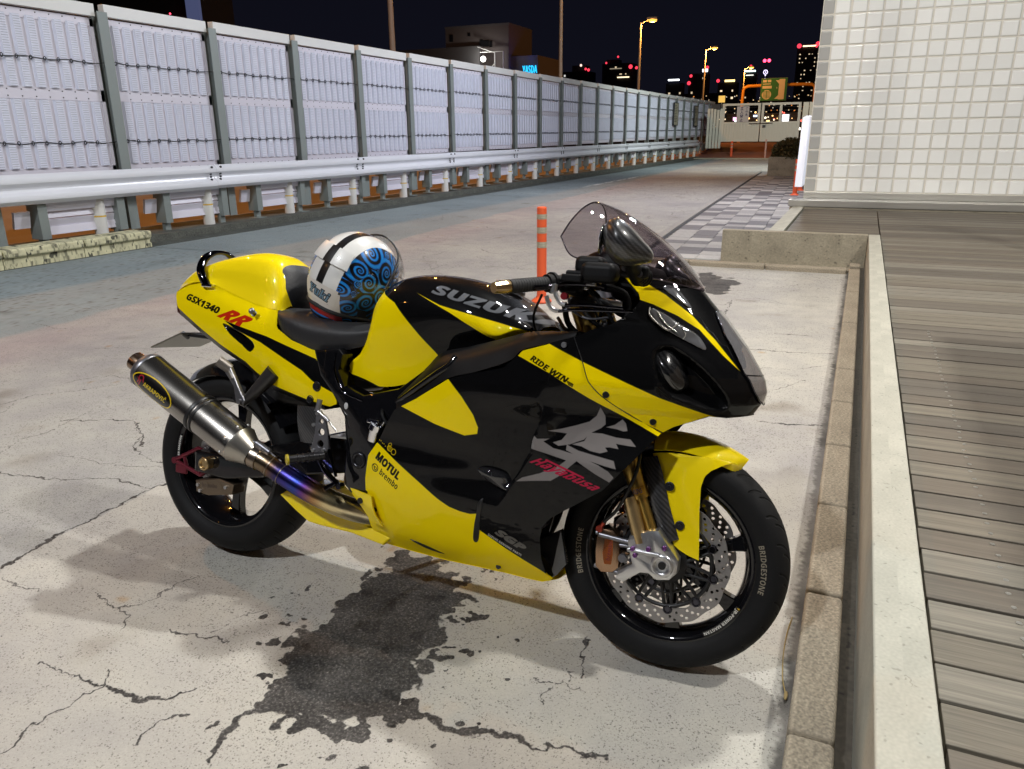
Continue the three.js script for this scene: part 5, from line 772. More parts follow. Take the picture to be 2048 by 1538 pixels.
const tyreProfile = (r, w, rim) => { const h = w / 2, q = []; for (const s of [-1, 1]) { const side = [[rim + 0.004, h * 0.80], [rim + 0.018, h * 0.93], [rim + 0.042, h * 1.0], [r - 0.42 * w * 0.62, h * 0.97], [r - 0.42 * w * 0.34, h * 0.80], [r - 0.42 * w * 0.13, h * 0.50], [r - 0.42 * w * 0.03, h * 0.22]].map(([a, b]) => [a, s * b]); q.push(...(s < 0 ? side : [[r, 0], ...side.reverse()])); } return q; };
function rimGeo(rim, w, n, a0, hubR, sw) {
  const h = w / 2, p = [[rim - 0.004, -h], [rim + 0.010, -h + 0.001], [rim + 0.011, -h + 0.008], [rim - 0.004, -h + 0.014], [rim - 0.016, -h + 0.030], [rim - 0.018, 0], [rim - 0.016, h - 0.030], [rim - 0.004, h - 0.014], [rim + 0.011, h - 0.008], [rim + 0.010, h - 0.001], [rim - 0.004, h], [rim - 0.012, h - 0.008], [rim - 0.022, h - 0.032], [rim - 0.026, 0], [rim - 0.022, -h + 0.032], [rim - 0.012, -h + 0.008], [rim - 0.004, -h]].map((q) => new THREE.Vector2(...q));
  const barrel = new THREE.LatheGeometry(p, 96).rotateX(Math.PI / 2), spokes = [];
  for (let k = 0; k < n; k++) {
    const a = a0 + k * 2 * Math.PI / n, R = rim - 0.020, s = new THREE.Shape(), w0 = sw * 0.85, w1 = sw * 0.55;
    s.moveTo(hubR * 0.8, -w0 / 2 * 1.3); s.quadraticCurveTo(hubR + 0.02, -w0 / 2, R * 0.62, -w1 / 2); s.quadraticCurveTo(R * 0.88, -w1 / 2, R + 0.002, -w1 * 0.95); s.lineTo(R + 0.002, w1 * 0.95); s.quadraticCurveTo(R * 0.88, w1 / 2, R * 0.62, w1 / 2); s.quadraticCurveTo(hubR + 0.02, w0 / 2, hubR * 0.8, w0 / 2 * 1.3);
    spokes.push(new THREE.ExtrudeGeometry(s, { depth: 0.026, bevelEnabled: true, bevelSize: 0.003, bevelThickness: 0.003, bevelSegments: 2, curveSegments: 10 }).translate(0, 0, -0.013).rotateZ(a));
  }
  return { barrel, spokes, hub: merge([cyl(hubR, hubR, w * 0.9, 32).rotateX(Math.PI / 2), cyl(hubR * 1.25, hubR * 1.25, 0.03, 32).rotateX(Math.PI / 2)]) };
}
function rimText(str, r, a, arc, z) {   // lettering on the rim flank, read along its curve
  const t = canvasTexture(512, 40, (c, w, h) => { c.fillStyle = '#050505'; c.fillRect(0, 0, w, h); c.font = 'bold 34px sans-serif'; c.fillStyle = '#e3e1da'; const m = c.measureText(str).width; c.save(); c.translate(30, 32); c.scale((w - 40) / m, 1); c.fillText(str, 0, 0); c.restore(); c.fillStyle = '#d9b21c'; c.beginPath(); c.moveTo(2, 8); c.lineTo(22, 8); c.lineTo(12, 32); c.fill(); });
  const P = []; for (let j = 0; j <= 1; j++) { const row = []; for (let i = 0; i <= 20; i++) { const th = a + arc * i / 20, q = r + (j ? 0.0065 : -0.0065); row.push([q * Math.cos(th), q * Math.sin(th), z]); } P.push(row); }
  return [sheet(P, { uv: (p, u, v) => [u, v], flip: false, t: 0.0006 }), std({ map: t, roughness: 0.4 })];
}
function discGeo(ro, ri, n, holes, hr) { const s = new THREE.Shape(); for (let i = 0; i <= 160; i++) { const a = i / 160 * 2 * Math.PI, q = ro + 0.0025 * Math.cos(a * 12); i ? s.lineTo(q * Math.cos(a), q * Math.sin(a)) : s.moveTo(q, 0); } const inner = new THREE.Path(); inner.absarc(0, 0, ri, 0, Math.PI * 2); s.holes.push(inner); for (let k = 0; k < n; k++) holes.forEach((r, m) => { const a = (k + m * 0.36) * 2 * Math.PI / n, h = new THREE.Path(); h.absarc(r * Math.cos(a), r * Math.sin(a), hr, 0, Math.PI * 2); s.holes.push(h); }); return new THREE.ExtrudeGeometry(s, { depth: 0.005, bevelEnabled: false, curveSegments: 6 }).translate(0, 0, -0.0025); }
const M_disc = std({ color: lin(0.36, 0.35, 0.35), metalness: 0.9, roughness: 0.36 });
{ // front wheel
  const at = (g) => steer(g.translate(WB, RF, 0)), { tyre, mat } = wheelParts(0.12, RF, 0.216, tyreProfile(RF, 0.12, 0.216), [[0.265, 0.905], [0.765, 0.905]]);
  const wheel = mesh('front_wheel', at(tyre), mat, bike);
  const r = rimGeo(0.216, 0.098, 7, 0.366, 0.038, 0.040); mesh('rim', at(r.barrel), M_black, wheel); for (const s of r.spokes) mesh('spoke', at(s), M_black, wheel); mesh('hub', at(r.hub), M_satin, wheel);
  const [tg, tm] = rimText('JB-POWER MAGTAN', 0.209, -0.43, -0.58, 0.0505); mesh('rim_lettering', at(tg), tm, wheel);
  for (const sz of [1, -1]) {
    const d = mesh('brake_disc', at(discGeo(0.160, 0.127, 30, [0.1345, 0.1435, 0.1525], 0.0042).translate(0, 0, sz * 0.070)), M_disc, bike);
    const arms = []; for (let k = 0; k < 10; k++) { const a = k * Math.PI / 5 + 0.15, q = (t, rad) => [rad * Math.cos(t), rad * Math.sin(t), 0]; arms.push(rod(q(a, 0.045), q(a + 0.24, 0.118), 0.0055, 0.0045, 8), rod(q(a, 0.045), q(a - 0.24, 0.118), 0.0055, 0.0045, 8)); }
    mesh('disc_carrier', at(merge([...arms, new THREE.TorusGeometry(0.116, 0.0055, 8, 60), new THREE.TorusGeometry(0.080, 0.004, 8, 50), cyl(0.055, 0.055, 0.012, 32).rotateX(Math.PI / 2)]).translate(0, 0, sz * 0.070)), M_satin, d);
    for (let k = 0; k < 10; k++) { const a = k * Math.PI / 5 + 0.15 + 0.31; mesh('disc_button', at(merge([cyl(0.0122, 0.0122, 0.011, 18).rotateX(Math.PI / 2), new THREE.TorusGeometry(0.009, 0.0024, 6, 18).translate(0, 0, sz * 0.0055)]).translate(0.1245 * Math.cos(a), 0.1245 * Math.sin(a), sz * 0.070)), M_darkchrome, d); }
  }
}
{ // rear wheel
  const at = (g) => g.translate(0, RR, 0), { tyre, mat } = wheelParts(0.19, RR, 0.216, tyreProfile(RR, 0.19, 0.216), []);
  const wheel = mesh('rear_wheel', at(tyre), mat, bike);
  const r = rimGeo(0.216, 0.158, 6, 1.536, 0.045, 0.046); mesh('rim', at(r.barrel), M_black, wheel); for (const s of r.spokes) mesh('spoke', at(s), M_black, wheel); mesh('hub', at(r.hub), M_satin, wheel);
  const [tg, tm] = rimText('JB-POWER MAGTAN', 0.207, 3.45, -0.62, 0.0815); mesh('rim_lettering', at(tg), tm, wheel);
  const d = mesh('brake_disc', at(discGeo(0.110, 0.075, 24, [0.083, 0.092, 0.101], 0.004).translate(0, 0, 0.082)), M_disc, bike); mesh('disc_carrier', at(cyl(0.078, 0.078, 0.006, 40).rotateX(Math.PI / 2).translate(0, 0, 0.082)), M_satin, d);
  const mg = std({ color: lin(0.16, 0.018, 0.032), metalness: 0.5, roughness: 0.32 });
  mesh('caliper_bracket', merge([rod([-0.205, 0.296, 0.098], [-0.10, 0.352, 0.098], 0.007), rod([-0.205, 0.294, 0.098], [-0.085, 0.262, 0.098], 0.007), rod([-0.10, 0.352, 0.098], [-0.085, 0.262, 0.098], 0.007), rod([-0.165, 0.320, 0.098], [-0.15, 0.283, 0.098], 0.006), rod([-0.10, 0.352, 0.098], [-0.02, 0.335, 0.105], 0.007), rod([-0.085, 0.262, 0.098], [-0.02, 0.30, 0.105], 0.007), cyl(0.011, 0.011, 0.014, 16).rotateX(Math.PI / 2).translate(-0.203, 0.295, 0.098), box(0.05, 0.03, 0.01, -0.17, 0.27, 0.10, 0.004)]), mg, bike);
  const cal = mesh('rear_caliper', merge([extrude([[-0.071,0.250],[0.026,0.271],[0.085,0.262],[0.080,0.234],[-0.02,0.214],[-0.067,0.218]], 0.05, 0.004).translate(0, 0, 0.075), cyl(0.013, 0.013, 0.06, 14).rotateX(Math.PI / 2).translate(-0.03, 0.243, 0.10), cyl(0.013, 0.013, 0.06, 14).rotateX(Math.PI / 2).translate(0.03, 0.247, 0.10), box(0.13, 0.006, 0.054, 0.005, 0.243, 0.10, 0.002)]), std({ color: lin(0.22, 0.17, 0.12), metalness: 0.85, roughness: 0.34 }), bike);
  for (const [x, y] of [[-0.06, 0.24], [0.06, 0.252], [-0.05, 0.222]]) mesh('caliper_bolt', cyl(0.006, 0.006, 0.012, 10).rotateX(Math.PI / 2).translate(x, y, 0.13), M_alu, cal);
  mesh('brake_lettering', new TextGeometry('brembo', { font, size: 0.013, depth: 0.001, curveSegments: 3 }).rotateZ(0.08).translate(-0.045, 0.236, 0.1295), std({ color: lin(0.10, 0.07, 0.05), roughness: 0.5 }), cal);
  mesh('swingarm', merge([...[1, -1].flatMap((s) => [extrude([[-0.07, 0.29], [0.06, 0.286], [0.45, 0.37], [0.60, 0.40], [0.60, 0.48], [0.42, 0.47], [0.05, 0.352], [-0.07, 0.348]], 0.03, 0.006).translate(0, 0, s * 0.115 - 0.015)]), box(0.16, 0.08, 0.24, 0.45, 0.42, 0, 0.02)]), M_black, bike);
  mesh('axle_nut', merge([cyl(0.022, 0.022, 0.03, 6).rotateX(Math.PI / 2).translate(-0.012, 0.322, 0.142), new THREE.TorusGeometry(0.017, 0.005, 8, 24).translate(-0.012, 0.322, 0.158)]), M_gold2, bike);
  mesh('stand_bobbin', merge([cyl(0.016, 0.016, 0.012, 20).rotateX(Math.PI / 2).translate(0.09, 0.555, 0.10), cyl(0.010, 0.010, 0.03, 20).rotateX(Math.PI / 2).translate(0.09, 0.555, 0.115), cyl(0.016, 0.016, 0.012, 20).rotateX(Math.PI / 2).translate(0.09, 0.555, 0.13)]), M_bolt, bike);
  const hug = []; for (let j = 0; j <= 30; j++) { const a = lerp(2.1, 0.55, j / 30), row = []; for (let i = 0; i <= 12; i++) { const z = (i / 6 - 1) * 0.105, q = RR + 0.022 - 0.05 * Math.abs(z / 0.105) ** 2.4; row.push([q * Math.cos(a), RR + q * Math.sin(a), z]); } hug.push(row); }
  mesh('rear_hugger', sheet(hug, { flip: true, t: 0.003, uv: (p, u, v) => [u * 3, v * 6] }), M_black, bike);
}
// ---- fork, clamp, calipers, fender
{
  const fk = [];
  for (const s of [1, -1]) {
    const z = s * 0.103, o = (t) => [1.4530 + SA.x * t, 0.372 + SA.y * t, z], g = (x, y, zz = z) => [x, y, zz];
    const leg = mesh('fork_leg', steer(rod(o(-0.02), o(0.16), 0.0155, 0.0155, 24)), M_gold, bike);
    mesh('fork_tube', steer(merge([rod(o(0.098), o(0.16), 0.0235, 0.024, 28), rod(o(0.16), o(0.30), 0.025, 0.0265, 28), rod(o(0.30), o(0.70), 0.0285, 0.0285, 28)])), M_gold, leg);
    mesh('gas_cylinder', steer(merge([rod([1.427, 0.350, z + s * 0.014], [1.386, 0.462, z + s * 0.014], 0.0185, 0.0185, 24), rod([1.388, 0.455, z + s * 0.014], [1.383, 0.470, z + s * 0.014], 0.017, 0.012, 24)])), M_gold2, leg);
    mesh('cylinder_cap', steer(rod([1.387, 0.461, z + s * 0.014], [1.379, 0.482, z + s * 0.014], 0.0165, 0.010, 24)), M_satin, leg);
    if (s > 0) { const t = canvasTexture(256, 64, (c, w, h) => { c.fillStyle = '#a97b22'; c.fillRect(0, 0, w, h); c.font = 'bold 50px sans-serif'; c.fillStyle = '#20306c'; c.fillText('ÖHLINS', 22, 50); }); const a = new THREE.CylinderGeometry(0.0252, 0.0252, 0.022, 24, 1, true, -0.9, 1.8); mesh('fork_label', steer(a.rotateZ(0.41888).translate(...o(0.118))), std({ map: t, roughness: 0.35, metalness: 0.4 }), leg); }
    // axle clamp with its bolts
    const cl = mesh('axle_clamp', steer(toCreasedNormals(extrude([[1.400,0.350],[1.403,0.362],[1.452,0.385],[1.470,0.388],[1.500,0.352],[1.524,0.325],[1.524,0.295],[1.508,0.276],[1.480,0.270],[1.458,0.282],[1.435,0.280],[1.394,0.247],[1.379,0.251],[1.383,0.267],[1.418,0.293],[1.409,0.320]], 0.034, 0.004, [[1.489, 0.305, 0.017, 20]]).translate(0, 0, s * 0.112 - 0.017), 0.6)), M_alu, bike);
    mesh('axle', steer(merge([new THREE.TorusGeometry(0.023, 0.007, 10, 32).translate(1.489, 0.305, s * 0.131), cyl(0.014, 0.014, 0.05, 24).rotateX(Math.PI / 2).translate(1.489, 0.305, s * 0.105)])), M_alu, cl);
    mesh('axle_hole', steer(cyl(0.010, 0.010, 0.004, 20).rotateX(Math.PI / 2).translate(1.489, 0.305, s * 0.131)), M_satin, cl);
    const pb = std({ color: lin(0.20, 0.07, 0.24), metalness: 0.7, roughness: 0.3 }); for (const [x, y] of [[1.412, 0.335], [1.452, 0.342], [1.491, 0.352], [1.420, 0.320]]) mesh('clamp_bolt', steer(merge([cyl(0.0062, 0.0062, 0.012, 12).rotateX(Math.PI / 2), new THREE.TorusGeometry(0.0045, 0.0016, 6, 14).translate(0, 0, s * 0.006)]).translate(x, y, s * 0.135)), pb, cl);
    mesh('clamp_rib', steer(box(0.085, 0.010, 0.010, 1.440, 0.330, s * 0.134, 0.003).rotateZ(0)), M_alu, cl);
    // brake caliper
    const ca = mesh('front_caliper', steer(toCreasedNormals(extrude([[1.318,0.352],[1.330,0.362],[1.352,0.362],[1.364,0.350],[1.372,0.305],[1.372,0.275],[1.360,0.262],[1.335,0.258],[1.322,0.268],[1.318,0.305]], 0.062, 0.006).translate(0, 0, s * 0.085 - 0.031), 0.6)), std({ color: lin(0.38, 0.24, 0.15), metalness: 0.95, roughness: 0.24 }), bike);
    mesh('caliper_face', steer(extrude([[1.335,0.342],[1.356,0.344],[1.360,0.305],[1.358,0.278],[1.340,0.276],[1.332,0.305]], 0.004, 0.002).translate(0, 0, s * 0.118 - 0.002)), std({ color: lin(0.55, 0.14, 0.03), metalness: 0.7, roughness: 0.32 }), ca);  // orange lamp light on the gold caliper is put into this face colour
    if (s > 0) mesh('brake_lettering', steer(new TextGeometry('brembo', { font, size: 0.010, depth: 0.001, curveSegments: 3 }).rotateZ(1.52).translate(1.353, 0.286, 0.1215)), std({ color: lin(0.22, 0.03, 0.02), roughness: 0.5 }), ca);
    mesh('caliper_pin', steer(merge([rod([1.308, 0.352, s * 0.112], [1.352, 0.352, s * 0.112], 0.006), rod([1.312, 0.264, s * 0.112], [1.395, 0.256, s * 0.112], 0.0055), rod([1.318, 0.35, s * 0.118], [1.41, 0.345, s * 0.12], 0.007), cyl(0.011, 0.011, 0.01, 14).rotateX(Math.PI / 2).translate(1.385, 0.300, s * 0.118), rod([1.372, 0.33, s * 0.11], [1.405, 0.332, s * 0.11], 0.006)])), M_gun, ca);
    mesh('brake_hose', steer(tube([[1.322, 0.362, s * 0.118], [1.328, 0.385, s * 0.122], [1.36, 0.425, s * 0.13], [1.388, 0.49, s * 0.135], [1.402, 0.545, s * 0.132], [1.398, 0.60, s * 0.12], [1.36, 0.68, s * 0.10]], 0.0048, 60, 10)), M_satin, ca);
    mesh('hose_banjo', steer(merge([cyl(0.009, 0.009, 0.016, 12).rotateX(Math.PI / 2).translate(1.318, 0.366, s * 0.118), rod([1.318, 0.366, s * 0.118], [1.328, 0.385, s * 0.122], 0.0065)])), std({ color: lin(0.35, 0.05, 0.03), metalness: 0.7, roughness: 0.3 }), ca);
    // carbon guard beside the fork
    mesh('fork_guard', steer(sheet([[1.402,0.560,0.075],[1.418,0.520,0.095],[1.444,0.440,0.098],[1.478,0.356,0.092]].map(([x, y, z], i) => [[x + 0.038, y + 0.012, s * 0.088], [x + 0.02, y + 0.006, s * (z + 0.008)], [x, y, s * z]]), { uv: (p) => [p[0] * 45, p[1] * 45], flip: s > 0, t: 0.003 })), M_carbon, bike);
  }
  // fender
  const edge = [[1.420,0.592,0.05],[1.440,0.544],[1.469,0.460],[1.505,0.352],[1.520,0.342],[1.540,0.333],[1.570,0.326],[1.566,0.385],[1.560,0.442],[1.556,0.510],[1.562,0.538],[1.574,0.553],[1.602,0.570],[1.642,0.580],[1.668,0.586]];
  const half = (s) => {
    const a0 = 1.80, rows = [], N = 60, crest = (a) => { const q = 0.312; return [WB + q * Math.cos(a), RF + q * Math.sin(a)]; };
    // top skin: from crown line to crest, angles back -> front
    const T = []; for (let j = 0; j <= N; j++) { const t = j / N, a = lerp(1.78, 1.035, t), row = []; for (let i = 0; i <= 10; i++) { const k = i / 10, z = 0.078 * k * interp(t, [0, 0.72, 0.92, 1], [1, 0.92, 0.60, 0.20]), q = RF + 0.030 - 0.040 * Math.pow(k, 2.2); row.push([WB + q * Math.cos(a), RF + q * Math.sin(a), s * z]); } T.push(row); }
    const S = T.map((r) => r[10]);
    // side skin hanging from the crest down to the traced lower edge
    const back = [[1.425,0.575],[1.440,0.544],[1.469,0.460],[1.505,0.352]], low = [[1.505,0.352],[1.520,0.342],[1.545,0.332],[1.572,0.326]], front = [[1.572,0.326],[1.565,0.40],[1.559,0.455],[1.556,0.510],[1.562,0.538],[1.576,0.554],[1.602,0.570],[1.630,0.579]];
    const top = S.map((p) => [p[0], p[1]]); const f = coons(low, top, back.slice().reverse(), front.concat([[top[N][0], top[N][1]]])), Q = [];
    for (let j = 0; j <= 36; j++) { const row = []; for (let i = 0; i <= 60; i++) { const [x, y] = f(i / 60, j / 36), zt = interp(x, S.map((p) => p[0]), S.map((p) => Math.abs(p[2]))); row.push([x, y, s * lerp(lerp(0.088, 0.093, i / 60), zt, Math.pow(j / 36, 2.2))]); } Q.push(row); }
    return [sheet(T, { uv: () => [0.05, 0.9], flip: s < 0, t: 0.0025 }), sheet(Q, { uv: () => [0.05, 0.9], flip: s < 0, t: 0.0025 })];
  };
  const fd = mesh('front_fender', steer(merge([...half(1), ...half(-1)])), M_yellow, bike);
  for (const [x, y] of [[1.480, 0.500], [1.516, 0.405]]) mesh('fender_bolt', steer(merge([cyl(0.0095, 0.0095, 0.010, 18).rotateX(Math.PI / 2), new THREE.TorusGeometry(0.0100, 0.0022, 8, 20).translate(0, 0, 0.001), cyl(0.0045, 0.0045, 0.004, 6).rotateX(Math.PI / 2).translate(0, 0, 0.006)]).translate(x, y, 0.0925)), M_bolt, fd);
}
// ---- frame, inner rail, foot controls
{
  const low = [[0.745,0.612,0.224],[0.814,0.654,0.236],[0.913,0.719,0.250],[1.0,0.748,0.255],[1.09,0.788,0.254],[1.113,0.813,0.252],[1.18,0.836,0.254],[1.245,0.860,0.236]], top = [[0.715,0.650,0.150],[0.80,0.735,0.163],[0.853,0.778,0.186],[0.943,0.805,0.190],[1.023,0.831,0.190],[1.101,0.857,0.188],[1.145,0.864,0.190],[1.25,0.872,0.20]];
  const mid = low.map((p, i) => [lerp(p[0], top[i][0], 0.5), lerp(p[1], top[i][1], 0.5) + 0.006, lerp(p[2], top[i][2], 0.4) + 0.006]);
  const g = sheet(net([low, mid, top], 80, 16), { t: 0.004, uv: () => [0, 0], flip: false });
  const ir = mesh('inner_fairing_panel', g, M_plastic, bike); mesh('inner_fairing_panel', mirrored(g), M_plastic, bike);
  mesh('trim_piece', tube([[0.735,0.628,0.20],[0.80,0.672,0.225],[0.868,0.722,0.238],[0.905,0.752,0.232],[0.918,0.775,0.222]], 0.010, 40, 10), M_black, ir);
  for (const s of [1, -1]) {
    const fr = mesh('frame_spar', toCreasedNormals(extrude([[0.425,0.735],[0.50,0.745],[0.512,0.735],[0.500,0.690],[0.528,0.640],[0.60,0.620],[0.72,0.655],[0.82,0.735],[1.05,0.83],[1.10,0.80],[0.90,0.67],[0.78,0.585],[0.70,0.545],[0.665,0.48],[0.655,0.36],[0.60,0.33],[0.555,0.36],[0.560,0.46],[0.545,0.56],[0.50,0.62],[0.45,0.67]], 0.045, 0.008).translate(0, 0, s * 0.145 - 0.0225), 0.6), M_black, bike);
    mesh('spar_edge', tube([[0.498,0.742,s * 0.172],[0.494,0.71,s * 0.174],[0.498,0.68,s * 0.175],[0.515,0.648,s * 0.175],[0.54,0.626,s * 0.174],[0.60,0.612,s * 0.173]], 0.0045, 30, 8), M_darkchrome, fr);
    mesh('pivot_nut', merge([new THREE.TorusGeometry(0.019, 0.006, 10, 28).translate(0.600, 0.438, s * 0.176), cyl(0.024, 0.026, 0.012, 28).rotateX(Math.PI / 2).translate(0.600, 0.438, s * 0.170)]), M_bolt, fr);
    mesh('reflector_dot', new THREE.SphereGeometry(0.010, 16, 10).scale(0.7, 1, 0.2).translate(0.545, 0.590, s * 0.177), std({ color: lin(0.55, 0.55, 0.55), roughness: 0.3 }), fr);
  }
  mesh('seat_frame', merge([rod([0.43, 0.70, 0.10], [-0.1, 0.80, 0.07], 0.014), rod([0.43, 0.70, -0.10], [-0.1, 0.80, -0.07], 0.014), rod([0.50, 0.60, 0.11], [0.15, 0.72, 0.08], 0.012), box(0.3, 0.12, 0.2, 0.35, 0.67, 0, 0.02), box(0.25, 0.16, 0.18, 0.22, 0.62, 0, 0.03)]), M_satin, bike);
  mesh('oil_filler', merge([rod([0.652, 0.508, 0.19], [0.662, 0.540, 0.196], 0.016, 0.016, 20), rod([0.662, 0.540, 0.196], [0.668, 0.556, 0.197], 0.020, 0.019, 20), box(0.04, 0.012, 0.02, 0.655, 0.562, 0.192, 0.003), rod([0.672, 0.54, 0.19], [0.686, 0.565, 0.188], 0.006)]), M_chrome, bike);
  mesh('hose', tube([[0.662, 0.60, 0.165], [0.675, 0.585, 0.185], [0.70, 0.555, 0.19], [0.712, 0.53, 0.185]], 0.005, 24, 8), M_plastic, bike);
  const heel = mesh('heel_plate', extrude([[0.462,0.567],[0.472,0.568],[0.490,0.547],[0.503,0.510],[0.510,0.462],[0.498,0.448],[0.455,0.440],[0.450,0.450],[0.461,0.500]], 0.006, 0.002, [[0.480, 0.538, 0.0095], [0.483, 0.507, 0.012], [0.482, 0.472, 0.0125]]).translate(0, 0, 0.196), M_gun, bike);
  for (const [x, y] of [[0.466, 0.560], [0.455, 0.525], [0.459, 0.449], [0.495, 0.456]]) mesh('plate_bolt', cyl(0.0052, 0.0052, 0.008, 12).rotateX(Math.PI / 2).translate(x, y, 0.205), M_alu, heel);
  mesh('heel_guard', sheet([[[0.376,0.570,0.186],[0.41,0.573,0.191],[0.452,0.572,0.192]], [[0.378,0.53,0.186],[0.41,0.532,0.191],[0.456,0.535,0.192]], [[0.384,0.49,0.184],[0.41,0.49,0.19],[0.450,0.495,0.191]], [[0.392,0.462,0.182],[0.41,0.462,0.187],[0.438,0.464,0.188]]], { uv: (p) => [p[0] * 45, p[1] * 45], flip: true, t: 0.003 }), M_carbon, heel);
  const peg = mesh('foot_peg', merge([rod([0.498, 0.440, 0.205], [0.436, 0.430, 0.285], 0.0125, 0.0125, 20), ...[0.15, 0.3, 0.45, 0.6, 0.75].map((t) => new THREE.TorusGeometry(0.0125, 0.0022, 6, 18).rotateY(Math.atan2(-0.062, 0.08)).translate(lerp(0.498, 0.436, t), lerp(0.44, 0.43, t), lerp(0.205, 0.285, t)))]), M_bolt, bike); mesh('peg_end', rod([0.436, 0.430, 0.285], [0.432, 0.4293, 0.290], 0.0155, 0.0155, 20), std({ color: lin(0.45, 0.36, 0.02), roughness: 0.4 }), peg);
  mesh('brake_pedal', merge([tube([[0.478, 0.436, 0.208], [0.495, 0.418, 0.212], [0.52, 0.392, 0.214], [0.565, 0.362, 0.212]], 0.0085, 30, 10), rod([0.555, 0.372, 0.205], [0.535, 0.352, 0.245], 0.007), rod([0.512, 0.46, 0.205], [0.548, 0.385, 0.208], 0.0045), rod([0.508, 0.50, 0.20], [0.53, 0.43, 0.203], 0.003), cyl(0.009, 0.009, 0.02, 14).rotateX(Math.PI / 2).translate(0.565, 0.362, 0.21)]), M_darkchrome, bike);
  mesh('brake_cylinder', merge([rod([0.462, 0.565, 0.202], [0.466, 0.60, 0.196], 0.008, 0.008, 14), rod([0.468, 0.567, 0.205], [0.505, 0.545, 0.204], 0.0035), rod([0.505, 0.545, 0.204], [0.532, 0.515, 0.198], 0.0025), cyl(0.005, 0.005, 0.02, 10).rotateZ(0.9).translate(0.50, 0.549, 0.205)]), M_alu, bike);
  mesh('side_stand', merge([rod([0.62, 0.24, -0.14], [0.74, 0.083, -0.30], 0.013, 0.011), box(0.07, 0.008, 0.045, 0.745, 0.078, -0.305, 0.003)]), M_satin, bike);
  // carbon hanger of the silencer
  const hg = mesh('exhaust_hanger', merge([rod([0.252, 0.655, 0.150], [0.205, 0.592, 0.172], 0.027, 0.020, 24), rod([0.205, 0.592, 0.172], [0.165, 0.548, 0.186], 0.020, 0.012, 24), new THREE.SphereGeometry(0.0205, 18, 12).translate(0.205, 0.592, 0.172)]), std({ color: lin(0.022, 0.020, 0.020), roughness: 0.3 }), bike);
  mesh('hanger_clamp', merge([extrude([[0.100,0.640],[0.118,0.650],[0.160,0.585],[0.180,0.560],[0.172,0.545],[0.150,0.556],[0.138,0.60]], 0.010, 0.003).translate(0, 0, 0.185), cyl(0.008, 0.008, 0.04, 12).rotateX(Math.PI / 2).translate(0.168, 0.556, 0.19)]), M_gun, hg);
  mesh('rear_peg', merge([rod([0.108, 0.648, 0.185], [0.078, 0.672, 0.205], 0.016, 0.017, 20), rod([0.13, 0.62, 0.19], [0.106, 0.65, 0.187], 0.011, 0.012, 14)]), std({ color: lin(0.20, 0.18, 0.16), metalness: 0.6, roughness: 0.4 }), bike);
}
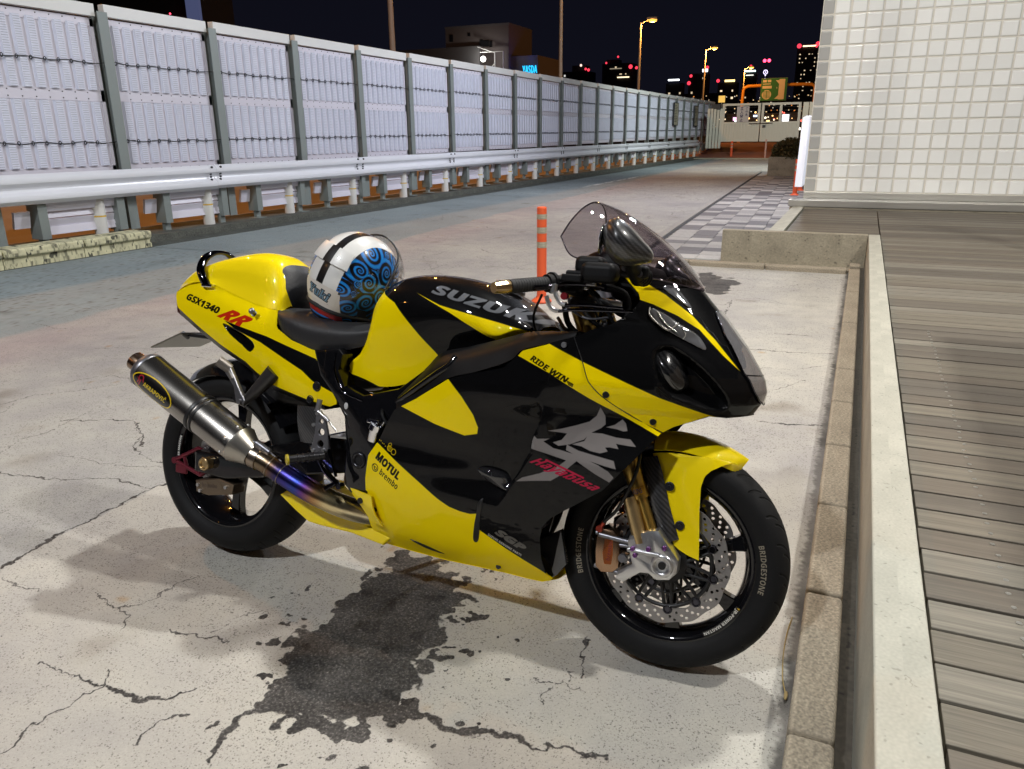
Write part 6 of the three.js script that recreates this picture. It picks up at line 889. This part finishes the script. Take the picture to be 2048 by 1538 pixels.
// ---- exhaust
{
  const C0 = V(-0.178, 0.615, 0.246), C1 = V(0.201, 0.432, 0.231), d = C1.clone().sub(C0).normalize(), n0 = V(0, 0, 1).addScaledVector(d, -d.z).normalize(), up = n0.clone().cross(d), r = 0.0595, L = C1.distanceTo(C0);
  const brushed = paint(256, 32, (u, v) => { const k = 0.93 + 0.09 * noise(u * 5, v * 30, 3) + 0.05 * noise(u * 40, v * 30, 4); return [k, k, k]; });
  const M_ti = phys({ color: lin(0.42, 0.395, 0.36), map: brushed, metalness: 1, roughness: 0.215, anisotropy: 0.5, anisotropyRotation: 0 });
  const lat = (p, n = 48) => { const g = new THREE.LatheGeometry(p.map(([a, b]) => new THREE.Vector2(a, b)), n); return g.applyMatrix4(new THREE.Matrix4().makeBasis(n0, d, n0.clone().cross(d)).setPosition(C0)); };
  const body = mesh('exhaust_silencer', lat([[0.0, -0.002], [r * 0.86, -0.004], [r * 0.98, 0.002], [r, 0.010], [r, L]]), M_ti, bike);
  mesh('end_cap', lat([[r * 0.97, 0.012], [r * 1.015, 0.012], [r * 1.015, 0.0], [r * 0.9, -0.012], [r * 0.55, -0.016], [0, -0.016]]), M_gun, body);
  mesh('outlet', lat([[0.026, -0.06], [0.0315, -0.058], [0.0315, -0.012], [0.027, -0.012], [0.026, -0.058], [0.026, -0.02], [0, -0.02]]), std({ color: lin(0.33, 0.23, 0.16), metalness: 1, roughness: 0.25 }), body);
  mesh('strap', lat([[r + 0.0005, L * 0.585], [r + 0.003, L * 0.585], [r + 0.003, L * 0.612], [r + 0.0005, L * 0.612]]), M_satin, body); mesh('strap', lat([[r + 0.0005, L * 0.632], [r + 0.003, L * 0.632], [r + 0.003, L * 0.65], [r + 0.0005, L * 0.65]]), M_satin, body);
  mesh('cone', lat([[r, L], [r + 0.001, L + 0.004], [r * 0.94, L + 0.012], [0.038, L + 0.055], [0.0355, L + 0.062]]), std({ color: lin(0.42, 0.40, 0.36), metalness: 1, roughness: 0.36 }), body);
  mesh('rivet', merge([0.35, 1.2, 2.0, -0.5].map((a) => new THREE.SphereGeometry(0.0048, 10, 8).translate(...C0.clone().addScaledVector(d, L * 0.965).addScaledVector(n0, Math.cos(a) * r).addScaledVector(up, Math.sin(a) * r).toArray()))), M_alu, body);
  // oval badge lying on the can
  const bt = canvasTexture(512, 224, (c, w, h) => {
    c.fillStyle = '#d8b81a'; c.fillRect(0, 0, w, h); c.fillStyle = '#0a090a'; c.beginPath(); c.ellipse(w / 2, h / 2, w / 2 - 13, h / 2 - 12, 0, 0, 7); c.fill();
    c.font = 'bold 66px sans-serif'; c.fillStyle = '#e2c416'; c.save(); c.translate(140, 138); c.transform(0.80, 0, -0.12, 1, 0, 0); c.fillText('AKRAPOVIČ', 0, 0); c.restore();
    c.strokeStyle = '#9c1c30'; c.lineWidth = 13; c.lineCap = 'round'; c.beginPath(); c.arc(100, 78, 26, 2.4, 5.6); c.stroke(); c.beginPath(); c.moveTo(82, 98); c.lineTo(66, 142); c.moveTo(104, 96); c.lineTo(84, 164); c.moveTo(122, 70); c.lineTo(134, 104); c.stroke(); c.lineWidth = 8; c.beginPath(); c.moveTo(58, 92); c.lineTo(88, 112); c.stroke();
  });
  const P = []; for (let k = 0; k <= 10; k++) { const row = []; for (let i = 0; i <= 60; i++) { const a = i / 60 * Math.PI * 2, f = k / 10, s = 0.088 * f * Math.cos(a), q = 0.037 * f * Math.sin(a), th = q / r - 0.12, p = C0.clone().addScaledVector(d, 0.098 + s).addScaledVector(n0, Math.cos(th) * (r + 0.0012)).addScaledVector(up, Math.sin(th) * (r + 0.0012)); p.u = [0.5 + 0.5 * f * Math.cos(a), 0.5 + 0.5 * f * Math.sin(a)]; row.push(p); } P.push(row); }
  const uvs = P.map((r2) => r2.map((p) => p.u)); let ci = 0; const flat = uvs.flat();
  mesh('badge', sheet(P.map((r2) => r2.map((p) => p.toArray())), { uv: () => flat[ci++], closed: true, flip: true }), phys({ map: bt, roughness: 0.3, clearcoat: 0.6 }), body);
  // heat-tinted link pipe
  const tint = paint(512, 8, (u) => { const st = [[0, 0.50, 0.45, 0.38], [0.13, 0.50, 0.44, 0.36], [0.17, 0.46, 0.36, 0.28], [0.24, 0.25, 0.23, 0.46], [0.31, 0.28, 0.26, 0.58], [0.38, 0.24, 0.32, 0.66], [0.43, 0.44, 0.27, 0.58], [0.50, 0.66, 0.50, 0.34], [0.58, 0.86, 0.79, 0.60], [1, 0.88, 0.86, 0.80]]; return [1, 2, 3].map((k) => interp(u, st.map((s) => s[0]), st.map((s) => s[k]))); });
  const pts = [C1.clone().addScaledVector(d, 0.055), V(0.300, 0.391, 0.222), V(0.365, 0.360, 0.211), V(0.430, 0.332, 0.200), V(0.483, 0.310, 0.186), V(0.545, 0.286, 0.158), V(0.600, 0.266, 0.115), V(0.66, 0.252, 0.065)].map((v) => v.toArray());
  const pp = mesh('link_pipe', tube(pts, 0.0345, 90, 28), std({ map: tint, metalness: 1, roughness: 0.27 }), bike);
  const ring = (t, w, rad) => { const c = new THREE.CatmullRomCurve3(pts.map((q) => V(...q))), a = c.getPointAt(t), b = c.getPointAt(t + w); return rod(a.toArray(), b.toArray(), rad, rad, 28); };
  for (const q of [[0.02, 0.05, 0.0375], [0.155, 0.008, 0.0362], [0.245, 0.005, 0.0358]]) mesh('pipe_collar', ring(...q), std({ color: lin(0.30, 0.25, 0.20), metalness: 1, roughness: 0.28 }), pp);
  mesh('spring', merge([tube([[0.248, 0.452, 0.232], [0.285, 0.440, 0.232], [0.322, 0.418, 0.224], [0.345, 0.402, 0.22]], 0.004, 30, 8), rod([0.272, 0.447, 0.234], [0.318, 0.424, 0.228], 0.010, 0.010, 10), new THREE.TorusGeometry(0.008, 0.002, 6, 14).translate(0.350, 0.398, 0.222)]), M_gun, pp);
}
// ---- handlebars, levers, mirrors
{
  const hb = (s) => {
    const z = (k) => s * k, a = [1.108, 0.966, z(0.345)], b = [1.172, 0.986, z(0.225)], dir = V(...b).sub(V(...a)).normalize(), at = (t) => V(...a).addScaledVector(dir, t);
    const grip = mesh('handlebar_grip', merge([rod(at(0).toArray(), at(0.115).toArray(), 0.0165, 0.0165, 24), ...Array.from({ length: 13 }, (_, i) => new THREE.TorusGeometry(0.0162, 0.0012, 6, 24).applyQuaternion(new THREE.Quaternion().setFromUnitVectors(V(0, 0, 1), dir)).translate(...at(0.012 + i * 0.008).toArray()))]), M_rubber, bike);
    mesh('bar_end', merge([rod(at(-0.004).toArray(), at(-0.012).toArray(), 0.0165, 0.0165, 24), rod(at(-0.012).toArray(), at(-0.046).toArray(), 0.0165, 0.0125, 24)]), std({ color: lin(0.58, 0.42, 0.22), metalness: 1, roughness: 0.22 }), grip);
    mesh('grip_flange', merge([rod(at(0.115).toArray(), at(0.128).toArray(), 0.022, 0.0225, 24), rod(at(0.130).toArray(), at(0.137).toArray(), 0.0265, 0.0265, 24), rod(at(0.138).toArray(), at(0.19).toArray(), 0.018, 0.018, 16)]), M_plastic, grip);
    mesh('switch_box', merge([box(0.05, 0.045, 0.05, 1.205, 0.985, z(0.185), 0.008), rod([1.20, 0.975, z(0.19)], [1.225, 0.965, z(0.10)], 0.014), box(0.045, 0.03, 0.04, 1.245, 0.997, z(0.17), 0.006)]), M_plastic, grip);
    mesh('lever', merge([tube([[1.150, 0.968, z(0.300)], [1.172, 0.974, z(0.262)], [1.205, 0.985, z(0.225)], [1.260, 0.988, z(0.20)], [1.285, 0.985, z(0.175)]], 0.0062, 50, 10), rod([1.285, 0.985, z(0.175)], [1.27, 0.985, z(0.14)], 0.010)]), M_darkchrome, bike);
  };
  hb(1); hb(-1);
  mesh('brake_hose', merge([tube([[1.186,0.967,0.25],[1.194,0.950,0.25],[1.203,0.938,0.248],[1.222,0.934,0.245],[1.272,0.938,0.235],[1.351,0.938,0.21]], 0.0042, 60, 10), tube([[1.170,0.952,0.26],[1.178,0.932,0.258],[1.188,0.921,0.255],[1.204,0.918,0.25],[1.240,0.924,0.245],[1.372,0.932,0.20]], 0.0042, 60, 10)]), M_darkchrome, bike);
  mesh('hose_end', merge([tube([[1.186,0.967,0.25],[1.194,0.950,0.25],[1.203,0.938,0.248],[1.215,0.934,0.246]], 0.0056, 24, 10), tube([[1.170,0.952,0.26],[1.178,0.932,0.258],[1.188,0.921,0.255],[1.200,0.918,0.25]], 0.0056, 24, 10), cyl(0.009, 0.009, 0.02, 12).translate(1.184, 0.972, 0.25), box(0.05, 0.01, 0.012, 1.25, 0.99, 0.205, 0.003)]), M_alu, bike);
  mesh('hose_nut', cyl(0.009, 0.009, 0.014, 10).rotateX(Math.PI / 2).translate(1.208, 0.955, 0.235), std({ color: lin(0.35, 0.03, 0.04), metalness: 0.7, roughness: 0.3 }), bike);
  mesh('fluid_reservoir', merge([box(0.075, 0.045, 0.05, 1.255, 1.035, 0.195, 0.016), box(0.07, 0.03, 0.04, 1.235, 1.005, 0.205, 0.006), box(0.09, 0.05, 0.06, 1.283, 1.018, 0.205, 0.018), box(0.05, 0.018, 0.05, 1.222, 1.0, 0.22, 0.004)]), M_plastic, bike);
  mesh('triple_clamp', merge([steer(box(0.10, 0.028, 0.27, 1.222, 0.945, 0, 0.012)), steer(box(0.10, 0.03, 0.27, 1.31, 0.72, 0, 0.012)), steer(cyl(0.03, 0.03, 0.25, 24).rotateZ(0.41888).translate(1.23, 0.82, 0))]), M_satin, bike);
  for (const s of [1, -1]) mesh('fork_cap', steer(merge([cyl(0.029, 0.029, 0.03, 24), cyl(0.012, 0.012, 0.05, 6, 0, 0.02, 0)]).rotateZ(0.41888).translate(1.198, 0.972, s * 0.103)), M_gun, bike);
  mesh('wiring', merge([tube([[1.24, 0.96, 0.15], [1.29, 0.95, 0.17], [1.33, 0.92, 0.12], [1.36, 0.95, 0.05]], 0.007, 40, 8), tube([[1.20, 0.95, 0.12], [1.26, 0.90, 0.16], [1.30, 0.88, 0.10], [1.34, 0.93, 0.0]], 0.006, 40, 8), tube([[1.18, 0.94, 0.16], [1.20, 0.88, 0.15], [1.26, 0.84, 0.1], [1.33, 0.85, 0.08]], 0.008, 40, 8), tube([[1.29, 0.99, 0.16], [1.335, 0.975, 0.15], [1.345, 0.93, 0.14], [1.32, 0.89, 0.15]], 0.006, 40, 8), rod([1.24, 0.985, 0.16], [1.37, 0.972, 0.11], 0.006), box(0.05, 0.04, 0.06, 1.335, 0.945, 0.06, 0.01), box(0.14, 0.05, 0.24, 1.10, 0.83, 0, 0.02)]), M_plastic, bike);
  for (const [i, p] of [[[1.13, 0.955, 0.19], [1.10, 0.90, 0.16], [1.08, 0.85, 0.08]], [[1.23, 0.99, 0.17], [1.27, 0.955, 0.14], [1.26, 0.90, 0.11], [1.22, 0.84, 0.09]], [[1.21, 1.0, 0.15], [1.28, 0.985, 0.10], [1.32, 0.965, 0.02]], [[1.25, 0.975, 0.18], [1.30, 0.925, 0.17], [1.325, 0.88, 0.15]], [[1.19, 0.93, 0.17], [1.25, 0.905, 0.17], [1.31, 0.915, 0.14]], [[1.16, 0.90, 0.14], [1.20, 0.87, 0.17], [1.25, 0.865, 0.15]]].entries()) mesh('cable', tube(p, i % 2 ? 0.0045 : 0.0035, 30, 8), i === 4 ? M_gun : M_plastic, bike);
  for (const [x, y, z] of [[1.235, 0.962, 0.075], [1.20, 0.962, 0.06], [1.26, 0.955, 0.13], [1.245, 0.985, 0.192], [1.225, 1.01, 0.205], [1.29, 0.94, 0.16], [1.285, 0.90, 0.14]]) mesh('bolt', merge([cyl(0.006, 0.006, 0.012, 6), cyl(0.009, 0.009, 0.003, 14, 0, -0.005, 0)]).rotateX(0.6).translate(x, y, z), M_alu, bike);
  mesh('damper_bracket', merge([box(0.05, 0.008, 0.02, 1.215, 0.998, 0.17, 0.002), box(0.02, 0.012, 0.05, 1.24, 1.0, 0.15, 0.002), rod([1.20, 1.0, 0.18], [1.26, 1.004, 0.17], 0.005)]), std({ color: lin(0.40, 0.20, 0.10), metalness: 0.9, roughness: 0.35 }), bike);
  // mirrors: pods on short stalks
  const mir = (s) => {
    const g = new THREE.SphereGeometry(1, 48, 32), p = g.attributes.position;
    for (let i = 0; i < p.count; i++) { let x = p.getX(i), y = p.getY(i), z = p.getZ(i); const t = (x + 1) / 2, k = interp(t, [0, 0.12, 0.3, 0.55, 0.8, 0.95, 1], [0.95, 1.25, 1.28, 1.10, 0.88, 0.90, 1]); p.setXYZ(i, x * 0.060 + (y > 0 ? 0 : 0), (y * k * 0.040 - x * 0.022 * (1 + 0.3 * y)), s * z * k * 0.058); }
    g.computeVertexNormals(); g.rotateY(s * 0.20).translate(s > 0 ? 1.380 : 1.372, s > 0 ? 1.076 : 1.050, s > 0 ? 0.33 : -0.295);
    const uv = g.attributes.uv; for (let i = 0; i < uv.count; i++) uv.setXY(i, p.getX(i) * 45, p.getY(i) * 45);
    const m = mesh('mirror', g, M_carbon, bike);
    mesh('mirror_glass', new THREE.SphereGeometry(1, 32, 16).scale(0.006, 0.034, 0.050).rotateZ(-0.1).rotateY(s * 0.2).translate(s > 0 ? 1.321 : 1.313, s > 0 ? 1.086 : 1.060, s > 0 ? 0.335 : -0.30), std({ color: lin(0.8, 0.8, 0.8), metalness: 1, roughness: 0.03 }), m);
    mesh('mirror_stalk', merge([rod([1.378, 1.045, s * 0.30], [1.372, 1.012, s * 0.18], 0.016, 0.020, 18), box(0.07, 0.03, 0.03, 1.372, 1.025, s * 0.22, 0.01), ...[0, 1, 2, 3].map((i) => new THREE.TorusGeometry(0.019, 0.004, 8, 18).rotateY(0.2).translate(1.375 + i * 0.002, 1.022 - i * 0.002, s * (0.205 - i * 0.012)))]), M_plastic, m);
    mesh('stalk_bolt', merge([cyl(0.008, 0.008, 0.006, 14).rotateX(Math.PI / 2).translate(1.352, 1.032, s * 0.236), cyl(0.008, 0.008, 0.006, 14).rotateX(Math.PI / 2).translate(1.388, 1.020, s * 0.236)]), M_gun, m);
  };
  mir(1); mir(-1);
}
// ================================================================ the helmet resting on the seat
{
  const h = thing('helmet', 'blue black and white full face helmet with raised clear visor resting on the motorcycle seat', 'helmet');
  const base = V(0.376, 0.806, 0.032).applyQuaternion(bike.quaternion).add(bike.position); h.position.copy(base); h.quaternion.copy(bike.quaternion).multiply(new THREE.Quaternion().setFromAxisAngle(V(0, 1, 0), 1.46)).multiply(new THREE.Quaternion().setFromAxisAngle(V(1, 0, 0), 0.34)).multiply(new THREE.Quaternion().setFromAxisAngle(V(0, 0, 1), -0.12));
  const cy = 0.147;
  // direction (az from the front, pol from the top) -> point of the shell
  const shell = (az, pol, k = 0) => {
    const sx = Math.sin(pol) * Math.cos(az), y = Math.cos(pol), sz = Math.sin(pol) * Math.sin(az), f = Math.max(0, Math.cos(az));
    let a = 0.138, b = 0.157, c = 0.117; const low = smooth(-0.05, -0.85, y);
    a *= 1 - 0.12 * low * (1 - f) + 0.10 * low * f * f; c *= 1 - 0.14 * low;
    const q = 1 / Math.pow(Math.pow(Math.abs(sx / (a + k)), 2.25) + Math.pow(Math.abs(y / (b + k)), 2.25) + Math.pow(Math.abs(sz / (c + k)), 2.25), 1 / 2.25);
    return [sx * q, Math.max(y * q, -0.141 + 0.02 * f * f) + cy, sz * q];
  };
  const build = (n, m, p0, p1, a0, a1, k, opt) => { const P = []; for (let j = 0; j <= m; j++) { const row = []; for (let i = 0; i <= n; i++) row.push(shell(lerp(a0, a1, i / n), lerp(p0, p1, j / m), k)); P.push(row); } return sheet(P, { uv: (p, u, v) => [u, 1 - v], ...opt }); };
  const PMAX = 2.62, port = (az, pol) => Math.abs(az) < 1.28 && pol > 1.12 + 0.05 * az * az && pol < 1.86 - 0.10 * az * az;
  const C = []; for (let i = 0; i < 34; i++) C.push([-0.11 + (i % 6) * 0.044 + 0.026 * Math.sin(i * 7.1), 0.03 + Math.floor(i / 6) * 0.044 + 0.022 * Math.cos(i * 5.3), 0.018 + 0.013 * Math.sin(i * 3.7)]);
  const tex = paint(1024, 768, (u, v) => {
    const az = lerp(-Math.PI, Math.PI, u), pol = (1 - v) * PMAX, [x, y, z] = shell(az, pol), az0 = Math.abs(az), back = Math.cos(az) < 0.3;
    if (port(az, pol)) return [0.05, 0.05, 0.055];
    if (y < 0.022) return [0.045, 0.045, 0.05];
    const wz = Math.abs(z), half = 0.064 + 0.006 * Math.cos(az);
    if (back || pol < 1.0) {
      if (y > 0.125) { if (wz < 0.0135) return [0.055, 0.055, 0.06]; if (wz < half) return [0.86, 0.855, 0.84]; }
      else if (wz < 0.070) { if (y > 0.119) return [0.1, 0.1, 0.11]; if (y < 0.058 && y > 0.038) return [0.62, 0.09, 0.07]; if (y >= 0.058) { if (wz < 0.010 && (y > 0.105 || y < 0.066)) return [0.08, 0.08, 0.09]; return [0.80, 0.775, 0.74]; } }
    }
    let best = 9, s = 0; for (const [cx, cyy, r] of C) { const dx = x - cx, dy = y - cyy, d = Math.hypot(dx, dy) / r; if (d < best) { best = d; s = Math.sin(Math.log(d + 0.25) * 11 + Math.atan2(dy, dx) * (cx > 0 ? 1 : -1) + cx * 40); } }
    s += 0.55 * noise(x * 34, y * 34, z * 4) + 0.3 * noise(x * 90, y * 90, 2);
    const carbon = Math.abs(x + 0.03 + (y - 0.09) * 0.9) < 0.018 && y < 0.10;
    if (carbon) { const k = (Math.floor(u * 260) + Math.floor(v * 190)) % 2 ? 0.15 : 0.07; return [k, k, k]; }
    if (s > 0.05) return s > 0.75 ? [0.10, 0.52, 0.82] : [0.05, 0.40, 0.74];
    return s > -0.12 ? [0.02, 0.13, 0.30] : [0.035, 0.04, 0.06];
  });
  tex.wrapS = tex.wrapT = THREE.ClampToEdgeWrapping;
  const sh = mesh('shell', build(120, 90, 0.0001, PMAX, -Math.PI, Math.PI, 0, { flip: true, t: 0.004, closed: true }), phys({ map: tex, roughness: 0.35, clearcoat: 1, clearcoatRoughness: 0.03 }), h);
  mesh('lining', new THREE.SphereGeometry(0.112, 32, 20).scale(1.1, 0.9, 0.95).translate(0, cy - 0.01, 0), std({ color: lin(0.01, 0.01, 0.011), roughness: 0.95 }), h);
  const clear = phys({ color: lin(0.86, 0.86, 0.87), transmission: 1, thickness: 0, roughness: 0.02, ior: 1.45 });
  const vk = (az) => 0.010 + 0.012 * Math.max(0, Math.cos(az)), vrow = (p) => { const l = []; for (let i = 0; i <= 60; i++) { const az = lerp(-1.62, 1.62, i / 60), f = Math.max(0, Math.cos(az)); l.push(shell(az, lerp(1.30, p, Math.pow(f, 0.55)), vk(az))); } return l; };
  const VP = []; for (let j = 0; j <= 24; j++) VP.push(vrow(lerp(0.30, 1.12, j / 24)));
  const vz = mesh('visor', sheet(VP, { flip: true, t: 0.002, uv: (p, u, v) => [u, v] }), clear, h);
  const edge = (p, a0, a1, k) => { const l = []; for (let i = 0; i <= 40; i++) l.push(shell(lerp(a0, a1, i / 40), p, k)); return l; };
  mesh('visor_rim', merge([tube(vrow(0.30), 0.0032, 80, 8), tube(vrow(1.12), 0.002, 80, 8)]), M_satin, vz);
  mesh('visor_knob', merge([cyl(0.011, 0.013, 0.010, 20).rotateX(Math.PI / 2).translate(0.118, 0.155, 0.092)]), std({ color: lin(0.7, 0.45, 0.02), roughness: 0.4 }), vz);
  mesh('visor_pivot', cyl(0.024, 0.026, 0.008, 28).rotateX(Math.PI / 2).translate(0.040, 0.148, 0.124), M_satin, h);
  mesh('rear_spoiler', build(30, 10, 0.92, 1.27, Math.PI - 0.50, Math.PI + 0.50, 0.007, { flip: true, t: 0.006, uv: (p, u, v) => [u, v] }), phys({ map: paint(256, 32, (u) => (Math.abs(u - 0.5) < 0.105 ? [0.055, 0.055, 0.06] : [0.86, 0.855, 0.84])), roughness: 0.35, clearcoat: 1, clearcoatRoughness: 0.03 }), h);
  mesh('base_trim', (() => { const l = []; for (let i = 0; i <= 80; i++) { const p = shell(-Math.PI + i / 40 * Math.PI, PMAX * 0.86, 0.001); l.push([p[0], Math.max(0.012, p[1]), p[2]]); } return tube(l, 0.008, 120, 10); })(), M_rubber, h);
  // lettering: a maker's label on the right cheek and a name in script on the back
  const label = (draw, w, hh) => std({ map: canvasTexture(w, hh, draw), roughness: 0.35 });
  const sheetOn = (a0, a1, p0, p1, k) => build(16, 8, p0, p1, a0, a1, k, { flip: true, t: 0.0008 });
  mesh('maker_label', sheetOn(1.66, 1.24, 1.96, 2.22, 0.0028).scale(1, 1, 1), label((c, w, q) => { c.fillStyle = '#d9d9d4'; c.fillRect(0, 0, w, q); c.strokeStyle = '#222'; c.lineWidth = 6; c.strokeRect(8, 8, w - 16, q - 16); c.font = 'italic bold 74px sans-serif'; c.fillStyle = '#1a1a1c'; c.fillText('SHOEI', 20, 92); }, 256, 128), h);
  mesh('name_script', build(24, 8, 1.72, 2.10, Math.PI - 0.50, Math.PI + 0.50, 0.0030, { flip: true, t: 0.0012, uv: (p, u, v) => [1 - u, 1 - v] }), label((c, w, q) => { c.fillStyle = '#cdc7be'; c.fillRect(0, 0, w, q); c.save(); c.translate(70, 105); c.rotate(0.10); c.font = 'italic bold 104px serif'; c.lineWidth = 16; c.strokeStyle = '#1b1e22'; c.strokeText('Yuki', 0, 0); c.fillStyle = '#5d7f93'; c.fillText('Yuki', 0, 0); c.fillStyle = '#1b1e22'; c.fillRect(250, 18, 26, 10); c.fillRect(284, 18, 20, 10); c.restore(); }, 384, 150), h);
}
renderer.render(scene, camera);
